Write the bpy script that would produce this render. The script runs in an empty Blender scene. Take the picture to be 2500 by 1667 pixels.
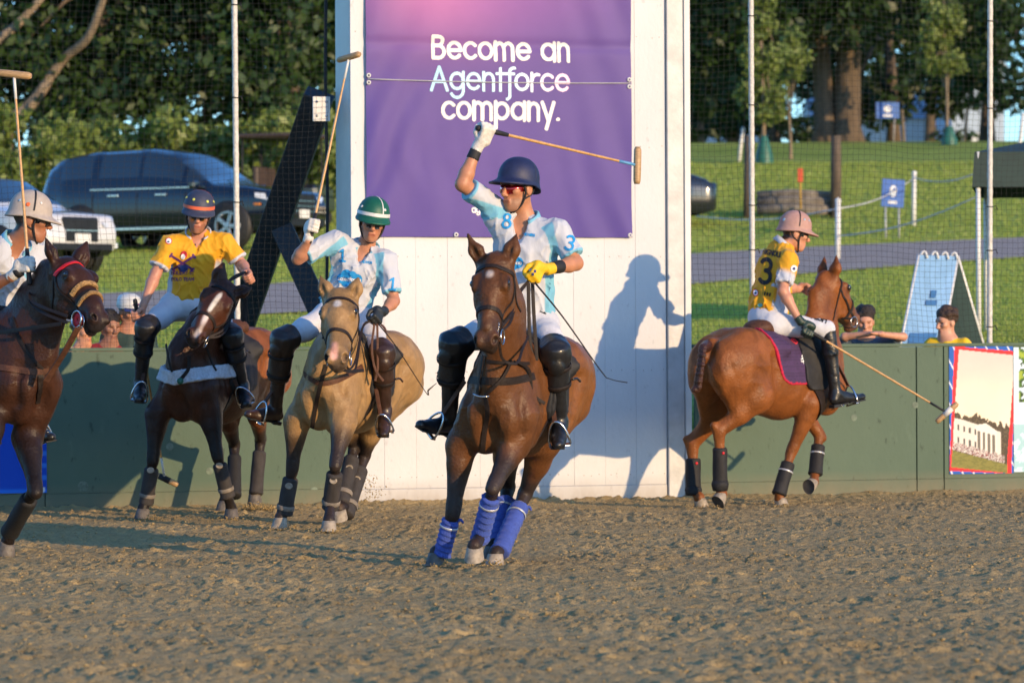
import bpy, math, random
import numpy as np
from mathutils import Vector, Matrix

random.seed(7)
RNG = np.random.default_rng(11)
SC = bpy.context.scene
COL = SC.collection

# ------------------------------------------------------------------ camera
FPX = 9000.0                 # focal length in photo pixels (2500 wide)
CAMH = 1.37
ROLL = 0.0052
cam_d = bpy.data.cameras.new('camera')
cam = bpy.data.objects.new('camera', cam_d)
COL.objects.link(cam)
cam_d.sensor_fit = 'HORIZONTAL'
cam_d.sensor_width = 36.0
cam_d.lens = 36.0 * FPX / 2500.0
cam_d.clip_start = 0.5
cam_d.clip_end = 3000.0
cr, sr = math.cos(ROLL), math.sin(ROLL)
cam.matrix_world = Matrix(((cr, sr, 0, 0), (0, 0, -1, 0), (-sr, cr, 0, CAMH), (0, 0, 0, 1)))
cam_d.dof.use_dof = True
cam_d.dof.focus_distance = 24.5
cam_d.dof.aperture_fstop = 4.0
SC.camera = cam

# ------------------------------------------------------------------ sky and sun
SUN = Vector((0.66, -0.73, 0.182)).normalized()
w = bpy.data.worlds.new('World')
SC.world = w
w.use_nodes = True
nt = w.node_tree
sky = nt.nodes.new('ShaderNodeTexSky')
sky.sky_type = 'NISHITA'
sky.sun_disc = False
sky.sun_elevation = math.asin(SUN.z)
sky.sun_rotation = math.atan2(SUN.x, SUN.y)
sky.air_density = 1.0
sky.dust_density = 0.25
sky.ozone_density = 5.5
bg = nt.nodes['Background']
bg.inputs['Strength'].default_value = 0.15
nt.links.new(sky.outputs[0], bg.inputs[0])
sun_d = bpy.data.lights.new('sun', 'SUN')
sun_d.energy = 2.0
sun_d.angle = math.radians(0.55)
sun_d.color = (1.0, 0.69, 0.37)
sun_o = bpy.data.objects.new('sun', sun_d)
COL.objects.link(sun_o)
sun_o.location = (20, -20, 20)
sun_o.rotation_euler = (-SUN).to_track_quat('-Z', 'Y').to_euler()
SC.view_settings.view_transform = 'Standard'
SC.view_settings.look = 'None'
SC.view_settings.gamma = 1.0
SC.view_settings.exposure = 1.34
SC.view_settings.use_curve_mapping = False
SC.cycles.max_bounces = 6
SC.cycles.diffuse_bounces = 3
SC.cycles.transparent_max_bounces = 6
SC.cycles.sample_clamp_indirect = 6.0


# ------------------------------------------------------------------ small maths
def A(*v):
    return np.array(v, dtype=np.float64)


def P(px, py, d):
    """world point seen at photo pixel (px, py) at distance d along the view axis"""
    u = (px - 1250.0) / FPX
    v = (833.5 - py) / FPX
    return A(d * (u * cr + v * sr), d, CAMH + d * (-u * sr + v * cr))


def nrm(v):
    v = np.asarray(v, dtype=np.float64)
    return v / (np.linalg.norm(v) + 1e-12)


def lerp(a, b, t):
    return a + (b - a) * t


def catmull(pts, n):
    pts = np.asarray(pts, dtype=np.float64)
    if len(pts) < 3:
        t = np.linspace(0, 1, n)[:, None]
        return pts[0] * (1 - t) + pts[-1] * t
    q = np.vstack([2 * pts[0] - pts[1], pts, 2 * pts[-1] - pts[-2]])
    m = len(pts) - 1
    out = []
    for s in np.linspace(0, m, n):
        i = min(int(s), m - 1)
        t = s - i
        p0, p1, p2, p3 = q[i], q[i + 1], q[i + 2], q[i + 3]
        out.append(0.5 * (2 * p1 + (p2 - p0) * t + (2 * p0 - 5 * p1 + 4 * p2 - p3) * t * t + (3 * p1 - p0 - 3 * p2 + p3) * t ** 3))
    return np.array(out)


def hash3(i, j, k, seed=0):
    h = (i.astype(np.int64) * 374761393 + j.astype(np.int64) * 668265263 + k.astype(np.int64) * 2147483647 + seed * 1274126177) & 0xffffffff
    h = ((h ^ (h >> 13)) * 1274126177) & 0xffffffff
    h = h ^ (h >> 16)
    return (h & 0xffff) / 32767.5 - 1.0


def vnoise(p, freq, seed=0):
    """smooth value noise, p (N,3), freq scalar or 3-vector"""
    q = p * np.asarray(freq)
    i = np.floor(q).astype(np.int64)
    f = q - i
    f = f * f * (3 - 2 * f)
    r = 0
    for a in (0, 1):
        for b in (0, 1):
            for c in (0, 1):
                wgt = (f[:, 0] if a else 1 - f[:, 0]) * (f[:, 1] if b else 1 - f[:, 1]) * (f[:, 2] if c else 1 - f[:, 2])
                r = r + wgt * hash3(i[:, 0] + a, i[:, 1] + b, i[:, 2] + c, seed)
    return r


# ------------------------------------------------------------------ objects
ORG = {}


def tag(o, label=None, cat=None, group=None, kind=None):
    if label: o['label'] = label
    if cat: o['category'] = cat
    if group: o['group'] = group
    if kind: o['kind'] = kind
    return o


def empty(name, loc, label, cat, group=None):
    o = bpy.data.objects.new(name, None)
    o.empty_display_size = 0.1
    COL.objects.link(o)
    o.location = [float(v) for v in loc]
    ORG[o.name] = np.array(loc, dtype=np.float64)
    return tag(o, label, cat, group)


def mesh_obj(name, V, F, mat, parent=None, smooth=True, cols=None, origin=None):
    """V: world-space vertices. The object's origin is its root's origin."""
    V = np.asarray(V, dtype=np.float64)
    if parent is not None:
        org = ORG[parent.name]
    else:
        org = np.array(origin, dtype=np.float64) if origin is not None else A(0, 0, 0)
    me = bpy.data.meshes.new(name)
    Vl = V - org
    if isinstance(F, np.ndarray):
        n, k = F.shape
        me.vertices.add(len(Vl))
        me.vertices.foreach_set('co', Vl.astype(np.float32).ravel())
        me.loops.add(n * k)
        me.loops.foreach_set('vertex_index', F.astype(np.int32).ravel())
        me.polygons.add(n)
        me.polygons.foreach_set('loop_start', np.arange(0, n * k, k, dtype=np.int32))
        me.polygons.foreach_set('loop_total', np.full(n, k, dtype=np.int32))
        me.update(calc_edges=True)
    else:
        me.from_pydata(Vl.tolist(), [], F)
        me.update()
    if smooth:
        me.polygons.foreach_set('use_smooth', np.ones(len(me.polygons), dtype=bool))
    if cols is not None:
        at = me.color_attributes.new('Col', 'FLOAT_COLOR', 'POINT')
        c4 = np.ones((len(Vl), 4), dtype=np.float32)
        c4[:, :3] = cols
        at.data.foreach_set('color', c4.ravel())
    if mat is not None:
        me.materials.append(mat)
    o = bpy.data.objects.new(name, me)
    COL.objects.link(o)
    if parent is not None:
        o.parent = parent
    else:
        o.location = [float(v) for v in org]
    ORG[o.name] = org
    return o


class MB:
    """collects simple shapes into one mesh"""

    def __init__(s):
        s.V, s.F = [], []

    def add(s, V, F):
        n = len(s.V)
        s.V += [list(map(float, v)) for v in V]
        s.F += [[i + n for i in f] for f in F]
        return s

    def box(s, c, ax, half, bev=0.0):
        """box at centre c, ax = 3 unit axes, half sizes; small bevel on the edges when bev > 0"""
        c = np.asarray(c, float)
        ax = [np.asarray(a, float) for a in ax]
        if bev <= 0:
            V = [c + ax[0] * half[0] * i + ax[1] * half[1] * j + ax[2] * half[2] * k for i in (-1, 1) for j in (-1, 1) for k in (-1, 1)]
            F = [(0, 1, 3, 2), (4, 6, 7, 5), (0, 4, 5, 1), (2, 3, 7, 6), (0, 2, 6, 4), (1, 5, 7, 3)]
            return s.add(V, F)
        h0, h1, h2 = half
        V, F = [], []
        idx = {}
        for i in (-1, 1):
            for j in (-1, 1):
                for k in (-1, 1):
                    for m in range(3):
                        q = [h0 * i, h1 * j, h2 * k]
                        for t in range(3):
                            if t != m:
                                q[t] -= bev * (i, j, k)[t]
                        idx[(i, j, k, m)] = len(V)
                        V.append(c + ax[0] * q[0] + ax[1] * q[1] + ax[2] * q[2])
        sg = (-1, 1)
        for m in range(3):
            o = [t for t in range(3) if t != m]
            for sgn in sg:
                def key(a, b):
                    k3 = [0, 0, 0]
                    k3[m] = sgn; k3[o[0]] = a; k3[o[1]] = b
                    return idx[(k3[0], k3[1], k3[2], m)]
                F.append((key(-1, -1), key(1, -1), key(1, 1), key(-1, 1)))
        for m in range(3):
            n1, n2 = [t for t in range(3) if t != m]
            for a in sg:
                for b in sg:
                    def kk(cv, mm):
                        k3 = [0, 0, 0]
                        k3[m] = cv; k3[n1] = a; k3[n2] = b
                        return idx[(k3[0], k3[1], k3[2], mm)]
                    F.append((kk(-1, n1), kk(1, n1), kk(1, n2), kk(-1, n2)))
        for i in sg:
            for j in sg:
                for k in sg:
                    F.append((idx[(i, j, k, 0)], idx[(i, j, k, 1)], idx[(i, j, k, 2)]))
        return s.add(V, F)

    def tube(s, pts, rad, seg=8, caps=True, up=None):
        V, F = tube_geo(pts, rad, seg, caps)
        return s.add(V, F)

    def build(s, name, mat, parent=None, smooth=False, origin=None):
        o = mesh_obj(name, np.array(s.V), s.F, mat, parent, smooth, origin=origin)
        return o


def frames(pts):
    pts = np.asarray(pts, float)
    T = np.gradient(pts, axis=0)
    T /= np.linalg.norm(T, axis=1)[:, None] + 1e-12
    r = A(0, 0, 1) if abs(T[0][2]) < 0.9 else A(1, 0, 0)
    N = []
    n = nrm(r - T[0] * (r @ T[0]))
    for t in T:
        n = nrm(n - t * (n @ t))
        N.append(n)
    N = np.array(N)
    return T, N, np.cross(T, N)


def tube_geo(pts, rad, seg=8, caps=True, flat=None):
    pts = np.asarray(pts, float)
    n = len(pts)
    rad = np.full(n, rad) if np.isscalar(rad) else np.asarray(rad, float)
    T, N, B = frames(pts)
    V, F = [], []
    for i in range(n):
        for k in range(seg):
            a = 2 * math.pi * k / seg
            V.append(pts[i] + rad[i] * (math.cos(a) * N[i] + math.sin(a) * B[i]))
    for i in range(n - 1):
        for k in range(seg):
            k2 = (k + 1) % seg
            F.append((i * seg + k, i * seg + k2, (i + 1) * seg + k2, (i + 1) * seg + k))
    if caps:
        F.append(tuple(range(seg - 1, -1, -1)))
        F.append(tuple((n - 1) * seg + k for k in range(seg)))
    return V, F


def tube(name, pts, rad, mat, parent=None, seg=8, n=None, smooth=True, origin=None):
    if n:
        rr = rad if np.isscalar(rad) else np.interp(np.linspace(0, 1, n), np.linspace(0, 1, len(rad)), rad)
        pts = catmull(pts, n)
        rad = rr
    V, F = tube_geo(pts, rad, seg)
    return mesh_obj(name, np.array(V), F, mat, parent, smooth, origin=origin)


# ------------------------------------------------------------------ signed distance modelling
class Field:
    def __init__(s, h=0.01):
        s.h = h
        s.prims = []

    def cone(s, a, b, ra, rb=None, k=0.04, flat=None, op='add'):
        s.prims.append(dict(t='cone', a=np.asarray(a, float), b=np.asarray(b, float), ra=ra, rb=ra if rb is None else rb, k=k, flat=flat, op=op))
        return s

    def cap(s, a, b, ra, rb=None, k=0.01, flat=None, op='add', rnd=0.006):
        s.prims.append(dict(t='cap', a=np.asarray(a, float), b=np.asarray(b, float), ra=ra, rb=ra if rb is None else rb, k=k, flat=flat, op=op, rnd=rnd))
        return s

    def ell(s, c, r, R=None, k=0.04, op='add'):
        s.prims.append(dict(t='ell', c=np.asarray(c, float), r=np.asarray(r, float) if not np.isscalar(r) else np.full(3, float(r)), R=np.eye(3) if R is None else np.asarray(R, float), k=k, op=op))
        return s

    @staticmethod
    def dist(p, pr):
        t32 = p.dtype
        if pr['t'] == 'ell':
            q = (p - pr['c'].astype(t32)) @ pr['R'].T.astype(t32)
            qr = q / pr['r'].astype(t32)
            k0 = np.sqrt(np.einsum('ij,ij->i', qr, qr))
            qr /= pr['r'].astype(t32)
            k1 = np.sqrt(np.einsum('ij,ij->i', qr, qr)) + 1e-9
            return k0 * (k0 - 1) / k1
        q = p - pr['a'].astype(t32)
        ba = pr['b'] - pr['a']
        m = 1.0
        if pr['flat'] is not None:
            ax, fac = pr['flat']
            ax = ax.astype(t32)
            q += ((1 / fac - 1) * (q @ ax))[:, None] * ax
            ba = ba + (1 / fac - 1) * (ba @ ax) * ax
            m = 0.5 * (1 + fac) if fac < 1 else 1.0
        ba = ba.astype(t32)
        L2 = float(ba @ ba) + 1e-12
        t = (q @ ba) / L2
        tc = np.clip(t, 0, 1)
        if pr['t'] == 'cone':
            q -= tc[:, None] * ba
            return m * (np.sqrt(np.einsum('ij,ij->i', q, q)) - (pr['ra'] + (pr['rb'] - pr['ra']) * tc))
        q -= t[:, None] * ba
        dr = np.sqrt(np.einsum('ij,ij->i', q, q)) - (pr['ra'] + (pr['rb'] - pr['ra']) * tc) + pr['rnd']
        da = np.maximum(-t, t - 1) * math.sqrt(L2) + pr['rnd']
        return m * (np.where((dr > 0) & (da > 0), np.hypot(np.maximum(dr, 0), np.maximum(da, 0)), np.maximum(dr, da)) - pr['rnd'])

    def bounds(s, pr, pad):
        if pr['t'] == 'ell':
            m = pr['r'].max()
            return pr['c'] - m - pad, pr['c'] + m + pad
        m = max(pr['ra'], pr['rb'])
        if pr['flat'] is not None and pr['flat'][1] > 1:
            m *= pr['flat'][1]
        return np.minimum(pr['a'], pr['b']) - m - pad, np.maximum(pr['a'], pr['b']) + m + pad

    def build(s, pad=0.028, fold=None):
        h = s.h
        lo = np.min([s.bounds(p, 0.03)[0] for p in s.prims if p['op'] == 'add'], axis=0)
        hi = np.max([s.bounds(p, 0.03)[1] for p in s.prims if p['op'] == 'add'], axis=0)
        s.lo = lo
        s.n = np.ceil((hi - lo) / h).astype(int) + 2
        s.D = np.full(tuple(s.n), 1.0, dtype=np.float32)
        for pr in s.prims:
            a, b = s.bounds(pr, pr['k'] + pad)
            i0 = np.clip(np.floor((a - lo) / h).astype(int), 0, s.n)
            i1 = np.clip(np.ceil((b - lo) / h).astype(int) + 1, 0, s.n)
            if (i1 <= i0).any():
                continue
            sh = tuple(i1 - i0)
            p = np.empty(sh + (3,), dtype=np.float32)
            for d_ in range(3):
                v_ = (lo[d_] + h * np.arange(i0[d_], i1[d_])).astype(np.float32)
                p[..., d_] = v_.reshape([-1 if e == d_ else 1 for e in range(3)])
            d = s.dist(p.reshape(-1, 3), pr).reshape(sh)
            sl = tuple(slice(i0[d_], i1[d_]) for d_ in range(3))
            o = s.D[sl]
            k = max(pr['k'], 1e-4)
            if pr['op'] == 'add':
                hh = np.clip(0.5 + 0.5 * (o - d) / k, 0, 1)
                s.D[sl] = o * (1 - hh) + d * hh - k * hh * (1 - hh)
            else:
                d = -d
                hh = np.clip(0.5 - 0.5 * (o - d) / k, 0, 1)
                s.D[sl] = o * (1 - hh) + d * hh + k * hh * (1 - hh)
        if fold is not None:
            m = np.argwhere(np.abs(s.D) < 0.04)
            p = lo + h * m
            s.D[m[:, 0], m[:, 1], m[:, 2]] += fold(p).astype(np.float32)
        return s

    def sample(s, p):
        q = (p - s.lo) / s.h
        q = np.clip(q, 0, s.n - 1.001)
        i = q.astype(int)
        f = q - i
        r = 0
        for a in (0, 1):
            for b in (0, 1):
                for c in (0, 1):
                    wgt = (f[:, 0] if a else 1 - f[:, 0]) * (f[:, 1] if b else 1 - f[:, 1]) * (f[:, 2] if c else 1 - f[:, 2])
                    r = r + wgt * s.D[i[:, 0] + a, i[:, 1] + b, i[:, 2] + c]
        return r

    def grad(s, p):
        e = s.h
        g = np.stack([s.sample(p + e * np.eye(3)[d]) - s.sample(p - e * np.eye(3)[d]) for d in range(3)], axis=1)
        return g / (np.linalg.norm(g, axis=1)[:, None] + 1e-9)

    def snap(s, p, off=0.0, it=14):
        p = np.array(p, dtype=np.float64)
        for _ in range(it):
            d = s.sample(p) - off
            d = np.clip(d, -0.06, 0.06)
            p -= s.grad(p) * d[:, None] * 0.8
        return p

    def march(s, p, dirs, maxd=0.6, step=0.004, off=0.0):
        """walk from p along dirs until the surface; returns hit points and a hit mask"""
        p = np.asarray(p, float)
        dirs = np.broadcast_to(np.asarray(dirs, float), p.shape)
        hit = np.zeros(len(p), bool)
        out = p + dirs * maxd
        prev = s.sample(p) - off
        tcur = np.zeros(len(p))
        for _ in range(int(maxd / step)):
            tn = tcur + step
            v = s.sample(p + dirs * tn[:, None]) - off
            now = (~hit) & (v < 0) & (prev >= 0)
            if now.any():
                t = tn - step * (v / (v - prev + 1e-12))
                out[now] = (p + dirs * t[:, None])[now]
                hit |= now
            prev = v
            tcur = tn
            if hit.all():
                break
        return out, hit

    def mesh(s, smooth=1):
        D = s.D
        sg = D < 0
        n = s.n
        act = np.zeros(tuple(n - 1), dtype=np.int8)
        for a in (0, 1):
            for b in (0, 1):
                for c in (0, 1):
                    act += sg[a:n[0] - 1 + a, b:n[1] - 1 + b, c:n[2] - 1 + c]
        m = (act > 0) & (act < 8)
        cells = np.argwhere(m)
        idx = np.full(tuple(n - 1), -1, dtype=np.int64)
        idx[m] = np.arange(len(cells))
        cv = {}
        for a in (0, 1):
            for b in (0, 1):
                for c in (0, 1):
                    cv[(a, b, c)] = D[cells[:, 0] + a, cells[:, 1] + b, cells[:, 2] + c].astype(np.float64)
        acc = np.zeros((len(cells), 3))
        cnt = np.zeros(len(cells))
        for ax in range(3):
            o = [d for d in range(3) if d != ax]
            for a in (0, 1):
                for b in (0, 1):
                    k0 = [0, 0, 0]; k0[o[0]] = a; k0[o[1]] = b
                    k1 = list(k0); k1[ax] = 1
                    d0, d1 = cv[tuple(k0)], cv[tuple(k1)]
                    c = (d0 < 0) != (d1 < 0)
                    t = np.where(c, d0 / (d0 - d1 + 1e-12), 0)
                    pt = np.tile(np.array(k0, float), (len(cells), 1))
                    pt[:, ax] = t
                    acc[c] += pt[c]
                    cnt[c] += 1
        V = s.lo + s.h * (cells + acc / cnt[:, None])
        Fs = []
        for ax in range(3):
            sh = [slice(None)] * 3
            s0 = [slice(0, n[d]) for d in range(3)]
            s0[ax] = slice(0, n[ax] - 1)
            s1 = list(s0); s1[ax] = slice(1, n[ax])
            A0, A1 = sg[tuple(s0)], sg[tuple(s1)]
            e = np.argwhere(A0 != A1)
            o = [d for d in range(3) if d != ax]
            ok = (e[:, o[0]] > 0) & (e[:, o[1]] > 0) & (e[:, o[0]] < n[o[0]] - 1) & (e[:, o[1]] < n[o[1]] - 1)
            e = e[ok]
            fl = A0[e[:, 0], e[:, 1], e[:, 2]]
            q = []
            for (a, b) in ((-1, -1), (0, -1), (0, 0), (-1, 0)):
                c = e.copy()
                c[:, o[0]] += a
                c[:, o[1]] += b
                q.append(idx[c[:, 0], c[:, 1], c[:, 2]])
            q = np.stack(q, axis=1)
            rev = fl if ax != 1 else ~fl
            q[~rev] = q[~rev][:, ::-1]
            Fs.append(q)
        F = np.vstack(Fs)
        F = F[(F >= 0).all(axis=1)]
        for _ in range(smooth):
            src = np.concatenate([F[:, i] for i in range(4)] + [F[:, (i + 1) % 4] for i in range(4)])
            dst = np.concatenate([F[:, (i + 1) % 4] for i in range(4)] + [F[:, i] for i in range(4)])
            cnt = np.bincount(src, minlength=len(V))
            acc = np.stack([np.bincount(src, weights=V[dst, d], minlength=len(V)) for d in range(3)], axis=1)
            V = 0.5 * V + 0.5 * acc / np.maximum(cnt, 1)[:, None]
        return V, F


def sstep(x, a, b):
    t = np.clip((x - a) / (b - a + 1e-12), 0, 1)
    return t * t * (3 - 2 * t)


def paint(V, base, splats):
    """base colour, then soft colour regions: (prim dict, colour, soft width[, strength])"""
    C = np.tile(np.asarray(base, float), (len(V), 1))
    for sp in splats:
        pr, col, soft = sp[:3]
        st = sp[3] if len(sp) > 3 else 1.0
        if callable(pr):
            wgt = pr(V)
        else:
            wgt = 1 - sstep(Field.dist(V, pr), -soft, soft)
        wgt = np.clip(wgt * st, 0, 1)[:, None]
        C = C * (1 - wgt) + np.asarray(col, float) * wgt
    return C


def pc(a, b, ra, rb=None, flat=None):
    return dict(t='cone', a=np.asarray(a, float), b=np.asarray(b, float), ra=ra, rb=ra if rb is None else rb, flat=flat)


def pe(c, r, R=None):
    return dict(t='ell', c=np.asarray(c, float), r=np.asarray(r, float) if not np.isscalar(r) else np.full(3, float(r)), R=np.eye(3) if R is None else np.asarray(R, float))


def strap(name, pts, wd, th, mat, parent, field=None, off=0.004, n=24, normal=None, closed=False, snap=True):
    """flat strap along pts; hugs the field surface when one is given"""
    pts = np.asarray(pts, float)
    pts = catmull(np.vstack([pts, pts[:1]]) if closed else pts, n)
    if field is not None:
        if snap:
            pts = field.snap(pts, off)
        N = field.grad(pts)
        for _ in range(2):
            N[1:-1] = (N[:-2] + N[1:-1] + N[2:]) / 3
    else:
        N = np.tile(nrm(normal if normal is not None else A(0, -1, 0)), (len(pts), 1))
    T = np.gradient(pts, axis=0)
    T /= np.linalg.norm(T, axis=1)[:, None] + 1e-9
    B = np.cross(T, N)
    B /= np.linalg.norm(B, axis=1)[:, None] + 1e-9
    N2 = np.cross(B, T)
    V, F = [], []
    for i in range(len(pts)):
        for sx, sy in ((-1, -1), (1, -1), (1, 1), (0.0, 1.25), (-1, 1)):
            V.append(pts[i] + B[i] * sx * wd / 2 + N2[i] * sy * th / 2)
    for i in range(len(pts) - 1):
        for k in range(5):
            k2 = (k + 1) % 5
            F.append((i * 5 + k, i * 5 + k2, (i + 1) * 5 + k2, (i + 1) * 5 + k))
    F.append((4, 3, 2, 1, 0))
    e = (len(pts) - 1) * 5
    F.append((e, e + 1, e + 2, e + 3, e + 4))
    return mesh_obj(name, np.array(V), F, mat, parent, smooth=False)


def revolve(c, up, prof, seg=24, fwd=None, sx=1.0, sy=1.0):
    """profile [(radius, height)] turned round the axis; ellipse factors along fwd (sx) and side (sy)"""
    up = nrm(up)
    f = nrm((fwd if fwd is not None else (A(1, 0, 0) if abs(up[0]) < 0.9 else A(0, 1, 0))))
    f = nrm(f - up * (f @ up))
    r = np.cross(up, f)
    V, F = [], []
    for (ra, z) in prof:
        for k in range(seg):
            a = 2 * math.pi * k / seg
            V.append(c + up * z + f * (ra * math.cos(a) * sx) + r * (ra * math.sin(a) * sy))
    for i in range(len(prof) - 1):
        for k in range(seg):
            k2 = (k + 1) % seg
            F.append((i * seg + k, i * seg + k2, (i + 1) * seg + k2, (i + 1) * seg + k))
    return V, F


# ------------------------------------------------------------------ materials
def newmat(name):
    m = bpy.data.materials.new(name)
    m.use_nodes = True
    return m, m.node_tree, m.node_tree.nodes['Principled BSDF']


def mat(name, col, rough=0.6, var=0.15, scale=8.0, bump=0.0, bscale=60.0, metal=0.0, spec=0.5, attr=False, sheen=0.0, coat=0.0, dark=None, stretch=None, distort=0.0):
    """procedural material: base colour (or the 'Col' attribute) varied by noise, plus noise bump"""
    m, t, b = newmat(name)
    N, L = t.nodes, t.links
    tc = N.new('ShaderNodeTexCoord')
    mp = N.new('ShaderNodeMapping')
    if stretch:
        mp.inputs['Scale'].default_value = stretch
    L.new(tc.outputs['Object'], mp.inputs['Vector'])
    no = N.new('ShaderNodeTexNoise')
    no.inputs['Scale'].default_value = scale
    no.inputs['Detail'].default_value = 5
    no.inputs['Roughness'].default_value = 0.6
    no.inputs['Distortion'].default_value = distort
    L.new(mp.outputs[0], no.inputs['Vector'])
    rp = N.new('ShaderNodeMapRange')
    rp.inputs['From Min'].default_value = 0.3
    rp.inputs['From Max'].default_value = 0.7
    rp.inputs['To Min'].default_value = 1 - var
    rp.inputs['To Max'].default_value = 1 + var
    L.new(no.outputs['Fac'], rp.inputs['Value'])
    mx = N.new('ShaderNodeMix')
    mx.data_type = 'RGBA'
    mx.blend_type = 'MULTIPLY'
    mx.inputs[0].default_value = 1.0
    if attr:
        ca = N.new('ShaderNodeVertexColor')
        ca.layer_name = 'Col'
        L.new(ca.outputs['Color'], mx.inputs[6])
    else:
        mx.inputs[6].default_value = (*col, 1)
    L.new(rp.outputs[0], mx.inputs[7])
    L.new(mx.outputs[2], b.inputs['Base Color'])
    b.inputs['Roughness'].default_value = rough
    b.inputs['Metallic'].default_value = metal
    b.inputs['Specular IOR Level'].default_value = spec
    if sheen:
        b.inputs['Sheen Weight'].default_value = sheen
        b.inputs['Sheen Roughness'].default_value = 0.4
    if coat:
        b.inputs['Coat Weight'].default_value = coat
        b.inputs['Coat Roughness'].default_value = 0.08
    if bump:
        n2 = N.new('ShaderNodeTexNoise')
        n2.inputs['Scale'].default_value = bscale
        n2.inputs['Detail'].default_value = 4
        L.new(mp.outputs[0], n2.inputs['Vector'])
        bp = N.new('ShaderNodeBump')
        bp.inputs['Strength'].default_value = bump
        bp.inputs['Distance'].default_value = 0.02
        L.new(n2.outputs['Fac'], bp.inputs['Height'])
        L.new(bp.outputs[0], b.inputs['Normal'])
    return m


M = {}
M['coat'] = mat('horse_coat', (0.2, 0.1, 0.05), rough=0.42, var=0.34, scale=5.5, bump=0.30, bscale=55, attr=True, spec=0.22, sheen=0.0, distort=.8)
M['skin'] = mat('skin', (0.5, 0.25, 0.15), rough=0.45, var=0.10, scale=22, bump=0.08, bscale=120, attr=True, spec=0.4)
M['skin'].node_tree.nodes['Principled BSDF'].inputs['Subsurface Weight'].default_value = 0.06
M['skin'].node_tree.nodes['Principled BSDF'].inputs['Subsurface Radius'].default_value = (0.02, 0.008, 0.004)
M['jersey'] = mat('jersey_fabric', (0.8, 0.8, 0.8), rough=0.75, var=0.04, scale=12, bump=0.25, bscale=26, attr=True, sheen=0.15, stretch=(1, 1, 0.45))
M['breech'] = mat('breeches_cotton', (0.58, 0.58, 0.61), rough=0.8, var=0.06, scale=10, bump=0.3, bscale=22, sheen=0.1)
M['boot'] = mat('black_boot_leather', (0.011, 0.011, 0.013), rough=0.40, var=0.3, scale=14, bump=0.25, bscale=30, coat=0.12)
M['boot_brown'] = mat('brown_boot_leather', (0.035, 0.016, 0.010), rough=0.42, var=0.3, scale=14, bump=0.25, bscale=30, coat=0.12)
M['tack'] = mat('dark_tack_leather', (0.018, 0.012, 0.010), rough=0.6, var=0.35, scale=30, bump=0.1, bscale=80, spec=.25)
M['tack_brown'] = mat('brown_tack_leather', (0.085, 0.036, 0.020), rough=0.6, var=0.35, scale=30, bump=0.1, bscale=80, spec=.25)
M['steel'] = mat('polished_steel', (0.62, 0.62, 0.64), rough=0.22, var=0.1, scale=20, metal=1.0)
M['black'] = mat('black_cloth', (0.012, 0.012, 0.014), rough=0.7, var=0.3, scale=20)
M['rubber'] = mat('black_rubber', (0.014, 0.014, 0.015), rough=0.6, var=0.25, scale=20)
M['hoof'] = mat('hoof_horn', (0.30, 0.25, 0.19), rough=0.6, var=0.4, scale=18, bump=0.3, bscale=50)
M['hoof_dark'] = mat('dark_hoof_horn', (0.11, 0.095, 0.08), rough=0.6, var=0.4, scale=18, bump=0.3, bscale=50)
M['sole'] = mat('hoof_sole', (0.05, 0.045, 0.04), rough=0.8, var=0.4, scale=20)
M['eye'] = mat('horse_eye', (0.008, 0.005, 0.004), rough=0.05, var=0.1, coat=1.0)
M['cane'] = mat('cane', (0.55, 0.30, 0.10), rough=0.35, var=0.25, scale=40, coat=0.3)
M['wood_head'] = mat('mallet_wood', (0.42, 0.26, 0.12), rough=0.5, var=0.35, scale=30, stretch=(1, 1, 6))
M['tape_white'] = mat('white_tape', (0.62, 0.61, 0.58), rough=0.6, var=0.1)
M['tape_blue'] = mat('blue_tape', (0.10, 0.30, 0.55), rough=0.5, var=0.15)
M['white_glove'] = mat('white_leather_glove', (0.62, 0.58, 0.52), rough=0.6, var=0.25, scale=40, bump=0.2, bscale=90)
M['red'] = mat('red_strap', (0.62, 0.015, 0.025), rough=0.55, var=0.15)
M['orange'] = mat('orange_plastic', (0.8, 0.14, 0.03), rough=0.5, var=0.1)
M['dark_glass'] = mat('sunglass_lens', (0.006, 0.008, 0.014), rough=0.05, var=0.1, coat=1.0)
M['red_glass'] = mat('red_mirror_lens', (0.45, 0.015, 0.02), rough=0.12, var=0.2, metal=0.8, coat=1.0)
M['fleece'] = mat('white_fleece', (0.62, 0.64, 0.70), rough=0.95, var=0.2, scale=50, bump=1.0, bscale=110, sheen=0.4)
M['white_plastic'] = mat('white_plastic', (0.64, 0.64, 0.62), rough=0.4, var=0.06)

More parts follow.
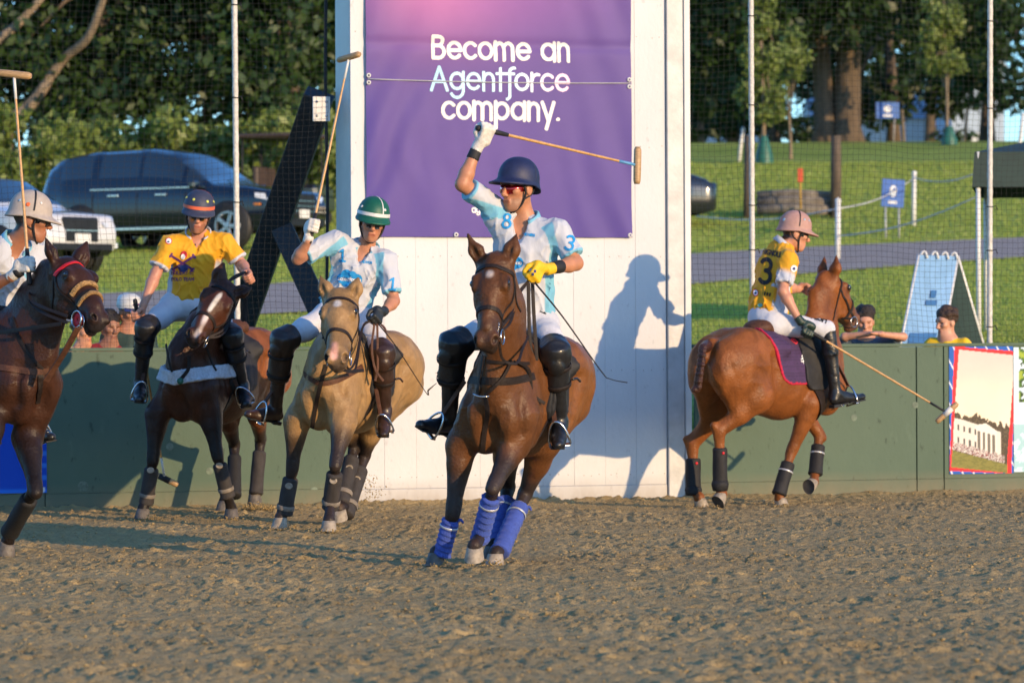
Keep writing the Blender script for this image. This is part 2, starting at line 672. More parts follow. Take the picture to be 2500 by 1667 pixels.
# ------------------------------------------------------------------ horses
class Horse:
    def __init__(s, name, label, group, anchor, anchor_local, yaw, lean=0.0, pitch=0.0, scale=0.97, h=0.011):
        """yaw: angle of the forward direction in the ground plane (radians, 0 = +x)"""
        s.sc = scale
        Fh = A(math.cos(yaw), math.sin(yaw), 0)
        Lh = A(-math.sin(yaw), math.cos(yaw), 0)
        Z = A(0, 0, 1)
        s.L = nrm(Lh * math.cos(lean) - Z * math.sin(lean))
        U = nrm(Z * math.cos(lean) + Lh * math.sin(lean))
        s.F = nrm(Fh * math.cos(pitch) + U * math.sin(pitch))
        s.U = nrm(np.cross(s.F, s.L))
        s.O = np.asarray(anchor, float) - scale * (s.F * anchor_local[0] + s.L * anchor_local[1] + s.U * anchor_local[2])
        gl = s.O.copy(); gl[2] = 0
        s.root = empty(name, gl, label, 'horse', group)
        s.f = Field(h)
        s.splats = []
        s.hooves = []
        s.hwide = 1.17
        s.slim = .73

    def W(s, x, y, z):
        return s.O + s.sc * (s.F * x + s.L * y + s.U * z)

    def trunk(s):
        f, W, sc, L, F, U = s.f, s.W, s.sc, s.L, s.F, s.U
        f.cone(W(.06, 0, 1.13), W(-.62, 0, 1.15), .330 * sc, .322 * sc, k=.05, flat=(L, s.slim))
        f.cone(W(.20, 0, 1.10), W(.02, 0, 1.20), .235 * sc, .30 * sc, k=.08, flat=(L, .80))
        f.cone(W(-.30, 0, 1.05), W(-.55, 0, 1.10), .300 * sc, .27 * sc, k=.08, flat=(L, s.slim + .08))
        f.cone(W(.10, 0, 1.42), W(-.42, 0, 1.395), .085 * sc, .09 * sc, k=.14)
        f.cone(W(-.42, 0, 1.36), W(-.85, 0, 1.40), .11 * sc, .12 * sc, k=.12)
        for y in (-1, 1):
            f.ell(W(-.80, y * .115, 1.285), A(.34, .185, .245) * sc, R=np.array([F, L, U]), k=.10)
            f.ell(W(-1.02, y * .12, 1.20), A(.20, .150, .24) * sc, R=np.array([F, L, U]), k=.08)
            f.cone(W(-.02, y * .11, 1.36), W(.27, y * .135, 1.06), .110 * sc, .115 * sc, k=.07, flat=(L, .8))
            f.cone(W(.02, y * .165, 1.12), W(.10, y * .155, .93), .12 * sc, .10 * sc, k=.06, flat=(L, .70))
            f.ell(W(.325, y * .085, 1.03), A(.10, .092, .145) * sc, R=np.array([F, L, U]), k=.06)
            f.ell(W(.23, y * .075, .90), A(.14, .085, .12) * sc, R=np.array([F, L, U]), k=.06)
            f.ell(W(-.50, y * .20, 1.36), A(.10, .06, .05) * sc, k=.08)
        f.cone(W(-1.12, 0, 1.40), W(-1.20, 0, 1.30), .06 * sc, .05 * sc, k=.05)
        f.cone(W(.435, 0, 1.09), W(.37, 0, .80), .042, .046, k=.07, op='sub')
        f.cone(W(.40, -.03, .86), W(.40, .03, .86), .03, .03, k=.05, op='sub')
        for y in (-1, 1):
            f.cone(W(.375, y * .165, 1.17), W(.33, y * .175, .94), .026, .030, k=.05, op='sub')
            f.cone(W(.36, y * .10, 1.24), W(.22, y * .20, 1.38), .018, .018, k=.05, op='sub')
            f.cone(W(.14, y * .250, 1.32), W(.02, y * .262, 1.02), .022, .022, k=.06, op='sub')
            f.cone(W(-.64, y * .275, 1.28), W(-.58, y * .275, 1.0), .030, .032, k=.07, op='sub')
            f.cone(W(-1.13, y * .255, 1.20), W(-1.00, y * .265, .96), .020, .022, k=.05, op='sub')
        return s

    def foreleg(s, side, elbow, knee, fet, hoof, toe, mt='hoof', black=0.0, dark=(.012, .009, .008), upn=None):
        f, W, sc, L = s.f, s.W, s.sc, s.L
        f.cone(W(.25, side * .135, 1.04), elbow, .108 * sc, .095 * sc, k=.06)
        d = nrm(knee - elbow)
        back = -s.F
        m1 = lerp(elbow, knee, .28)
        f.cone(elbow, m1, .098 * sc, .083 * sc, k=.05, flat=(L, .86))
        f.cone(m1, knee, .083 * sc, .047 * sc, k=.03, flat=(L, .9))
        f.cone(elbow + back * .05, lerp(elbow, knee, .5) + back * .018, .07 * sc, .045 * sc, k=.04)
        f.cone(knee - d * .035, knee + d * .035, .049 * sc, .046 * sc, k=.02)
        f.cone(knee, fet, .040 * sc, .036 * sc, k=.015)
        f.cone(knee + back * .012, fet + back * .014, .026 * sc, .028 * sc, k=.015)
        f.ell(fet + back * .008, .042 * sc, k=.015)
        s._foot(fet, hoof, toe, mt, upn)
        if black > 0:
            s.splats.append((pc(lerp(elbow, knee, 1 - black), knee, .10, .10), dark, .06))
            s.splats.append((pc(knee, fet, .11, .11), dark, .05))
            s.splats.append((pc(fet, hoof, .12, .12), dark, .05))

    def hindleg(s, side, stifle, hock, fet, hoof, toe, mt='hoof', black=0.0, dark=(.012, .009, .008), upn=None, hip=None):
        f, W, sc, L = s.f, s.W, s.sc, s.L
        hip = W(-.90, side * .135, 1.20) if hip is None else hip
        f.cone(hip, stifle, .205 * sc, .135 * sc, k=.09, flat=(L, .74))
        but = W(-1.06, side * .125, 1.14)
        gm = lerp(stifle, hock, .45)
        bk = nrm(but - hip) * .03
        f.cone(but, gm + bk, .150 * sc, .075 * sc, k=.07, flat=(L, .74))
        f.cone(stifle, gm, .118 * sc, .090 * sc, k=.05, flat=(L, .84))
        f.cone(gm, hock, .090 * sc, .048 * sc, k=.03, flat=(L, .88))
        d = nrm(fet - hock)
        g = nrm(hock - stifle)
        pt = nrm(g - d)            # points out of the back of the joint
        cal = hock + pt * .058 * sc - d * .03 * sc
        f.cone(cal, hock, .030 * sc, .042 * sc, k=.02)
        f.cone(cal, lerp(gm, hock, .25) + pt * .03, .018 * sc, .03 * sc, k=.025)
        f.cone(cal, hock + d * .12 + pt * .018, .024 * sc, .026 * sc, k=.02)
        f.cone(hock - d * .02, hock + d * .05, .050 * sc, .044 * sc, k=.02, flat=(L, .9))
        f.cone(hock, fet, .042 * sc, .037 * sc, k=.015)
        f.cone(hock + pt * .012, fet + pt * .014, .028 * sc, .028 * sc, k=.015)
        f.ell(fet + pt * .008, .043 * sc, k=.015)
        s._foot(fet, hoof, toe, mt, upn)
        if black > 0:
            s.splats.append((pc(lerp(stifle, hock, 1 - black), hock, .10, .10), dark, .06))
            s.splats.append((pc(hock, fet, .11, .11), dark, .05))
            s.splats.append((pc(fet, hoof, .12, .12), dark, .05))

    def _foot(s, fet, hoof, toe, mt, upn):
        f, sc = s.f, s.sc
        toe = nrm(toe)
        if upn is None:
            upn = A(0, 0, 1)
        upn = nrm(upn - toe * (upn @ toe))
        top = hoof + upn * .078 * sc - toe * .022 * sc
        f.cone(fet, top, .036 * sc, .042 * sc, k=.02)
        f.cone(top - upn * .008, top + upn * .006, .044 * sc, .040 * sc, k=.02)
        s.hooves.append((hoof, top, toe, upn, mt))

    def neck(s, pts, rad, flat=.54):
        """pts from base to poll, rad the half depth in the sagittal plane"""
        f, sc = s.f, s.sc
        for i in range(len(pts) - 1):
            ax = s.L if i < len(pts) - 2 else nrm(s.L * .6 + s.hl * .4)
            f.cone(pts[i], pts[i + 1], rad[i] * sc, rad[i + 1] * sc, k=.07, flat=(ax, flat + .06 * (i == 0)))

    def headframe(s, poll, muz, lat, length=None):
        s.poll = np.asarray(poll, float)
        ax = np.asarray(muz, float) - s.poll
        s.hlen = np.linalg.norm(ax) if length is None else length
        s.hf = nrm(ax)
        s.hl = nrm(lat - s.hf * (lat @ s.hf))       # horse's left
        s.hd = nrm(np.cross(s.hf, s.hl))            # dorsal: out of the face
        s.hk = s.hlen / .60 * s.hwide
        return s

    def H(s, u, v, w):
        return s.poll + s.hlen / .60 * s.hf * u + s.hk * (s.hd * v + s.hl * w)

    def head(s, ears, ear_len=.19):
        f, H = s.f, s.H
        k = s.hk
        hl, hd, hf = s.hl, s.hd, s.hf
        f.cone(H(.02, -.055, 0), H(.20, -.045, 0), .088 * k, .102 * k, k=.03, flat=(hl, .95))
        f.cone(H(.20, -.035, 0), H(.42, -.035, 0), .092 * k, .062 * k, k=.03, flat=(hl, .86))
        f.cone(H(.42, -.04, 0), H(.540, -.042, 0), .058 * k, .050 * k, k=.03, flat=(hl, .98))
        f.cone(H(.12, -.005, 0), H(.47, .008, 0), .050 * k, .034 * k, k=.04)
        for y in (-1, 1):
            f.ell(H(.17, -.115, y * .045), A(.125, .105, .035) * k, R=np.array([hf, hd, hl]), k=.035)
            f.cone(H(.22, -.15, y * .035), H(.47, -.085, y * .018), .036 * k, .026 * k, k=.035)
            f.ell(H(.165, .020, y * .078), A(.045, .030, .026) * k, R=np.array([hf, hd, hl]), k=.025)
            f.cone(H(.12, .025, y * .06), H(.20, .035, y * .075), .018 * k, .014 * k, k=.02)
            f.cone(H(.25, -.045, y * .078), H(.36, -.04, y * .055), .012 * k, .010 * k, k=.02)
            f.ell(H(.545, -.006, y * .036), A(.044, .028, .026) * k, R=np.array([hf, hd, hl]), k=.018)
        f.ell(H(.572, -.050, 0), A(.028, .046, .046) * k, R=np.array([hf, hd, hl]), k=.02)
        f.ell(H(.548, -.098, 0), A(.034, .026, .032) * k, R=np.array([hf, hd, hl]), k=.016)
        for y in (-1, 1):
            nd = nrm(hd * .55 + hl * y * .70 + hf * .45)
            t1 = nrm(np.cross(nd, hf))
            f.ell(H(.566, .006, y * .046), A(.014, .020, .024) * k, R=np.array([t1, nd, nrm(np.cross(t1, nd))]), k=.006, op='sub')
            f.ell(H(.168, .024, y * .100), A(.020, .014, .010) * k, R=np.array([hf, hd, hl]), k=.008, op='sub')
            f.cone(H(.590, -.080, y * .012), H(.515, -.082, y * .060), .006, .006, k=.010, op='sub')
        s.eartips = ears
        for y, tip in zip((-1, 1), ears):           # ears: (right, left) tips
            b = H(-.005, -.035, y * .058)
            d = nrm(tip - b)
            tip = b + (tip - b) * 1.08
            mid = lerp(b, tip, .48)
            wide = nrm(np.cross(d, nrm(hd)))
            f.cone(H(.02, -.05, y * .05), b, .045 * k, .034 * k, k=.03)
            f.cone(b, mid, .032 * k, .042 * k, k=.02, flat=(nrm(np.cross(wide, d)), .72))
            f.cone(mid, tip, .042 * k, .010, k=.012, flat=(nrm(np.cross(wide, d)), .78))
            fr = nrm(hd + y * hl * .35)
            fr = nrm(fr - d * (fr @ d))
            f.cone(lerp(b, tip, .25) + fr * .036 * k, lerp(b, tip, .72) + fr * .026 * k, .018 * k, .008 * k, k=.01, op='sub')

    def finish(s, base, splats, fold=None):
        def musc(p):
            q = (p - s.O) @ np.stack([s.F, s.L, s.U], axis=1)
            up = sstep(q[:, 2], .75, .95)
            a = vnoise(q, (8, 8, 5), 3) * .009 + vnoise(q + .02 * vnoise(q, 9, 8)[:, None], (19, 17, 7), 5) * .0042
            st = 1 - np.abs(vnoise(q + .03 * vnoise(q, 5, 12)[:, None], (5, 12, 9), 14))
            a = a + (.004 - .008 * st ** 3)
            return a * up
        s.f.build(fold=musc)
        V, F = s.f.mesh(1)
        C = paint(V, base, splats(s) if splats else [])
        s.body = mesh_obj('body', V, F, M['coat'], s.root, cols=C)
        k = s.hk
        for y in (-1, 1):
            c = s.H(.168, .022, y * .080)
            Ve, Fe = revolve(c, s.hl, [(.001, -.021 * k)] + [(.021 * k * math.sin(a), -.021 * k * math.cos(a)) for a in np.linspace(.3, math.pi - .3, 7)] + [(.001, .021 * k)], 12)
            mesh_obj('eye', np.array(Ve), Fe, M['eye'], s.root)
        for (hf, top, toe, upn, mt) in s.hooves:
            sd = np.cross(upn, toe)
            V, F = [], []
            rings = [(0.0, .066, .062), (.10, .065, .061), (.75, .053, .052), (1.0, .046, .047)]
            seg = 16
            for (t, ra, rb) in rings:
                c = lerp(hf, top, t)
                for q in range(seg):
                    a = 2 * math.pi * q / seg
                    ca, sa = math.cos(a), math.sin(a)
                    back = .78 if ca < 0 else 1.0
                    V.append(c + s.sc * (toe * ra * ca * back * 1.12 + sd * rb * sa))
            for i in range(len(rings) - 1):
                for q in range(seg):
                    q2 = (q + 1) % seg
                    F.append((i * seg + q, i * seg + q2, (i + 1) * seg + q2, (i + 1) * seg + q))
            F.append(tuple((len(rings) - 1) * seg + q for q in range(seg)))
            ho = mesh_obj('hoof', np.array(V), F, M[mt], s.root)
            V2 = [hf + upn * .004] + [hf + upn * .004 + (np.array(V[q]) - hf) * .9 for q in range(seg)] + [np.array(V[q]) for q in range(seg)]
            F2 = [(0, 1 + (q + 1) % seg, 1 + q) for q in range(seg)] + [(1 + q, 1 + (q + 1) % seg, 1 + seg + (q + 1) % seg, 1 + seg + q) for q in range(seg)]
            mesh_obj('sole', np.array(V2), F2, M['sole'], ho)
        return s

    # straps round the head: list of (u, angle in degrees from dorsal, + = left)
    def hstrap(s, name, ua, wd, mt, th=.006, n=26, parent=None, closed=False, off=.004):
        k = s.hk
        st, di = [], []
        ua = np.array(ua, float)
        ua = catmull(ua, n) if len(ua) > 2 else np.array([lerp(ua[0], ua[1], t) for t in np.linspace(0, 1, n)])
        for u, a in ua:
            c = s.H(u, -.055, 0)
            a = math.radians(a)
            d = s.hd * math.cos(a) + s.hl * math.sin(a)
            st.append(c + d * .26 * k); di.append(-d)
        p, hit = s.f.march(np.array(st), np.array(di), .26 * k, .004, off)
        p = p[hit]
        return strap(name, p, wd, th, M[mt], parent or s.root, s.f, off, n=len(p), snap=False) if len(p) > 2 else None

    def bridle(s, mt='tack', brow='tack', nose='tack', noseu=.37, wd=.018):
        bb = s.hstrap('browband', [(.075, -88), (.062, -45), (.058, 0), (.062, 45), (.075, 88)], wd * 1.35, brow)
        nb = s.hstrap('noseband', [(noseu, -150), (noseu + .01, -90), (noseu - .012, -35), (noseu - .015, 0), (noseu - .012, 35), (noseu + .01, 90), (noseu, 150)], wd * 1.45, nose)
        for y in (-1, 1):
            s.hstrap('cheek_strap', [(.075, y * 88), (.16, y * 100), (.28, y * 96), (.42, y * 92), (.49, y * 97)], wd, mt)
            s.hstrap('throat_lash', [(.07, y * 92), (.13, y * 125), (.20, y * 155)], wd * .7, mt)
            # bit ring at the corner of the mouth
            c = s.H(.495, -.075, y * .060)
            k = s.hk
            p = [c + k * (s.hf * .036 * math.cos(a) + s.hd * .036 * math.sin(a)) for a in np.linspace(0, 2 * math.pi, 17)]
            tube('bit_ring', p, .0045, M['steel'], s.root, 6)

    def loop(s, name, x, a0, a1, wd, mt, z0=1.15, th=.008, n=40, off=.006, parent=None, xs=None):
        """strap round the trunk at local x (or x varying with xs), angles in degrees from the top, + = left"""
        st, di = [], []
        for i, t in enumerate(np.linspace(0, 1, n)):
            a = math.radians(lerp(a0, a1, t))
            xx = x if xs is None else np.interp(t, np.linspace(0, 1, len(xs)), xs)
            d = s.U * math.cos(a) + s.L * math.sin(a)
            c = s.W(xx, 0, z0)
            st.append(c + d * .62); di.append(-d)
        p, hit = s.f.march(np.array(st), np.array(di), .60, .005, off)
        p = p[hit]
        return strap(name, p, wd, th, M[mt], parent or s.root, s.f, off, n=len(p), snap=False)

    def shell(s, name, region, inflate, mt, parent=None, h=None, cols=None, fold=None):
        """a pad that hugs the body: the body's own surface grown by inflate, kept where region(local) < 0"""
        f = s.f
        g = Field(f.h)
        g.lo, g.n = f.lo, f.n
        idx = np.argwhere(np.abs(f.D - inflate + .02) < .07)
        qq = (f.lo + f.h * idx - s.O) / s.sc @ np.stack([s.F, s.L, s.U], axis=1)
        idx = idx[region(qq) < .05]
        p = f.lo + f.h * idx
        q = (p - s.O) / s.sc @ np.stack([s.F, s.L, s.U], axis=1)
        g.D = np.full(tuple(f.n), 1.0, dtype=np.float32)
        d = np.maximum(f.D[idx[:, 0], idx[:, 1], idx[:, 2]] - inflate, region(q))
        if fold is not None:
            d = d + fold(p)
        g.D[idx[:, 0], idx[:, 1], idx[:, 2]] = d
        V, F = g.mesh(1)
        C = None if cols is None else cols((V - s.O) / s.sc @ np.stack([s.F, s.L, s.U], axis=1))
        return mesh_obj(name, V, F, M[mt], parent or s.root, cols=C)

    def wrap(s, a, b, ra, rb, mt, name='leg_wrap', turns=7, logo=None, bell=None, parent=None):
        """bandage or boot round a cannon bone from a (top) to b (bottom)"""
        n = 64 if turns else 30
        pts = np.array([lerp(a, b, t) for t in np.linspace(0, 1, n)])
        T, N, B = frames(pts)
        seg = 20
        V, F = [], []
        for i in range(n):
            t = i / (n - 1)
            r = lerp(ra, rb, t) * (1 + .10 * max(0, (t - .72) / .28) ** 1.5)
            if i in (0, n - 1):
                r *= .86
            for k in range(seg):
                a_ = 2 * math.pi * k / seg
                ph = (t * turns + k / seg) % 1.0
                rr = r * (1 + (.13 * (ph ** 2 - .4) if turns else .02 * math.sin(9 * t + 3 * a_)))
                V.append(pts[i] + rr * s.sc * (math.cos(a_) * N[i] + math.sin(a_) * B[i]))
        for i in range(n - 1):
            for k in range(seg):
                k2 = (k + 1) % seg
                F.append((i * seg + k, i * seg + k2, (i + 1) * seg + k2, (i + 1) * seg + k))
        F.append(tuple(range(seg - 1, -1, -1)))
        F.append(tuple((n - 1) * seg + k for k in range(seg)))
        o = mesh_obj(name, np.array(V), F, M[mt], parent or s.root, smooth=True)
        return o


def band(name, a, b, r, mat_, parent, wd=.02, seg=20):
    """a closed band round the axis a-b at a"""
    d = nrm(b - a)
    V, F = revolve(a, d, [(r * .97, 0), (r, .1 * wd), (r, .9 * wd), (r * .97, wd)], seg)
    return mesh_obj(name, np.array(V), F, mat_, parent)

# ------------------------------------------------------------------ lettering (stroke font) and printed marks
def arc(cx, cy, rx, ry, a0, a1, n=16):
    return [(cx + rx * math.cos(math.radians(a)), cy + ry * math.sin(math.radians(a))) for a in np.linspace(a0, a1, n)]


_o = lambda: arc(.5, .5, .41, .41, 0, 360, 24)
CAP = 1.42
GLY = {
    'a': (1.04, [_o(), [(.91, .02), (.91, .98)]]),
    'b': (1.04, [_o(), [(.09, .02), (.09, CAP)]]),
    'c': (.92, [arc(.5, .5, .41, .41, 42, 318)]),
    'e': (1.0, [arc(.5, .5, .41, .41, 0, 318), [(.10, .5), (.90, .5)]]),
    'f': (.50, [arc(.52, 1.12, .26, .26, 80, 180, 8) + [(.26, -.25)] + arc(.02, -.22, .24, .22, 0, -75, 6), [(.03, .92), (.52, .92)]]),
    'g': (1.04, [_o(), [(.91, .98), (.91, .0)] + arc(.5, .0, .41, .38, 0, -150, 14)]),
    'l': (.28, [[(.12, .02), (.12, CAP)]]),
    'm': (1.40, [[(.10, .02), (.10, .98)], [(.10, .60)] + arc(.38, .64, .28, .28, 180, 0, 12) + [(.66, .02)], [(.66, .60)] + arc(.95, .64, .29, .28, 180, 0, 12) + [(1.24, .02)]]),
    'n': (.88, [[(.10, .02), (.10, .98)], [(.10, .60)] + arc(.42, .62, .31, .30, 180, 0, 12) + [(.73, .02)]]),
    'o': (1.0, [_o()]),
    'p': (1.04, [_o(), [(.09, -.42), (.09, .98)]]),
    'r': (.60, [[(.10, .02), (.10, .98)], [(.10, .55)] + arc(.45, .58, .34, .33, 180, 70, 8)]),
    's': (.72, [arc(.36, .70, .25, .21, 40, 270, 10) + arc(.36, .30, .27, .22, 90, -140, 10)]),
    't': (.56, [[(.26, .02), (.26, 1.32)], [(.02, .92), (.52, .92)]]),
    'y': (.90, [[(.06, .98), (.46, .06)], [(.84, .98), (.34, -.42)]]),
    'A': (1.18, [[(.06, .0), (.58, 1.38), (1.10, .0)], [(.26, .46), (.90, .46)]]),
    'B': (.98, [[(.12, .08), (.12, 1.34), (.45, 1.34)] + arc(.47, 1.04, .30, .30, 90, -90, 10) + [(.12, .74)], [(.12, .74), (.48, .74)] + arc(.50, .41, .36, .33, 90, -90, 10) + [(.12, .08)]]),
    'C': (1.10, [arc(.62, .71, .54, .62, 45, 315)]),
    'D': (1.05, [[(.10, .08), (.10, 1.34), (.40, 1.34)] + arc(.42, .71, .52, .63, 90, -90, 14) + [(.10, .08)]]),
    'E': (.85, [[(.78, .08), (.10, .08), (.10, 1.34), (.78, 1.34)], [(.10, .73), (.70, .73)]]),
    'G': (1.15, [arc(.62, .71, .54, .62, 45, 340) + [(1.12, .62), (.70, .62)]]),
    'H': (1.05, [[(.10, 0), (.10, CAP)], [(.92, 0), (.92, CAP)], [(.10, .72), (.92, .72)]]),
    'I': (.32, [[(.16, 0), (.16, CAP)]]),
    'K': (.95, [[(.10, 0), (.10, CAP)], [(.85, CAP), (.12, .62)], [(.40, .85), (.88, 0)]]),
    'L': (.80, [[(.10, CAP), (.10, .08), (.74, .08)]]),
    'M': (1.25, [[(.10, 0), (.10, CAP), (.62, .35), (1.14, CAP), (1.14, 0)]]),
    'N': (1.08, [[(.10, 0), (.10, CAP), (.95, 0), (.95, CAP)]]),
    'O': (1.22, [arc(.61, .71, .52, .63, 0, 360, 24)]),
    'P': (.92, [[(.10, 0), (.10, 1.34), (.45, 1.34)] + arc(.47, 1.0, .34, .34, 90, -90, 10) + [(.10, .66)]]),
    'R': (.98, [[(.10, 0), (.10, 1.34), (.45, 1.34)] + arc(.47, 1.0, .34, .34, 90, -90, 10) + [(.10, .66)], [(.45, .66), (.88, 0)]]),
    'S': (.90, [arc(.44, 1.02, .33, .32, 35, 270, 12) + arc(.44, .38, .35, .32, 90, -145, 12)]),
    'T': (.95, [[(.47, 0), (.47, 1.34)], [(.04, 1.34), (.90, 1.34)]]),
    'U': (1.0, [[(.10, CAP), (.10, .45)] + arc(.5, .45, .40, .38, 180, 360, 12) + [(.90, CAP)]]),
    'V': (1.05, [[(.05, CAP), (.52, .04), (1.0, CAP)]]),
    'X': (1.0, [[(.05, 0), (.95, CAP)], [(.05, CAP), (.95, 0)]]),
    'Y': (1.0, [[(.05, CAP), (.5, .68), (.95, CAP)], [(.5, .68), (.5, 0)]]),
    '1': (.75, [[(.10, 1.10), (.42, 1.36), (.42, .06)], [(.10, .06), (.74, .06)]]),
    '2': (.95, [arc(.45, 1.0, .36, .38, 160, -30, 12) + [(.12, .08), (.88, .08)]]),
    '3': (.95, [arc(.42, 1.04, .34, .32, 150, -80, 12), arc(.42, .40, .38, .34, 90, -145, 14)]),
    '8': (.95, [arc(.45, 1.06, .29, .29, 0, 360, 20), arc(.45, .40, .37, .35, 0, 360, 20)]),
    '.': (.34, [[(.15, .09), (.17, .09)]]),
    ' ': (.52, []),
}


def text_segs(txt, xh, track=0.06):
    """segments of a line of text, x-height xh; returns (segments, width)"""
    x = 0.0
    S = []
    for ch in txt:
        adv, st = GLY[ch]
        for poly in st:
            for (a, b) in zip(poly[:-1], poly[1:]):
                S.append(((a[0] + x) * xh, a[1] * xh, (b[0] + x) * xh, b[1] * xh))
        x += adv + track
    return np.array(S).reshape(-1, 4), (x - track) * xh


def seg_dist(u, v, S):
    d = np.full(u.shape, 9.0)
    for (x0, y0, x1, y1) in S:
        bx, by = x1 - x0, y1 - y0
        t = np.clip(((u - x0) * bx + (v - y0) * by) / (bx * bx + by * by + 1e-12), 0, 1)
        d = np.minimum(d, np.hypot(u - x0 - t * bx, v - y0 - t * by))
    return d


def mask_quads(fn, u0, u1, v0, v1, cell):
    nu = max(2, int((u1 - u0) / cell)); nv = max(2, int((v1 - v0) / cell))
    ue = np.linspace(u0, u1, nu + 1); ve = np.linspace(v0, v1, nv + 1)
    uc, vc = np.meshgrid((ue[:-1] + ue[1:]) / 2, (ve[:-1] + ve[1:]) / 2, indexing='ij')
    m = fn(uc, vc)
    ij = np.argwhere(m)
    if len(ij) == 0:
        return np.zeros((0, 2)), np.zeros((0, 4), int)
    key = lambda i, j: i * (nv + 1) + j
    q = np.stack([key(ij[:, 0], ij[:, 1]), key(ij[:, 0] + 1, ij[:, 1]), key(ij[:, 0] + 1, ij[:, 1] + 1), key(ij[:, 0], ij[:, 1] + 1)], axis=1)
    un, inv = np.unique(q, return_inverse=True)
    uv = np.stack([ue[un // (nv + 1)], ve[un % (nv + 1)]], axis=1)
    return uv, inv.reshape(-1, 4)


def decal(name, parent, field, px, py, d, fn, box, mt, rot=0.0, cell=.003, off=.0045, skew=0.0, sx=1.0, maxd=1.4, start=.7):
    """flat print on a cloth surface: fn(u, v) in metres round the point seen at (px, py)"""
    uv, Fq = mask_quads(fn, *box, cell)
    if len(uv) == 0:
        return None
    o = P(px, py, d)
    c, s_ = math.cos(math.radians(rot)), math.sin(math.radians(rot))
    u, v = uv[:, 0] * sx, uv[:, 1]
    X = u * c - v * s_
    Z = u * s_ + v * c + skew * u
    st = o + np.stack([X, np.full(len(X), -start), Z], axis=1)
    dr = nrm(o - A(0, 0, CAMH))
    p, hit = field.march(st, dr, maxd, .005, off)
    ok = hit[Fq].all(axis=1)
    Fq = Fq[ok]
    # drop cells torn over an edge
    if len(Fq) == 0:
        return None
    dd = np.ptp(p[Fq][:, :, 1], axis=1)
    Fq = Fq[dd < .03]
    if len(Fq) == 0:
        return None
    return mesh_obj(name, p, Fq, mt if not isinstance(mt, str) else M[mt], parent)


def text_fn(txt, xh, sw, track=.10):
    S, wdt = text_segs(txt, xh, track)
    S = S - np.array([wdt / 2, 0, wdt / 2, 0])
    return (lambda u, v: seg_dist(u, v, S) < sw / 2), (-wdt / 2 - sw, wdt / 2 + sw, -.5 * xh, 1.5 * xh)


def cloud_fn(s):
    cs = [(-.62, .0, .40), (-.28, .34, .40), (.22, .28, .36), (.62, .02, .42), (.15, -.28, .38), (-.28, -.25, .38), (0, 0, .45)]
    return (lambda u, v: np.min([np.hypot(u - a * s, v - b * s) - r * s for a, b, r in cs], axis=0) < 0), (-1.1 * s, 1.1 * s, -.8 * s, .8 * s)


M['print_blue'] = mat('print_blue', (.01, .27, .62), rough=.7, var=.05)
M['print_white'] = mat('print_white', (.80, .80, .80), rough=.7, var=.05)
M['print_black'] = mat('print_black', (.012, .012, .012), rough=.7, var=.1)
M['print_red'] = mat('print_red', (.55, .02, .04), rough=.7, var=.1)
M['print_purple'] = mat('print_purple', (.10, .02, .12), rough=.7, var=.1)
M['print_navy'] = mat('print_navy', (.02, .04, .16), rough=.7, var=.1)
M['print_teal'] = mat('print_teal', (.15, .45, .35), rough=.7, var=.1)

# ------------------------------------------------------------------ people
def head_prims(f, c, fw, up, s=1.0):
    fw = nrm(fw); up = nrm(up - fw * (up @ fw)); r = np.cross(fw, up)

    def Q(x, y, z):
        return c + s * (fw * x + r * y + up * z)
    R = np.array([fw, r, up])
    f.ell(Q(-.012, 0, .040), A(.098, .078, .090) * s, R, k=.02)
    f.cone(Q(.030, 0, .02), Q(.042, 0, -.070), .068 * s, .046 * s, k=.02)
    f.cone(Q(.00, 0, -.045), Q(.062, 0, -.100), .058 * s, .027 * s, k=.025)
    for y in (-1, 1):
        f.cone(Q(-.012, y * .050, -.045), Q(.045, y * .022, -.100), .022 * s, .020 * s, k=.02)
        f.ell(Q(.058, y * .042, -.015), A(.030, .025, .022) * s, R, k=.02)
        f.ell(Q(-.010, y * .078, -.005), A(.026, .010, .034) * s, R, k=.008)
        f.ell(Q(.103, y * .013, -.037), .010 * s, k=.008)
        f.ell(Q(.088, y * .032, .006), A(.014, .018, .010) * s, R, k=.012, op='sub')
    f.cone(Q(.090, 0, .014), Q(.114, 0, -.031), .010 * s, .0135 * s, k=.012)
    f.cone(Q(.082, -.034, .030), Q(.082, .034, .030), .013 * s, .013 * s, k=.02)
    f.cone(Q(.088, -.016, -.064), Q(.088, .016, -.064), .009 * s, .009 * s, k=.010)
    f.cone(Q(.085, -.014, -.080), Q(.085, .014, -.080), .010 * s, .010 * s, k=.010)
    f.cone(Q(.100, -.022, -.072), Q(.100, .022, -.072), .0045 * s, .0045 * s, k=.006, op='sub')
    return Q, R


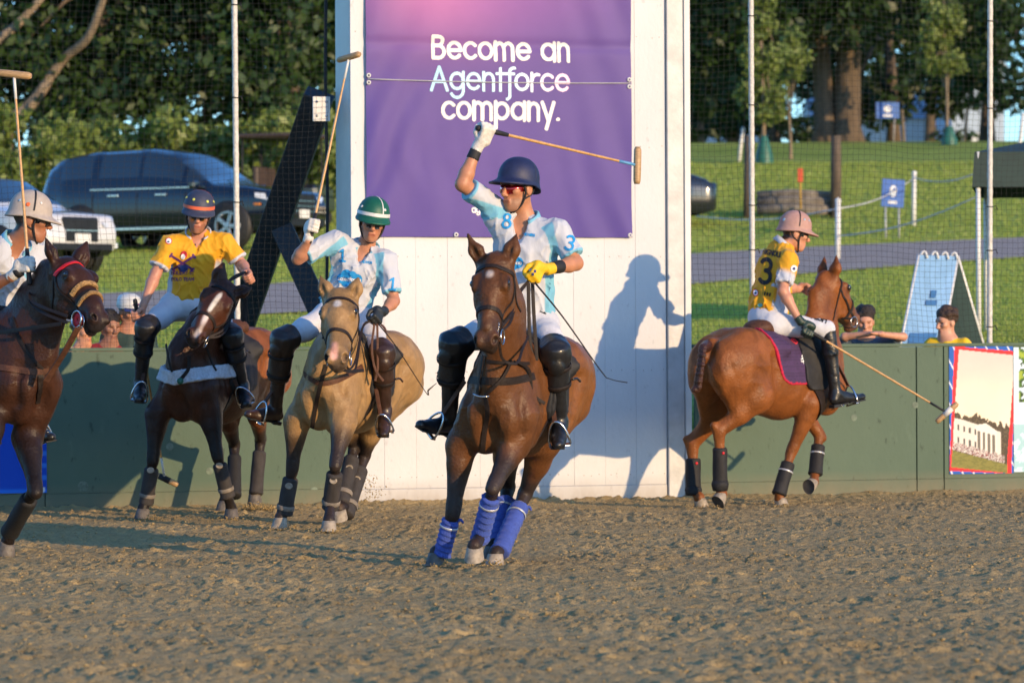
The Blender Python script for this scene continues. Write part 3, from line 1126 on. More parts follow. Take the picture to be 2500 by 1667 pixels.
def hand_prims(f, w, c, g, right=True, s=1.0, k=.006, grow=0.0, stick=.013):
    """fist closed round an axis g (thumb side) at c, wrist at w"""
    g = nrm(g)
    fw = nrm((c - w) - g * ((c - w) @ g))
    bk = np.cross(fw, g) if right else np.cross(g, fw)
    e = grow

    def Q(a, b, d):
        return c + s * (fw * a + bk * b + g * d)
    for o, ln in zip((.033, .011, -.011, -.032), (1.0, 1.06, 1.0, .86)):
        kn = Q(.026, .026, o)
        f.cone(Q(-.050, .016, o * .75), kn, .0135 * s + e, .0125 * s + e, k=.012)
        p1 = Q(.046 * ln, .004, o)
        p2 = Q(.034 * ln, -.028, o)
        p3 = Q(.004, -.034 * ln, o)
        f.cone(kn, p1, .0120 * s + e, .0105 * s + e, k=k)
        f.cone(p1, p2, .0105 * s + e, .0098 * s + e, k=k)
        f.cone(p2, p3, .0098 * s + e, .0085 * s + e, k=k)
    f.cone(Q(-.050, .010, -.018), Q(-.045, .010, .022), .019 * s + e, .021 * s + e, k=.015)
    f.cone(Q(-.045, -.004, .026), Q(-.012, -.020, .046), .017 * s + e, .0135 * s + e, k=.012)
    f.cone(Q(-.012, -.020, .046), Q(.022, -.030, .044), .0125 * s + e, .0105 * s + e, k=k)
    f.cone(w, Q(-.050, .008, 0), .026 * s + e, .026 * s + e, k=.02)


WHITE = A(.50, .52, .57)
LBLUE = A(.17, .44, .58)
DBLUE = A(.02, .32, .62)
YEL = A(.72, .34, .006)


def make_rider(name, label, group, J, tf, head, style, helmet, ground, skin=(.46, .22, .13), h=.007,
               glove=None, boot='boot', scale=1.0, glasses='dark_glass', beard=None, hair=(.03, .018, .012), grips=None, sleeve=.80, cut=None, legs=True, vneck=True, hscale=1.0):
    """J: joints in world space. tf: where the chest faces. head = (centre, forward, up)."""
    s = scale
    root = empty(name, ground, label, 'person', group)
    tf = nrm(tf)
    pel, neck = J['pelvis'], J['neck']
    tu = nrm(neck - pel)
    tf = nrm(tf - tu * (tf @ tu))
    tr = np.cross(tf, tu)            # the person's right
    Rt = np.array([tf, tr, tu])
    chest = lerp(pel, neck, .70)
    waist = lerp(pel, neck, .32)
    sR, sL = J['sR'], J['sL']
    # ---- body (one continuous surface)
    f = Field(h)
    Q, Rh = head_prims(f, head[0], head[1], head[2], s * hscale)
    f.cone(Q(-.025, 0, -.055), lerp(neck, pel, -.01), .055 * s, .060 * s, k=.03)
    f.cone(neck, chest, .060 * s, .105 * s, k=.05, flat=(tr, 1.25))
    f.cone(chest, waist, .110 * s, .095 * s, k=.05, flat=(tr, 1.30))
    f.cone(waist, pel, .085 * s, .095 * s, k=.05, flat=(tr, 1.25))
    for nm in 'RL':
        sh, el, wr = J['s' + nm], J['e' + nm], J['w' + nm]
        f.cone(lerp(neck, sh, .25) - tu * .03, sh - tu * .025, .040 * s, .036 * s, k=.03)
        f.cone(chest, sh - tu * .06, .075 * s, .045 * s, k=.03)
        f.cone(lerp(sh, el, .08), lerp(sh, el, .45), .044 * s, .046 * s, k=.02)
        f.cone(lerp(sh, el, .45), el, .049 * s, .038 * s, k=.03)
        fm = lerp(el, wr, .28)
        f.cone(el, fm, .039 * s, .043 * s, k=.025)
        f.cone(fm, wr, .043 * s, .027 * s, k=.02)
        f.ell(el, .034 * s, k=.02)
        if grips and nm in grips:
            g = grips[nm]
            hand_prims(f, wr, g[0], g[1], nm == 'R', s * .98)
        if legs:
            hp, kn, an, to = J['h' + nm], J['k' + nm], J['a' + nm], J['t' + nm]
            f.cone(pel, hp, .085 * s, .075 * s, k=.04)
            f.cone(hp, kn, .072 * s, .036 * s, k=.04)
            f.cone(kn, an, .036 * s, .026 * s, k=.03)
            f.cone(an, lerp(an, to, .6), .022 * s, .010 * s, k=.02)
    f.build()
    V, F = f.mesh(1)
    sk = A(*skin)
    hr = A(*hair)
    spl = [(pe(Q(.07, 0, -.04), .05 * s), sk * A(1.12, .95, .92), .03, .5),
           (pc(Q(.094, -.020, -.072), Q(.094, .020, -.072), .011 * s), sk * A(.7, .5, .48), .005, .6),
           (pe(Q(-.03, 0, .055), A(.10, .095, .085) * s, Rh), hr, .01),
           (pe(Q(-.075, 0, -.02), A(.055, .07, .06) * s, Rh), hr, .012)]
    if beard is not None:
        spl.append((pc(Q(.05, -.035, -.085), Q(.05, .035, -.085), .042 * s), A(*beard), .012, .75))
    spl.append((pc(Q(.096, -.019, -.072), Q(.096, .019, -.072), .008 * s), sk * A(.62, .42, .40), .004, .7))
    for nm in 'RL':
        spl.append((pe(J['e' + nm], .05), sk * A(.88, .8, .8), .03, .4))
    C = paint(V, sk, spl)
    body = mesh_obj('body', V, F, M['skin'], root, cols=C)
    # ---- jersey
    g = Field(h)
    o = .016 * s
    g.cone(lerp(neck, pel, .05), chest, .075 * s + o, .112 * s + o, k=.05, flat=(tr, 1.27))
    g.cone(chest, waist, .115 * s + o, .100 * s + o, k=.05, flat=(tr, 1.33))
    g.cone(waist, lerp(waist, pel, .62), .100 * s + o, .110 * s + o, k=.04, flat=(tr, 1.30))
    slv = {}
    for nm in 'RL':
        sh, el = J['s' + nm], J['e' + nm]
        sg = 1 if nm == 'R' else -1
        g.cone(lerp(neck, sh, .30) - tu * .03 * s, sh - tu * .012 * s, .056 * s + o * .6, .050 * s + o * .6, k=.05)
        g.cone(chest, sh - tu * .05 * s, .090 * s + o * .7, .062 * s + o * .7, k=.05)
        se = lerp(sh, el, sleeve)
        slv[nm] = (sh, se, el)
        g.cap(lerp(sh, el, -.02), se, .050 * s + o * .6, .054 * s + o * .9, k=.035)
    vt = lerp(neck, pel, -.02) + tf * .085 * s
    vb = lerp(neck, pel, .25) + tf * .142 * s
    if vneck:
        g.cone(vt, vb, .050 * s, .008 * s, k=.006, op='sub')
    if cut is not None:
        for c_ in cut:
            g.cone(c_[0], c_[1], c_[2], c_[2], k=.008, op='sub')
    seed = sum(map(ord, name + label)) % 97

    def folds(p):
        q = (p - pel) @ Rt.T
        wq = q + vnoise(q, 6, seed)[:, None] * .035
        r1_ = (1 - np.abs(vnoise(wq, (18, 18, 3.4), seed + 1))) ** 4
        dg = np.stack([wq[:, 0] + wq[:, 2] * .6, wq[:, 1] + wq[:, 2] * np.sign(q[:, 1]) * .9, wq[:, 2] * .3], 1)
        r2_ = (1 - np.abs(vnoise(dg, (13, 20, 6), seed + 2))) ** 5
        low = np.clip(1.30 - q[:, 2] / .60, .45, 1.2)
        return (.0065 - .017 * r1_ - .013 * r2_) * low + vnoise(q, 30, seed + 4) * .0015
    g.build(fold=folds)
    V, F = g.mesh(1)
    spl = []
    if style == 'white':
        base = WHITE
        def side(P_):
            q = (P_ - pel) @ Rt.T
            wdt = .142 * s
            a = sstep(np.abs(q[:, 1]), wdt - .008, wdt + .008) * (1 - sstep(q[:, 2], .34 * s, .40 * s)) * (q[:, 0] < .07 * s)
            return a
        spl.append((side, LBLUE, 0))
        for nm in 'RL':
            sh, se, el = slv[nm]
            d = nrm(se - sh)
            inn = nrm(-tu - d * (-tu @ d)) if abs(tu @ d) < .95 else tf
            ff = nrm(tf - d * (tf @ d))
            def gore(P_, sh=sh, d=d, inn=inn, ff=ff, se=se):
                q = P_ - sh
                t = q @ d
                Ls = np.linalg.norm(se - sh)
                rad = q - t[:, None] * d
                rn = np.linalg.norm(rad, axis=1) + 1e-9
                dv = nrm(ff * .55 + inn * .85)
                ang = np.arccos(np.clip((rad @ dv) / rn, -1, 1))
                on = (t > -.03) & (t < Ls + .02) & (rn < .095 * s)
                wd = 1.25 - .95 * np.clip(t / Ls, 0, 1)
                return on * (1 - sstep(ang, wd - .08, wd + .08))
            spl.append((gore, LBLUE, 0))
            spl.append((pe(se, A(.016, .12, .12) * s, np.array([d, ff, np.cross(d, ff)])), LBLUE, .004))
    else:
        base = YEL
        def side(P_):
            q = (P_ - pel) @ Rt.T
            wdt = .152 * s - np.clip(.28 * s - q[:, 2], 0, .2) * .10
            return sstep(np.abs(q[:, 1]), wdt - .006, wdt + .006) * (1 - sstep(q[:, 2], .30 * s, .36 * s)) * (q[:, 0] < .085 * s)
        spl.append((side, WHITE, 0))
        for nm in 'RL':
            sh, se, el = slv[nm]
            d = nrm(se - sh)
            ff = nrm(tf - d * (tf @ d))
            spl.append((pe(se, A(.020, .12, .12) * s, np.array([d, ff, np.cross(d, ff)])), WHITE, .004))
    C = paint(V, base, spl)
    shirt = mesh_obj('jersey', V, F, M['jersey'], root, cols=C)
    # collar: a standing band open at the throat
    cc = LBLUE if style == 'white' else WHITE
    nb = lerp(neck, head[0], .10)
    nd = nrm(head[0] - neck)
    nf = nrm(tf - nd * (tf @ nd)); nr_ = np.cross(nf, nd)
    V, F = [], []
    nseg = 30
    for i in range(nseg + 1):
        a = math.radians(28 + (360 - 56) * i / nseg)
        dr = nf * math.cos(a) * .080 * s + nr_ * math.sin(a) * .084 * s
        front = max(0, math.cos(a))
        lo_ = nb + dr * 1.02 - nd * (.012 + .038 * front) * s
        hi_ = nb + dr * (.98 + .18 * front) + nd * (.038 - .020 * front) * s
        ou = nrm(dr)
        V += [lo_, hi_, hi_ + ou * .012 * s - nd * .004, lo_ + ou * .016 * s]
    for i in range(nseg):
        for k in range(4):
            k2 = (k + 1) % 4
            F.append((i * 4 + k, i * 4 + k2, (i + 1) * 4 + k2, (i + 1) * 4 + k))
    F += [(3, 2, 1, 0), tuple(nseg * 4 + k for k in range(4))]
    mesh_obj('collar', np.array(V), F, M['jersey'], shirt, cols=np.tile(cc, (len(V), 1)))
    out = dict(root=root, body=body, shirt=shirt, f=f, g=g, Rt=Rt, tf=tf, tr=tr, tu=tu, pel=pel, slv=slv, Q=Q, J=J)
    # ---- breeches, boots, knee guards
    if legs:
        b = Field(h)
        b.cone(pel, pel + tu * .04, .112 * s, .100 * s, k=.04, flat=(tr, 1.25))
        for nm in 'RL':
            hp, kn, an, to = J['h' + nm], J['k' + nm], J['a' + nm], J['t' + nm]
            b.cone(pel - tu * .03, hp, .112 * s, .098 * s, k=.06)
            b.cone(hp, lerp(hp, kn, .5), .096 * s, .082 * s, k=.05)
            b.cone(lerp(hp, kn, .5), lerp(hp, kn, .88), .082 * s, .064 * s, k=.03)
            b.cone(lerp(hp, kn, .86), kn, .066 * s, .056 * s, k=.03)
            b.cone(kn, lerp(kn, an, .2), .055 * s, .052 * s, k=.03)

        def bf(p):
            return vnoise(p, (16, 16, 10), seed + 9) * .004 + vnoise(p, (34, 34, 20), seed + 8) * .0018
        b.build(fold=bf)
        V, F = b.mesh(1)
        out['breeches'] = mesh_obj('breeches', V, F, M['breech'], root)
        out['b'] = b
        for nm in 'RL':
            kn, an, to = J['k' + nm], J['a' + nm], J['t' + nm]
            sd = nrm(kn - an)
            fd = nrm(to - an)
            b = Field(h)
            b.cap(lerp(kn, an, .03), lerp(kn, an, .40), .062 * s, .063 * s, k=.02)
            b.cone(lerp(kn, an, .32), an, .058 * s, .043 * s, k=.02)
            heel = an - sd * .060 * s - nrm(fd - sd * (fd @ sd)) * .025 * s
            b.cone(an, heel + sd * .025, .044 * s, .036 * s, k=.02)
            ball = lerp(heel, to, .70)
            b.cone(heel + sd * .018, ball, .034 * s, .038 * s, k=.03, flat=(sd, .8))
            b.cone(ball, to, .038 * s, .032 * s, k=.02, flat=(sd, .80))
            b.cone(an, ball, .044 * s, .036 * s, k=.03)
            b.build(fold=lambda p: vnoise(p, (30, 30, 45), seed + 3) * .0022)
            V, F = b.mesh(1)
            bo = mesh_obj('boot', V, F, M[boot], root)
            so = MB()
            fs = nrm(to - heel); ss = nrm(np.cross(fs, sd)); su = np.cross(ss, fs)
            for (t0, t1, wd, dz) in ((-.12, .16, .032, .020), (.16, .45, .028, .010), (.45, 1.02, .038, .010)):
                so.box(lerp(heel, to, (t0 + t1) / 2) - su * (.022 + dz * .4) * s, (fs, ss, su), (np.linalg.norm(to - heel) * (t1 - t0) / 2, wd * s, dz * .6 * s), .003)
            so.build('boot_sole', M['rubber'], bo)
            out['heel' + nm] = heel
            out['boot' + nm] = bo
    # ---- gloves
    if glove and grips:
        for nm, gm in glove.items():
            gf = Field(.0045)
            hand_prims(gf, lerp(J['w' + nm], grips[nm][0], .15), grips[nm][0], grips[nm][1], nm == 'R', s, grow=.0028)
            gf.cap(lerp(J['w' + nm], J['e' + nm], .10), lerp(J['w' + nm], grips[nm][0], .35), .034 * s, .033 * s, k=.012)
            gf.build(pad=.02)
            V, F = gf.mesh(1)
            out['glove' + nm] = mesh_obj('glove', V, F, M[gm], root)
            out['gf' + nm] = gf
    # ---- glasses
    if glasses:
        gl = []
        V, F = [], []
        n = 17
        for i in range(n):
            a = math.radians(-78 + 156 * i / (n - 1))
            y = math.sin(a) * .071
            x = .026 + math.cos(a) * .076
            ya = abs(y)
            lo_ = -.030 + (.014 if ya < .012 else 0) + max(0, ya - .04) * .45
            hi_ = .022 - max(0, ya - .045) * .2
            for (dx, z) in ((0, lo_), (.001, (lo_ + hi_) / 2), (0, hi_), (-.006, hi_), (-.006, lo_)):
                V.append(Q(x + dx * 4, y, z))
        for i in range(n - 1):
            for k in range(5):
                k2 = (k + 1) % 5
                F.append((i * 5 + k, i * 5 + k2, (i + 1) * 5 + k2, (i + 1) * 5 + k))
        F += [(4, 3, 2, 1, 0), tuple((n - 1) * 5 + k for k in range(5))]
        go = mesh_obj('sunglasses', np.array(V), F, M[glasses], root)
        fr = MB()
        fr.tube([Q(.026 + math.cos(a) * .078, math.sin(a) * .073, .024) for a in np.radians(np.linspace(-80, 80, 15))], .0035, 6)
        for y in (-1, 1):
            fr.tube([Q(.040, y * .075, .014), Q(-.02, y * .082, .010), Q(-.045, y * .082, -.004)], .0035, 6)
        fr.build('frame', M['rubber'], go, True)
    # ---- helmet
    if helmet:
        make_helmet(root, Q, head, s * hscale, helmet)
    return out


def make_helmet(root, Q, head, s, hp):
    """polo helmet: dome with a brim that is long in front; hp: colour material, tilt, extras"""
    fw = nrm(head[1]); up = nrm(head[2] - fw * (head[2] @ fw)); r = np.cross(fw, up)
    ti = math.radians(hp.get('tilt', 0))
    f2 = fw * math.cos(ti) + up * math.sin(ti)
    u2 = up * math.cos(ti) - fw * math.sin(ti)
    c = Q(-.010, 0, .046)
    ax, ay, az = .126 * s, .108 * s, .126 * s
    V, F = [], []
    seg, rings = 40, 12
    prof = []
    for i in range(rings + 1):
        a = math.pi / 2 * (1 - i / rings)
        prof.append((math.cos(a) ** .92, math.sin(a) ** .9, 0))
    def ring(rx, z, ext):
        for k in range(seg):
            a = 2 * math.pi * k / seg
            ca, sa = math.cos(a), math.sin(a)
            fr = max(0.0, ca)
            bk = max(0.0, -ca)
            e = ext * (.007 + hp.get('brim', .050) * fr ** 1.7 + .008 * bk) * s
            dz = -ext * (.010 + .012 * fr + hp.get('nape', .012) * bk) * s
            V.append(c + f2 * (rx * ax * ca + e * ca) + r * (rx * ay * sa + e * sa) + u2 * (z * az + dz))
    for (rx, z, _) in prof:
        ring(rx, z, 0)
    ring(1.0, -.06, .15)
    ring(1.0, -.10, .55)
    ring(1.0, -.10, 1.0)
    ring(1.0, -.17, 1.0)
    ring(1.0, -.19, .5)
    ring(.97, -.17, 0)
    ring(.93, .3, 0)
    n = rings + 8
    for i in range(n - 1):
        for k in range(seg):
            k2 = (k + 1) % seg
            F.append((i * seg + k, (i + 1) * seg + k, (i + 1) * seg + k2, i * seg + k2))
    ho = mesh_obj('helmet', np.array(V), F, M[hp['mat']], root)
    def on(a, z, off=.0025):
        """point on the dome: azimuth a (deg, 0 front, + right), height 0..1"""
        e = math.asin(min(1, max(0, z) ** (1 / .9)))
        rx = math.cos(e) ** .92
        a = math.radians(a)
        p = c + f2 * (rx * ax + off) * math.cos(a) + r * (rx * ay + off) * math.sin(a) + u2 * (z * az + (off if z > .6 else 0))
        return p
    if hp.get('band'):
        V, F = [], []
        for k in range(seg + 1):
            a = 360 * k / seg
            V += [on(a, .02, .003), on(a, .20, .003)]
        F = [(2 * k, 2 * k + 2, 2 * k + 3, 2 * k + 1) for k in range(seg)]
        mesh_obj('helmet_band', np.array(V), F, M[hp['band']], ho)
    for (a0, a1, wd, mt) in hp.get('ribs', []):
        pts = [on(a0, z) for z in np.linspace(.05, .98, 9)] + [c + u2 * (az + .002)] + [on(a1, z) for z in np.linspace(.98, .05, 9)]
        V, F = [], []
        sdv = nrm(np.cross(pts[4] - pts[0], pts[-1] - pts[0]))
        for p in pts:
            V += [p - sdv * wd / 2, p + sdv * wd / 2]
        F = [(2 * k, 2 * k + 2, 2 * k + 3, 2 * k + 1) for k in range(len(pts) - 1)]
        mesh_obj('helmet_rib', np.array(V), F, M[mt], ho)
    for (a, z, rad, mt) in hp.get('vents', []):
        p = on(a, z, .001)
        n_ = nrm(p - c + u2 * .01)
        V, F = revolve(p, n_, [(rad, 0), (rad, .003), (rad * .5, .0035), (.0005, .002)], 10)
        mesh_obj('vent', np.array(V), F, M[mt], ho)
    # chin strap
    sm = M['black']
    for y in (-1, 1):
        tube('chin_strap', [Q(.035, y * .080, .02), Q(.020, y * .078, -.03), Q(.030, y * .058, -.085), Q(.045, y * .02, -.125), Q(.05, 0, -.130)], .006 * s, sm, root, 6, 14)
        tube('chin_strap', [Q(-.06, y * .075, .02), Q(-.03, y * .080, -.03), Q(.015, y * .070, -.055)], .005 * s, sm, root, 6, 8)
    return ho


def knee_guard(R, nm, mt, wd=.082, up=.10, dn=.50, panel=True, fwd=None):
    """polo knee guard strapped over the knee and shin"""
    J = R['J']
    hp, kn, an = J['h' + nm], J['k' + nm], J['a' + nm]
    sd = nrm(an - kn)
    th = nrm(hp - kn)
    ff = fwd if fwd is not None else nrm(-(th) - sd * (-th @ sd))
    ff = nrm(ff - sd * (ff @ sd))
    g = Field(.008)
    g.cap(kn - sd * .050 + th * .02 + ff * .006, lerp(kn, an, dn) + ff * .006, wd, wd * .86, k=.02, rnd=.012)
    g.cap(kn + th * up, kn - th * .03, wd * 1.08, wd, k=.03, rnd=.012)
    g.ell(kn + ff * .004, wd * .90, k=.03)
    pad = kn + sd * .055 + ff * (wd * .80)
    rr = np.array([ff, sd, np.cross(ff, sd)])
    if panel:
        g.ell(pad, A(.035, .062, .052), rr, k=.008)
    g.build(fold=lambda p: vnoise(p, 22, 4) * .003)
    V, F = g.mesh(1)
    o = mesh_obj('knee_guard', V, F, M[mt], R['root'])
    for t in (.30, .80):
        c_ = lerp(kn, an, t * dn) + ff * .006
        band('guard_strap', c_, an, wd * (1.05 - .12 * t), M['tack'], o, .026)
    si = nrm(np.cross(sd, ff)) * (1 if nm == 'R' else -1)
    tube('strap_end', [lerp(kn, an, dn * .84) - ff * .02 + si * wd, lerp(kn, an, dn * .88) - ff * .05 + si * (wd + .03), lerp(kn, an, dn) - ff * .06 + si * (wd + .05)], .008, M[mt], o, 6, 8)
    return o


def mallet(name, label, a, b, hax, gripm='black', cane='cane', tip='tape_white', headlen=.235, head_tapes=(), group='polo mallets', tiplen=.12):
    """a: butt of the handle, b: where the shaft meets the head, hax: direction of the head"""
    hax = nrm(hax)
    root = empty(name, a, label, 'mallet', group)
    d = nrm(b - a)
    Ls = np.linalg.norm(b - a)
    n = 40
    ts = np.linspace(0.0, 1, n)
    rad = np.array([.0105 - .003 * t + (.0012 if (i % 5 == 0) else 0) for i, t in enumerate(ts)])
    tube('shaft', [lerp(a, b, t) for t in ts], rad, M[cane], root, 8)
    tube('grip', [a - d * .015, a, a + d * .05, a + d * .14, a + d * .22], [.014, .018, .0165, .0165, .013], M[gripm], root, 10)
    if tip:
        tube('shaft_tape', [lerp(a, b, 1 - tiplen), b], .0098, M[tip], root, 8)
    pts = [b + hax * headlen * t for t in (-.5, -.46, -.2, .2, .46, .5)]
    pts[0] = pts[1] - hax * .012
    hd = tube('mallet_head', [b + hax * headlen * t for t in (-.5, -.42, -.15, .15, .42, .5)], [.018, .023, .0245, .0245, .024, .016], M['wood_head'], root, 12)
    for (t0, t1, mt) in head_tapes:
        tube('head_tape', [b + hax * headlen * t0, b + hax * headlen * t1], .0255, M[mt], hd, 12)
    return root


def stirrup(hs, foot_c, toe, side, leather_top, mt='steel'):
    """iron round the ball of the foot plus its leather"""
    toe = nrm(toe)
    top_dir = nrm(leather_top - foot_c)
    upv = nrm(top_dir - toe * (top_dir @ toe))
    sd = np.cross(upv, toe)
    pts = [foot_c + upv * (-.045) + sd * x for x in (-.062, 0, .062)]
    arch = [foot_c + upv * (.055 + .055 * math.sin(a) - .10 * (1 - math.sin(a))) + sd * .064 * math.cos(a) for a in np.linspace(0, math.pi, 13)]
    o = MB()
    o.tube(arch, .0075, 8)
    o.box(foot_c - upv * .048, (sd, toe, upv), (.064, .020, .006), .002)
    ob = o.build('stirrup_iron', M[mt], hs.root, True)
    top = foot_c + upv * .112
    strap('stirrup_leather', [top, lerp(top, leather_top, .5), leather_top], .028, .008, M['tack_brown'], hs.root, n=8, normal=toe)
    return ob

# ------------------------------------------------------------------ ground
WT = nrm(A(1, .30, 0))              # along the end wall
WN = nrm(A(.30, -1, 0))             # out of the wall, towards the arena


def wallY(X):
    return 31.62 + .30 * X


def WP(X, n, z):
    """point on the wall line at X, moved n metres towards the arena"""
    return A(X, wallY(X), 0) + WN * n + A(0, 0, z)


def terr(X, Y):
    X = np.asarray(X, float); Y = np.asarray(Y, float)
    t = Y - (31.62 + .30 * X)
    g = np.interp(Y, [31, 34, 40, 60, 70, 110, 150, 300, 900], [.55, .80, 1.37, 2.64, 3.27, 7.27, 8.6, 10.5, 14])
    return g * sstep(t, .25, 1.6) - .06 * (1 - sstep(t, .0, .6))


def grass_mat():
    m, t, b = newmat('lawn')
    N, L = t.nodes, t.links
    tc = N.new('ShaderNodeTexCoord')
    n1 = N.new('ShaderNodeTexNoise'); n1.inputs['Scale'].default_value = .35; n1.inputs['Detail'].default_value = 6
    n2 = N.new('ShaderNodeTexNoise'); n2.inputs['Scale'].default_value = 9.0; n2.inputs['Detail'].default_value = 6
    L.new(tc.outputs['Object'], n1.inputs['Vector']); L.new(tc.outputs['Object'], n2.inputs['Vector'])
    r1 = N.new('ShaderNodeValToRGB')
    r1.color_ramp.elements[0].position = .30; r1.color_ramp.elements[0].color = (.22, .30, .045, 1)
    r1.color_ramp.elements[1].position = .72; r1.color_ramp.elements[1].color = (.34, .41, .08, 1)
    L.new(n1.outputs['Fac'], r1.inputs['Fac'])
    r2 = N.new('ShaderNodeMapRange'); r2.inputs['From Min'].default_value = .3; r2.inputs['From Max'].default_value = .7
    r2.inputs['To Min'].default_value = .65; r2.inputs['To Max'].default_value = 1.3
    L.new(n2.outputs['Fac'], r2.inputs['Value'])
    mx = N.new('ShaderNodeMix'); mx.data_type = 'RGBA'; mx.blend_type = 'MULTIPLY'; mx.inputs[0].default_value = 1
    L.new(r1.outputs[0], mx.inputs[6]); L.new(r2.outputs[0], mx.inputs[7]); L.new(mx.outputs[2], b.inputs['Base Color'])
    b.inputs['Roughness'].default_value = .85
    b.inputs['Specular IOR Level'].default_value = .2
    n3 = N.new('ShaderNodeTexNoise'); n3.inputs['Scale'].default_value = 22; n3.inputs['Detail'].default_value = 5
    L.new(tc.outputs['Object'], n3.inputs['Vector'])
    bp = N.new('ShaderNodeBump'); bp.inputs['Strength'].default_value = .5; bp.inputs['Distance'].default_value = .06
    L.new(n3.outputs['Fac'], bp.inputs['Height']); L.new(bp.outputs[0], b.inputs['Normal'])
    return m


M['lawn'] = grass_mat()


def grid_sheet(name, xs, ys, zf, mt, origin=None, mask=None):
    X, Y = np.meshgrid(xs, ys, indexing='ij')
    Z = zf(X.ravel(), Y.ravel())
    V = np.stack([X.ravel(), Y.ravel(), Z], axis=1)
    ny = len(ys)
    i, j = np.meshgrid(np.arange(len(xs) - 1), np.arange(ny - 1), indexing='ij')
    i, j = i.ravel(), j.ravel()
    F = np.stack([i * ny + j, (i + 1) * ny + j, (i + 1) * ny + j + 1, i * ny + j + 1], axis=1)
    if mask is not None:
        c = V[F].mean(axis=1)
        F = F[mask(c[:, 0], c[:, 1])]
    return mesh_obj(name, V, F, mt, None, True)


xs = np.concatenate([np.linspace(-700, -60, 14), np.linspace(-50, -14, 24), np.linspace(-12, 16, 90), np.linspace(18, 60, 24), np.linspace(80, 700, 14)])
ys = np.concatenate([np.linspace(-300, 20, 10), np.linspace(26, 46, 90), np.linspace(47, 120, 90), np.linspace(125, 220, 20), np.linspace(260, 1500, 14)])
tag(grid_sheet('ground', xs, ys, terr, M['lawn']), kind='structure')


def footing_mat():
    m, t, b = newmat('arena_footing')
    N, L = t.nodes, t.links
    tc = N.new('ShaderNodeTexCoord')
    def noise(sc, det=6, ro=.65):
        n = N.new('ShaderNodeTexNoise'); n.inputs['Scale'].default_value = sc; n.inputs['Detail'].default_value = det; n.inputs['Roughness'].default_value = ro
        L.new(tc.outputs['Object'], n.inputs['Vector'])
        return n
    n1, n2, n3 = noise(.9), noise(14), noise(48, 5)
    r1 = N.new('ShaderNodeValToRGB')
    r1.color_ramp.elements[0].position = .33; r1.color_ramp.elements[0].color = (.355, .245, .105, 1)
    r1.color_ramp.elements[1].position = .68; r1.color_ramp.elements[1].color = (.60, .43, .20, 1)
    mixf = N.new('ShaderNodeMath'); mixf.operation = 'MULTIPLY_ADD'; mixf.inputs[1].default_value = .55
    mul = N.new('ShaderNodeMath'); mul.operation = 'MULTIPLY'; mul.inputs[1].default_value = .45
    L.new(n1.outputs['Fac'], mul.inputs[0]); L.new(n2.outputs['Fac'], mixf.inputs[0]); L.new(mul.outputs[0], mixf.inputs[2])
    L.new(mixf.outputs[0], r1.inputs['Fac'])
    # dark rubber and fibre crumbs
    v = N.new('ShaderNodeTexVoronoi'); v.inputs['Scale'].default_value = 34; v.inputs['Randomness'].default_value = 1
    L.new(tc.outputs['Object'], v.inputs['Vector'])
    lt = N.new('ShaderNodeMath'); lt.operation = 'LESS_THAN'; lt.inputs[1].default_value = .16
    L.new(v.outputs['Distance'], lt.inputs[0])
    gt = N.new('ShaderNodeMath'); gt.operation = 'GREATER_THAN'; gt.inputs[1].default_value = .50
    L.new(n3.outputs['Fac'], gt.inputs[0])
    an = N.new('ShaderNodeMath'); an.operation = 'MULTIPLY'
    L.new(lt.outputs[0], an.inputs[0]); L.new(gt.outputs[0], an.inputs[1])
    mx = N.new('ShaderNodeMix'); mx.data_type = 'RGBA'
    L.new(an.outputs[0], mx.inputs[0]); L.new(r1.outputs[0], mx.inputs[6]); mx.inputs[7].default_value = (.06, .05, .045, 1)
    L.new(mx.outputs[2], b.inputs['Base Color'])
    b.inputs['Roughness'].default_value = .95
    b.inputs['Specular IOR Level'].default_value = .15
    bp = N.new('ShaderNodeBump'); bp.inputs['Strength'].default_value = 1.0; bp.inputs['Distance'].default_value = .03
    L.new(n3.outputs['Fac'], bp.inputs['Height']); L.new(bp.outputs[0], b.inputs['Normal'])
    return m


M['footing'] = footing_mat()


PR = [(RNG.uniform(-.155, .155), RNG.uniform(14, 32), RNG.uniform(0, 6.28), RNG.uniform(.8, 1.25)) for _ in range(420)]


def foot_z(x, y, prints=False):
    ca, sa = math.cos(.5), math.sin(.5)
    p = np.stack([x * ca + y * sa, -x * sa + y * ca, np.zeros_like(x)], axis=1)
    wv = vnoise(p, 3, 30)[:, None]
    z = vnoise(p, 1.1, 21) * .010
    z += vnoise(p + .10 * wv, 8.0, 22) * .0035
    patch = .55 + .45 * sstep(vnoise(p, 1.7, 27) + .5 * vnoise(p, 4, 28), -.35, .5)
    c = vnoise(p + .03 * wv, 25, 23)
    z += np.clip(c - .05, 0, 1) * .028 * patch
    z += vnoise(p[:, [1, 0, 2]], 38, 24) * .0065 * patch
    if prints:
        for (u, yy, an, sc_) in PR:
            xx = u * yy
            m = np.flatnonzero((np.abs(x - xx) < .16) & (np.abs(y - yy) < .16))
            if len(m) == 0:
                continue
            dx, dy = x[m] - xx, y[m] - yy
            r_ = np.hypot(dx, dy) / (.062 * sc_)
            z[m] += -.020 * (1 - sstep(r_, .75, 1.1)) + .008 * np.exp(-((r_ - 1.35) / .3) ** 2) * (1 + .6 * np.cos(np.arctan2(dy, dx) - an))
    berm = sstep(y - (31.62 + .30 * x), -.45, -.02)
    return z + berm * (.015 + .02 * vnoise(p, 5, 26))


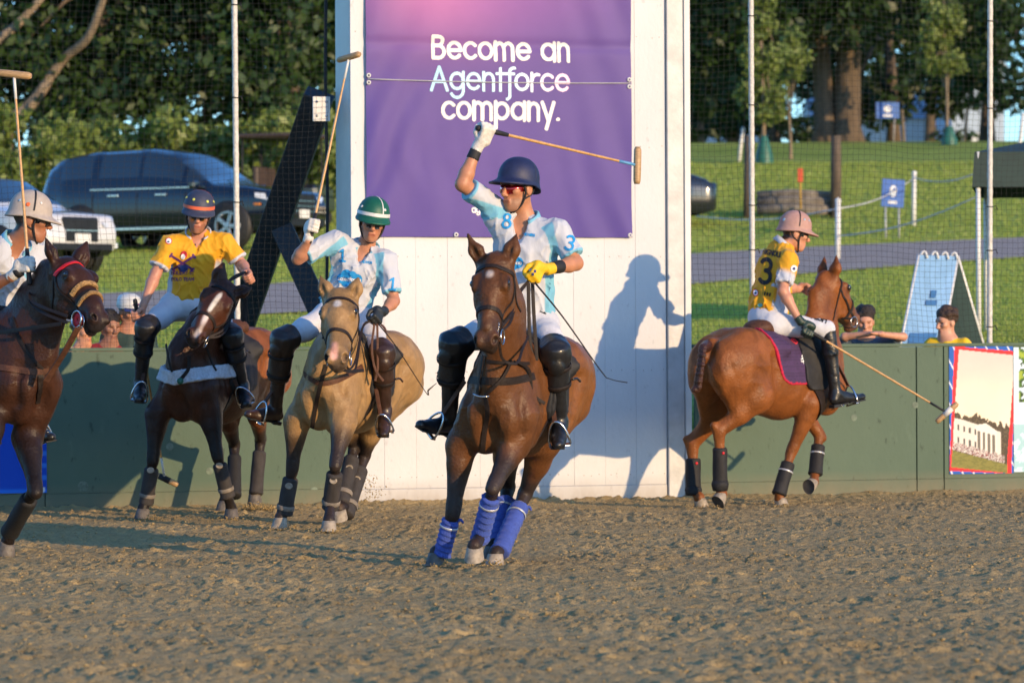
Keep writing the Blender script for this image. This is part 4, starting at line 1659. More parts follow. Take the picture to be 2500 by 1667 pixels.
xs = np.concatenate([np.linspace(-40, -6.0, 18), np.linspace(-5.6, 5.6, 760), np.linspace(6.0, 40, 18)])
ys = np.concatenate([np.linspace(-30, 12.5, 12), np.linspace(13.2, 33.4, 640), np.linspace(34, 44, 8)])
tag(grid_sheet('arena_footing', xs, ys, lambda x, y: foot_z(x, y, True), M['footing'], mask=lambda x, y: y < wallY(x) + .12), kind='structure')
# loose clods thrown up by the hooves
Vc, Fc = [], []
base_v = np.array([(1, 0, 0), (-1, 0, 0), (0, 1, 0), (0, -1, 0), (0, 0, 1), (0, 0, -1)], float)
base_f = np.array([(0, 2, 4), (2, 1, 4), (1, 3, 4), (3, 0, 4), (2, 0, 5), (1, 2, 5), (3, 1, 5), (0, 3, 5)])
nc = 9000
yy = 14 + 18.5 * RNG.random(nc) ** .9
xx = (RNG.random(nc) - .5) * 2 * (yy * .15)
ok = yy < wallY(xx) - .1
xx, yy = xx[ok], yy[ok]
zz = foot_z(xx, yy)
for i in range(len(xx)):
    r_ = .003 + .009 * RNG.random() ** 4
    Vc.append(base_v * (r_ * (.6 + .8 * RNG.random((6, 1)))) * A(1.3, 1.3, .8) + A(xx[i], yy[i], zz[i] + r_ * .4))
    Fc.append(base_f + 6 * i)
# a flying burst behind the buckskin and a kicked-up heap at the dark bay's hind foot
burst = []
for i in range(150):
    burst.append((P(905 + RNG.normal() * 14, 1195 + RNG.normal() * 20, 28.2 + RNG.normal() * .1), .002 + .005 * RNG.random() ** 2))
for i in range(420):
    a_ = RNG.random() * 6.28; rr_ = RNG.random() ** .5
    burst.append((P(630 + 42 * rr_ * math.cos(a_), 1243 - abs(RNG.normal()) * 9 * (1 - rr_ * .6), 29.9 + .25 * rr_ * math.sin(a_)), .003 + .007 * RNG.random()))
for (bx_, by_, bd_, n_) in ((1062, 1380, 22.4, 60), (1205, 1383, 22.6, 80), (690, 1290, 26.9, 50), (805, 1297, 26.5, 60), (560, 1268, 28.4, 60), (350, 1268, 28.4, 60), (1710, 1240, 30.1, 50), (1905, 1238, 30.2, 50)):
    for i in range(n_):
        q_ = P(bx_ + RNG.normal() * 26, by_, bd_ + RNG.normal() * .12)
        burst.append((A(q_[0], q_[1], .008 + abs(RNG.normal()) * .012), .003 + .006 * RNG.random()))
n0 = len(Vc)
for i, (p_, r_) in enumerate(burst):
    Vc.append(base_v * (r_ * (.6 + .8 * RNG.random((6, 1)))) + p_)
    Fc.append(base_f + 6 * (n0 + i))
tag(mesh_obj('dirt_clods', np.vstack(Vc), np.vstack(Fc), M['footing'], None, False), 'loose brown dirt clods scattered over the arena footing', 'dirt', kind='stuff')

# ------------------------------------------------------------------ road behind
M['asphalt'] = mat('asphalt', (.36, .285, .23), rough=.9, var=.2, scale=3, bump=.4, bscale=60)
rc = catmull([(-26, 38, 0), (-12, 43.5, 0), (-3.4, 48.6, 0), (2.9, 58, 0), (9.0, 65.5, 0), (17, 70.5, 0), (44, 78, 0)], 120)
T_ = np.gradient(rc, axis=0); T_ /= np.linalg.norm(T_, axis=1)[:, None]
Nn = np.stack([-T_[:, 1], T_[:, 0], T_[:, 2] * 0], axis=1)
V, F = [], []
for i in range(len(rc)):
    for k in range(9):
        q = rc[i] + Nn[i] * (k / 8 - .5) * 5.6
        V.append((q[0], q[1], float(terr(q[0], q[1])) + .03))
for i in range(len(rc) - 1):
    for k in range(8):
        F.append((i * 9 + k, (i + 1) * 9 + k, (i + 1) * 9 + k + 1, i * 9 + k + 1))
tag(mesh_obj('road', np.array(V), F, M['asphalt']), kind='structure')

# grass tufts on the part of the lawn the camera can resolve
nt_ = 115000
gy = 36 + 62 * RNG.random(nt_) ** 1.5
gx = (RNG.random(nt_) - .5) * 2 * gy * .148
rd = np.min(np.hypot(gx[:, None] - rc[None, :, 0], gy[:, None] - rc[None, :, 1]), axis=1)
k_ = (rd > 2.6) & (gy > wallY(gx) + 1.2)
gx, gy = gx[k_], gy[k_]
gz = terr(gx, gy)
n = len(gx)
V = np.zeros((n, 3, 3, 3))
for b_ in range(3):
    an = RNG.random(n) * 6.283
    hgt = (.02 + .022 * RNG.random(n)) * (1 + (gy - 36) / 60)
    wd = .009 * (1 + (gy - 36) / 40)
    ox, oy = gx + RNG.normal(size=n) * .04, gy + RNG.normal(size=n) * .04
    V[:, b_, 0] = np.stack([ox - np.cos(an) * wd, oy - np.sin(an) * wd, gz - .01], 1)
    V[:, b_, 1] = np.stack([ox + np.cos(an) * wd, oy + np.sin(an) * wd, gz - .01], 1)
    V[:, b_, 2] = np.stack([ox + RNG.normal(size=n) * .025, oy + RNG.normal(size=n) * .025, gz + hgt], 1)
F = np.arange(n * 9).reshape(-1, 3)


def leaf_mat(name, dark, light, trans=.35, dry=None):
    m = bpy.data.materials.new(name)
    m.use_nodes = True
    t = m.node_tree
    N, L = t.nodes, t.links
    N.remove(N['Principled BSDF'])
    ge = N.new('ShaderNodeNewGeometry')
    rp = N.new('ShaderNodeValToRGB')
    rp.color_ramp.elements[0].color = (*dark, 1)
    rp.color_ramp.elements[1].color = (*light, 1)
    if dry:
        e = rp.color_ramp.elements.new(.97); e.color = (*light, 1)
        rp.color_ramp.elements[-1].position = 1.0; rp.color_ramp.elements[-1].color = (*dry, 1)
    tc = N.new('ShaderNodeTexCoord')
    no = N.new('ShaderNodeTexNoise'); no.inputs['Scale'].default_value = .8; no.inputs['Detail'].default_value = 2
    L.new(tc.outputs['Object'], no.inputs['Vector'])
    md = N.new('ShaderNodeMath'); md.operation = 'MULTIPLY_ADD'; md.inputs[1].default_value = .55
    mu = N.new('ShaderNodeMath'); mu.operation = 'MULTIPLY'; mu.inputs[1].default_value = .5
    L.new(no.outputs['Fac'], mu.inputs[0])
    L.new(ge.outputs['Random Per Island'], md.inputs[0]); L.new(mu.outputs[0], md.inputs[2])
    L.new(md.outputs[0], rp.inputs['Fac'])
    di = N.new('ShaderNodeBsdfDiffuse'); tr = N.new('ShaderNodeBsdfTranslucent')
    L.new(rp.outputs[0], di.inputs['Color']); L.new(rp.outputs[0], tr.inputs['Color'])
    gl = N.new('ShaderNodeBsdfGlossy'); gl.inputs['Roughness'].default_value = .5; gl.inputs['Color'].default_value = (.6, .6, .6, 1)
    mx = N.new('ShaderNodeMixShader'); mx.inputs[0].default_value = trans
    L.new(di.outputs[0], mx.inputs[1]); L.new(tr.outputs[0], mx.inputs[2])
    m2 = N.new('ShaderNodeMixShader'); m2.inputs[0].default_value = .05
    L.new(mx.outputs[0], m2.inputs[1]); L.new(gl.outputs[0], m2.inputs[2])
    L.new(m2.outputs[0], N['Material Output'].inputs['Surface'])
    return m


M['blades'] = leaf_mat('grass_blades', (.34, .42, .06), (.46, .53, .11), .55, (.50, .46, .18))
tag(mesh_obj('grass', V.reshape(-1, 3), F, M['blades'], None, False), 'short mown grass on the slope behind the arena', 'grass', kind='stuff')

# ------------------------------------------------------------------ end wall of green boards
def plywood(name, col, col2, scuff=.5):
    m, t, b = newmat(name)
    N, L = t.nodes, t.links
    tc = N.new('ShaderNodeTexCoord')
    mp = N.new('ShaderNodeMapping'); mp.inputs['Scale'].default_value = (1, 1, .55)
    L.new(tc.outputs['Object'], mp.inputs['Vector'])
    def noise(sc, det=5, src=mp):
        n = N.new('ShaderNodeTexNoise'); n.inputs['Scale'].default_value = sc; n.inputs['Detail'].default_value = det; n.inputs['Roughness'].default_value = .65
        L.new(src.outputs[0], n.inputs['Vector']); return n
    n1, n2, n3 = noise(1.1), noise(16, 6), noise(5, 8)
    r = N.new('ShaderNodeValToRGB')
    r.color_ramp.elements[0].position = .35; r.color_ramp.elements[0].color = (*col, 1)
    r.color_ramp.elements[1].position = .70; r.color_ramp.elements[1].color = (*col2, 1)
    L.new(n1.outputs['Fac'], r.inputs['Fac'])
    r2 = N.new('ShaderNodeMapRange'); r2.inputs['From Min'].default_value = .62; r2.inputs['From Max'].default_value = .68
    r2.inputs['To Min'].default_value = 0; r2.inputs['To Max'].default_value = scuff
    L.new(n2.outputs['Fac'], r2.inputs['Value'])
    m1 = N.new('ShaderNodeMix'); m1.data_type = 'RGBA'
    L.new(r2.outputs[0], m1.inputs[0]); L.new(r.outputs[0], m1.inputs[6]); m1.inputs[7].default_value = (col[0] * .30, col[1] * .30, col[2] * .30, 1)
    r3 = N.new('ShaderNodeMapRange'); r3.inputs['From Min'].default_value = .62; r3.inputs['From Max'].default_value = .74
    r3.inputs['To Min'].default_value = 0; r3.inputs['To Max'].default_value = scuff * .6
    L.new(n3.outputs['Fac'], r3.inputs['Value'])
    m2 = N.new('ShaderNodeMix'); m2.data_type = 'RGBA'
    L.new(r3.outputs[0], m2.inputs[0]); L.new(m1.outputs[2], m2.inputs[6]); m2.inputs[7].default_value = (min(1, col2[0] * 1.5), min(1, col2[1] * 1.45), min(1, col2[2] * 1.5), 1)
    # mud thrown against the foot of the boards
    sp = N.new('ShaderNodeSeparateXYZ'); L.new(tc.outputs['Object'], sp.inputs[0])
    mz = N.new('ShaderNodeMapRange'); mz.inputs['From Min'].default_value = .0; mz.inputs['From Max'].default_value = .22; mz.inputs['To Min'].default_value = 1; mz.inputs['To Max'].default_value = 0
    L.new(sp.outputs['Z'], mz.inputs['Value'])
    mm = N.new('ShaderNodeMath'); mm.operation = 'MULTIPLY'; L.new(mz.outputs[0], mm.inputs[0]); L.new(n3.outputs['Fac'], mm.inputs[1])
    m3 = N.new('ShaderNodeMix'); m3.data_type = 'RGBA'
    L.new(mm.outputs[0], m3.inputs[0]); L.new(m2.outputs[2], m3.inputs[6]); m3.inputs[7].default_value = (.24, .18, .11, 1)
    L.new(m3.outputs[2], b.inputs['Base Color'])
    b.inputs['Roughness'].default_value = .7
    b.inputs['Specular IOR Level'].default_value = .3
    n4 = noise(30, 6)
    bp = N.new('ShaderNodeBump'); bp.inputs['Strength'].default_value = .25; bp.inputs['Distance'].default_value = .01
    L.new(n4.outputs['Fac'], bp.inputs['Height']); L.new(bp.outputs[0], b.inputs['Normal'])
    return m


M['green_ply'] = plywood('green_painted_board', (.078, .122, .084), (.098, .146, .102), .55)
M['white_ply'] = plywood('white_painted_board', (.595, .600, .60), (.655, .660, .66), .20)
UPZ = A(0, 0, 1)
WH = 1.335


def board(parent, name, x0, x1, z0, z1, n0, n1, mt, bev=.004):
    c = (WP(x0, 0, 0) + WP(x1, 0, 0)) / 2 + WN * (n0 + n1) / 2 + A(0, 0, (z0 + z1) / 2)
    hl = np.linalg.norm(WP(x1, 0, 0) - WP(x0, 0, 0)) / 2
    m = MB().box(c, (WT, WN, UPZ), (hl, abs(n1 - n0) / 2, (z1 - z0) / 2), bev)
    return m.build(name, M[mt], parent)


for (lab, edges) in (('dark green board wall on the left of the white goal', [-11.2, -8.75, -6.3, -3.865, -1.372]),
                     ('dark green board wall on the right of the white goal', [1.585, 3.585, 3.835, 6.3, 8.75, 11.2])):
    root = empty('arena_wall', WP((edges[0] + edges[-1]) / 2, 0, 0), lab, 'wall', 'arena board walls')
    for a_, b_ in zip(edges[:-1], edges[1:]):
        board(root, 'wall_panel', a_ + .005, b_ - .005, .1325, WH - .03, -.03, 0, 'green_ply', .002)
        board(root, 'kick_board', a_ + .004, b_ - .004, -.05, .131, -.03, .003, 'green_ply', .0015)
        board(root, 'backing_stud', b_ - .06, b_ + .03, -.05, WH - .035, -.12, -.034, 'green_ply')
    board(root, 'cap_rail', edges[0], edges[-1], WH - .028, WH, -.12, .006, 'green_ply')
# pale ball marks on the boards
M['ball_mark'] = mat('pale_ball_mark', (.15, .19, .14), rough=.9, var=.4, scale=30)
for (mx_, my_, r_) in ((413, 1082, .032), (200, 1178, .045), (510, 1142, .03), (2085, 1020, .03), (1990, 1110, .028), (2235, 990, .03), (765, 1190, .03)):
    X_ = (mx_ - 1250) / FPX * 31; X_ = (mx_ - 1250) / FPX * wallY(X_)
    c_ = WP(X_, .0022, CAMH - (my_ - 830) / (FPX / wallY(X_)))
    V_, F_ = revolve(c_, WN, [(r_, 0), (r_ * .5, .0006), (.001, .0008)], 14)
    mesh_obj('ball_mark', np.array(V_), F_, M['ball_mark'], bpy.data.objects['arena_wall'] if mx_ < 1250 else bpy.data.objects['arena_wall.001'])

# ------------------------------------------------------------------ the goal: tall white board box with steel post
M['steel_grey'] = mat('galvanised_post', (.42, .43, .44), rough=.55, var=.15, scale=6, metal=.2, bump=.1, bscale=30)
M['white_paint'] = mat('white_paint', (.60, .60, .58), rough=.5, var=.08, scale=4)
M['nail'] = mat('rusty_nail', (.20, .15, .10), rough=.6, var=.3)
goal = empty('goal_tower', WP(0, 0, 0), 'tall white plank goal board with purple banner between the green walls', 'goal')
GL, GR_ = -1.360, 1.338
npl = 10
for i in range(npl):
    a_, b_ = lerp(GL, GR_, i / npl), lerp(GL, GR_, (i + 1) / npl)
    board(goal, 'plank', a_ + .0006, b_ - .0006, .126, 4.85, -.03, .012 + .0015 * (i % 2), 'white_ply', .0012)
board(goal, 'kick_board', GL, GR_, -.05, .124, -.03, .020, 'white_ply')
nm_ = MB()
for zn in (.22, 1.12, 2.10, 3.05, 4.0):
    for i in range(npl * 3):
        X_ = lerp(GL, GR_, (i + .5 + .2 * RNG.normal()) / (npl * 3))
        c_ = WP(X_, .0145, zn + .006 * RNG.normal())
        V_, F_ = revolve(c_, WN, [(.0042, 0), (.003, .0015), (.0005, .0018)], 6)
        nm_.add(V_, F_)
tag(nm_.build('nail_heads', M['nail'], goal), kind='stuff')
# left side panel of the box, steel post and white strip on the right
c_ = WP(GL, 0, 0) - WN * .27 + A(0, 0, 2.42)
MB().box(c_ + WT * .008, (WN, WT, UPZ), (.238, .008, 2.42), .002).build('side_panel', M['white_paint'], goal)
board(goal, 'steel_post', GR_ + .004, GR_ + .150, -.05, 4.85, -.06, .045, 'steel_grey', .006)
board(goal, 'edge_strip', GR_ + .152, GR_ + .205, -.05, 4.85, -.06, .060, 'white_paint', .004)
board(goal, 'back_frame', GL + .02, GR_, 0, 4.8, -.52, -.48, 'steel_grey')
pl = MB().box(WP(-1.53, -.30, 3.36), (WT, WN, UPZ), (.075, .010, .105), .003)
plo = pl.build('bracket_plate', M['white_paint'], goal)
for dx in (-.04, .04):
    for dz in (-.06, .06):
        V_, F_ = revolve(WP(-1.53 + dx, -.288, 3.36 + dz), WN, [(.012, 0), (.010, .006), (.001, .007)], 8)
        mesh_obj('bolt', np.array(V_), F_, M['steel'], plo)
tube('cable', [WP(-1.46 + .006 * math.sin(z * 3), -.42, z) for z in np.linspace(.6, 4.9, 30)], .014, M['black'], goal, 8)

# black timber brace behind the goal
M['black_timber'] = mat('black_stained_timber', (.016, .018, .022), rough=.6, var=.3, scale=6, bump=.3, bscale=40, stretch=(1, 1, .2))
brace = empty('timber_brace', A(*WP(-1.9, -1.0, .5)), 'black timber brace leaning against the goal from behind', 'brace')


def beam(parent, name, a, b, wd, th, mt, wdir=None):
    d = nrm(b - a)
    up_ = nrm((wdir if wdir is not None else A(0, -1, 0)))
    n_ = nrm(up_ - d * (up_ @ d))
    s_ = np.cross(d, n_)
    return MB().box((a + b) / 2, (d, s_, n_), (np.linalg.norm(b - a) / 2, wd / 2, th / 2), .006).build(name, M[mt], parent)


beam(brace, 'raker', P(780, 232, 31.9), P(585, 800, 33.0), .25, .20, 'black_timber')
beam(brace, 'strut', P(690, 560, 32.3), P(812, 830, 31.95), .19, .16, 'black_timber')
beam(brace, 'sole_plate', A(*WP(-2.6, -1.2, .62)), A(*WP(-1.3, -.7, .62)), .2, .12, 'black_timber')

# ------------------------------------------------------------------ banner
def srgb(r, g, b):
    f = lambda c: ((c / 255 + .055) / 1.055) ** 2.4 if c > 10 else c / 255 / 12.92
    return A(f(r), f(g), f(b))


BX0, BX1, BZ0, BZ1 = -1.236, 1.032, 2.262, 4.72


def ban_n(X, Z):
    p = np.stack([X, Z, np.zeros_like(X)], axis=1)
    r_ = np.clip((X - .35) / .7, 0, 1)
    w1 = np.sin((X * 1.0 + (Z - 3) * .45) * 17 + 4 * vnoise(p, (1.2, .8, 1), 31)) * .012 * r_ * (.4 + .6 * np.clip(vnoise(p, (1.5, 1.1, 1), 37) + .5, 0, 1))
    l_ = np.clip((-.45 - X) / .7, 0, 1)
    w2 = np.sin((X * .9 - (Z - 3) * .40) * 14 + 4 * vnoise(p, (1.5, 1, 1), 32)) * .010 * l_
    w3 = vnoise(p + .1 * vnoise(p, 2, 35)[:, None], (7, 1.4, 1), 33) * .008 * np.clip(1 - np.abs(Z - 2.9) / .75, 0, 1)
    w4 = vnoise(p, (2.5, 2.5, 1), 34) * .004
    sag = -.012 * np.exp(-((Z - 3.905) / .05) ** 2)
    return .040 + w1 + w2 + w3 + w4 + sag


def wall_pts(X, n, Z):
    return np.stack([X + WN[0] * n, 31.62 + .30 * X + WN[1] * n, Z], axis=1)


xs = np.linspace(BX0, BX1, 190); zs = np.linspace(BZ0, BZ1, 200)
X, Z = np.meshgrid(xs, zs, indexing='ij')
X, Z = X.ravel(), Z.ravel()
V = wall_pts(X, ban_n(X, Z), Z)
u_ = (X - BX0) / (BX1 - BX0); v_ = (Z - BZ0) / (BZ1 - BZ0)
base = srgb(116, 100, 168)
C = np.tile(base, (len(X), 1))
def blend(C, w_, col):
    w_ = np.clip(w_, 0, 1)[:, None]
    return C * (1 - w_) + col * w_
C = blend(C, np.exp(-((u_ - .27) / .24) ** 2 - ((v_ - .90) / .20) ** 2) * .95, srgb(236, 150, 196))
C = blend(C, np.exp(-((u_ - .55) / .35) ** 2 - ((v_ - .90) / .20) ** 2) * .5, srgb(196, 126, 200))
C = blend(C, sstep(.52 - v_, 0, .5) * .45, srgb(92, 80, 164))
C = blend(C, np.exp(-((u_ - .40) / .3) ** 2 - ((v_ - .22) / .3) ** 2) * .35, srgb(128, 104, 176))
C = blend(C, sstep(.06 - u_, 0, .06) * .4 * sstep(.7 - v_, 0, .3), srgb(70, 66, 165)) * A(.62, .57, .68)
M['vinyl'] = mat('printed_vinyl', (.2, .1, .4), rough=.55, var=.03, scale=6, attr=True, spec=.2)
n_ = len(zs)
i, j = np.meshgrid(np.arange(len(xs) - 1), np.arange(n_ - 1), indexing='ij')
i, j = i.ravel(), j.ravel()
F = np.stack([i * n_ + j, (i + 1) * n_ + j, (i + 1) * n_ + j + 1, i * n_ + j + 1], axis=1)
ban = empty('banner', WP(0, .04, BZ0), 'purple and pink vinyl banner with white lettering on the goal', 'banner')
sheet = mesh_obj('banner_sheet', V, F, M['vinyl'], ban, cols=C)
M['ban_white'] = mat('banner_white_ink', (.66, .66, .66), rough=.4, var=.02)
M['ban_grad'] = mat('banner_pale_ink', (.8, .8, .8), rough=.4, var=.02, attr=True)


def px2wall(px, py):
    X_ = (px - 1250) / FPX * 31.6
    for _ in range(3):
        X_ = (px - 1250) / FPX * wallY(X_)
    s_ = FPX / wallY(X_)
    return X_, CAMH - (py - (833.5 - .0052 * (px - 1250))) / s_


def wall_text(txt, x0, x1, ybase, xh_px, sw, mt, parent, name='lettering', grad=None):
    X0, Zb = px2wall(x0, ybase); X1, _ = px2wall(x1, ybase)
    _, Zt = px2wall(x0, ybase - xh_px)
    xh = Zt - Zb
    S, wd = text_segs(txt, xh, .06)
    for k_ in (1, 3):
        S[:, k_] = np.where(S[:, k_] > xh, xh + (S[:, k_] - xh) * .60, S[:, k_])
    sc_ = (X1 - X0) / wd
    S = S * np.array([sc_, 1, sc_, 1])
    uv, Fq = mask_quads(lambda u, v: seg_dist(u, v, S) < sw * xh / 2, -.2 * xh, (X1 - X0) + .2 * xh, -.6 * xh, 1.6 * xh, .0042)
    Xq, Zq = X0 + uv[:, 0], Zb + uv[:, 1]
    p = wall_pts(Xq, ban_n(Xq, Zq) + .0035, Zq)
    cols = None if grad is None else np.array([lerp(grad[0], grad[1], t) if t < .5 else lerp(grad[1], grad[2], (t - .5) * 2) for t in [0]] )
    if grad is not None:
        t = np.clip(uv[:, 0] / (X1 - X0), 0, 1)[:, None]
        cols = np.where(t < .6, lerp(grad[0], grad[1], t / .6), lerp(grad[1], grad[2], (t - .6) / .4))
    return mesh_obj(name, p, Fq, M[mt], parent, cols=cols)


wall_text('Become an', 1053, 1393, 146, 46, .195, 'ban_white', sheet)
wall_text('Agentforce', 1051, 1391, 221, 46, .165, 'ban_grad', sheet, grad=(srgb(150, 205, 235), srgb(185, 225, 245), srgb(240, 190, 225)))
wall_text('company.', 1078, 1368, 293, 46, .195, 'ban_white', sheet)
# small print near the lower middle of the banner (partly hidden behind the raised arm)
wall_text('agentforce', 1150, 1240, 520, 13, .24, 'ban_white', sheet, 'small_print')
# seam pipe and eyelets
_, zr = px2wall(1200, 199)
tube('seam_rod', [WP(BX0 + .01 + (BX1 - BX0 - .02) * t, .050, zr - .012 * math.sin(math.pi * t)) for t in np.linspace(0, 1, 20)], .0045, M['steel_grey'], ban, 8)
for (ex, ez) in ((BX0 + .02, zr + .03), (BX0 + .02, zr - .03), (BX1 - .02, zr + .03), (BX1 - .02, zr - .03), (BX0 + .75, BZ0 + .02), (BX1 - .02, BZ0 + .02), (BX0 + .02, BZ0 + .02)):
    V_, F_ = revolve(WP(ex, .052, ez), WN, [(.020, -.01), (.020, .002), (.009, .004), (.008, -.002)], 12)
    mesh_obj('eyelet', np.array(V_), F_, M['white_paint'], ban)

# ------------------------------------------------------------------ nets and their poles
M['net_cord'] = mat('black_net_cord', (.012, .014, .015), rough=.7, var=.2)
M['pole_paint'] = mat('white_pole_wrap', (.55, .53, .48), rough=.55, var=.2, scale=30, bump=.3, bscale=50)


def make_net(x0, x1, lab, seed, off=-.30):
    ph = RNG.random(8) * 6.28
    def wob(X, z):
        s_ = np.clip((z - 1.2) / 1.5, 0, 1)
        return (off + .05 * np.sin(X * 1.7 + ph[0]) * np.sin(z * 1.3 + ph[1]),
                .030 * np.sin(z * 2.1 + X * .8 + ph[2]) * (1 - s_ * .5) + .012 * np.sin(z * 5 + X * 3 + ph[3]))
    xs_ = np.arange(x0, x1, .050)
    zs_ = np.arange(.9, 5.3, .050)
    X, Z = np.meshgrid(xs_, zs_, indexing='ij')
    nn, dx = wob(X, Z)
    dz = .020 * np.sin(X * 2.3 + ph[4]) + .010 * np.sin(X * 7 + Z + ph[5])
    Pn = np.stack([X + dx + WN[0] * nn, 31.62 + .30 * (X + dx) + WN[1] * nn, Z + dz], axis=-1)
    r_ = .00125
    Vs, Fs = [], []
    cnt = 0
    tri = [(math.cos(a) * r_, math.sin(a) * r_) for a in (.5, 2.6, 4.7)]
    for dirn in (0, 1):
        L_ = Pn if dirn == 0 else Pn.transpose(1, 0, 2)
        m_, k_ = L_.shape[:2]
        V_ = np.zeros((m_, k_, 3, 3))
        for q, (ca, sa) in enumerate(tri):
            if dirn == 0:
                V_[:, :, q] = L_ + WT * ca + WN * sa
            else:
                V_[:, :, q] = L_ + UPZ * ca + WN * sa
        idx = np.arange(m_ * k_ * 3).reshape(m_, k_, 3) + cnt
        cnt += m_ * k_ * 3
        for q in range(3):
            q2 = (q + 1) % 3
            Fs.append(np.stack([idx[:, :-1, q], idx[:, :-1, q2], idx[:, 1:, q2], idx[:, 1:, q]], axis=-1).reshape(-1, 4))
        Vs.append(V_.reshape(-1, 3))
    o = mesh_obj('safety_net', np.vstack(Vs), np.vstack(Fs), M['net_cord'], None, True, origin=WP((x0 + x1) / 2, off, .9))
    return tag(o, lab, 'net', 'nets behind the arena wall')


make_net(-6.5, -1.47, 'black square mesh net hung left of the goal', 1)
make_net(1.62, 6.5, 'black square mesh net hung right of the goal', 2)


def net_pole(px_t, px_b, lab, n=-.20):
    Xb, _ = px2wall(px_b, 830); Xt, _ = px2wall(px_t, 0)
    a, b = WP(Xb, n, .4), WP(Xt, n, 5.3)
    a[0] += 0
    root = empty('net_pole', a, lab, 'pole', 'net poles behind the wall')
    pts = [lerp(a, b, t) for t in np.linspace(0, 1, 110)]
    tube('pipe', pts, [.024 + .0022 * (i % 3 == 0) for i in range(110)], M['pole_paint'], root, 12)
    for t in (.22, .36, .44, .62, .78):
        c = lerp(a, b, t)
        tube('cord_tie', [c + .029 * A(math.cos(q), math.sin(q), .06 * math.sin(q * 2)) for q in np.linspace(0, 6.6, 14)] + [c + A(.05, -.03, .01), c + A(.065, -.03, -.03)], .0045, M['black'], root, 5)
    return root


net_pole(588, 594, 'white wrapped net pole behind the rider in yellow left of the goal')
net_pole(1857, 1857, 'white wrapped net pole behind the helmet of the number three rider')
net_pole(2446, 2437, 'white wrapped net pole by the blue folding sign on the right')

# ------------------------------------------------------------------ printed posters on the boards
def poster(name, lab, x0, x1, z0, z1, colf, nx, nz, n=.006):
    xs = np.linspace(x0, x1, nx); zs = np.linspace(z0, z1, nz)
    X, Z = np.meshgrid(xs, zs, indexing='ij')
    X, Z = X.ravel(), Z.ravel()
    p = np.stack([X, Z, X * 0], 1)
    V = wall_pts(X, n + .003 * vnoise(p, (3, 3, 1), 41) + .002, Z)
    i, j = np.meshgrid(np.arange(nx - 1), np.arange(nz - 1), indexing='ij')
    i, j = i.ravel(), j.ravel()
    F = np.stack([i * nz + j, (i + 1) * nz + j, (i + 1) * nz + j + 1, i * nz + j + 1], axis=1)
    C = colf((X - x0) / (x1 - x0), (Z - z0) / (z1 - z0))
    o = mesh_obj(name, V, F, M['vinyl'], None, True, cols=C, origin=WP((x0 + x1) / 2, 0, z0))
    return tag(o, lab, 'poster')


def mansion(u, v):
    """u to the right 0..1, v upwards 0..1; a tilted print of a white columned house under a pale sky"""
    n = len(u)
    p = np.stack([u * 4, v * 6, u * 0], 1)
    C = np.tile(srgb(236, 226, 205), (n, 1))
    C = blend(C, sstep(v, .35, .95), srgb(196, 194, 186))
    C = blend(C, np.exp(-((u - .4) / .5) ** 2 - ((v - .45) / .2) ** 2) * .6, srgb(248, 228, 186))
    vv = v + .14 * u                       # the picture is hung with a tilt
    tree = vv < .500 + .035 * vnoise(p, (5, 3, 1), 51) + .02 * vnoise(p, (14, 9, 1), 52)
    C[tree] = srgb(70, 62, 52)
    C = np.where((tree & (vnoise(p, (22, 14, 1), 53) > .2))[:, None], srgb(96, 84, 66), C)
    house = (vv < .455 - .03 * np.abs(u - .2)) & (u > .02) & (u < .80) & (vv > .20)
    C[house] = srgb(216, 212, 200)
    ped = (u > .40) & (u < .74) & (vv < .475 - .22 * np.abs(u - .57)) & (vv > .20)
    C[ped] = srgb(226, 222, 210)
    win = house & (np.abs(((u * 11) % 1) - .5) < .17) & ((np.abs(vv - .385) < .022) | (np.abs(vv - .285) < .025)) & (u < .42)
    C[win] = srgb(86, 84, 84)
    colm = ped & (np.abs(((u - .42) * 13) % 1 - .5) < .27) & (vv < .40) & (vv > .24)
    C[colm] = srgb(112, 108, 100)
    crowd = (np.abs(vv - .225) < .035 + .012 * vnoise(p, (20, 20, 1), 54)) & (u > .02) & (u < .86)
    pc_ = vnoise(p, (34, 30, 1), 55)
    C = np.where((crowd & (pc_ > .1))[:, None], srgb(120, 96, 96), C)
    C = np.where((crowd & (pc_ < -.25))[:, None], srgb(196, 190, 186), C)
    C = np.where((crowd & (np.abs(pc_) < .06))[:, None], srgb(150, 52, 48), C)
    lawn = vv < .195
    C[lawn] = srgb(128, 124, 64)
    C = np.where((lawn & (vnoise(p, (9, 20, 1), 56) > .1))[:, None], srgb(112, 112, 58), C)
    # red and blue ribbon frame, slanted
    red = (u < .155 - .14 * (1 - v)) | (v > .985 - .055 * u) | (v < .055 - .060 * u) | (u > .90 + .10 * (1 - v) * 0 + .08 * np.clip(v - .1, 0, 1) * 2)
    C[red] = srgb(235, 44, 52)
    blu = (u < .085 - .09 * (1 - v)) | ((v > 1.002 - .040 * u) & (u > .25)) | (v < .026 - .03 * u) | (u > .965 + .1 * np.clip(v - .05, 0, 1))
    C[blu] = srgb(24, 92, 178)
    st = blu & (np.sin((u + v) * 37) > .93)
    C[st] = srgb(225, 230, 240)
    return C


X0_, Z1_ = px2wall(2316, 846); X1_, _ = px2wall(2472, 846); _, Z0_ = px2wall(2316, 1157)
poster('poster', 'poster of a white columned house framed in red and blue', X0_, X1_, Z0_, Z1_, mansion, 110, 190)


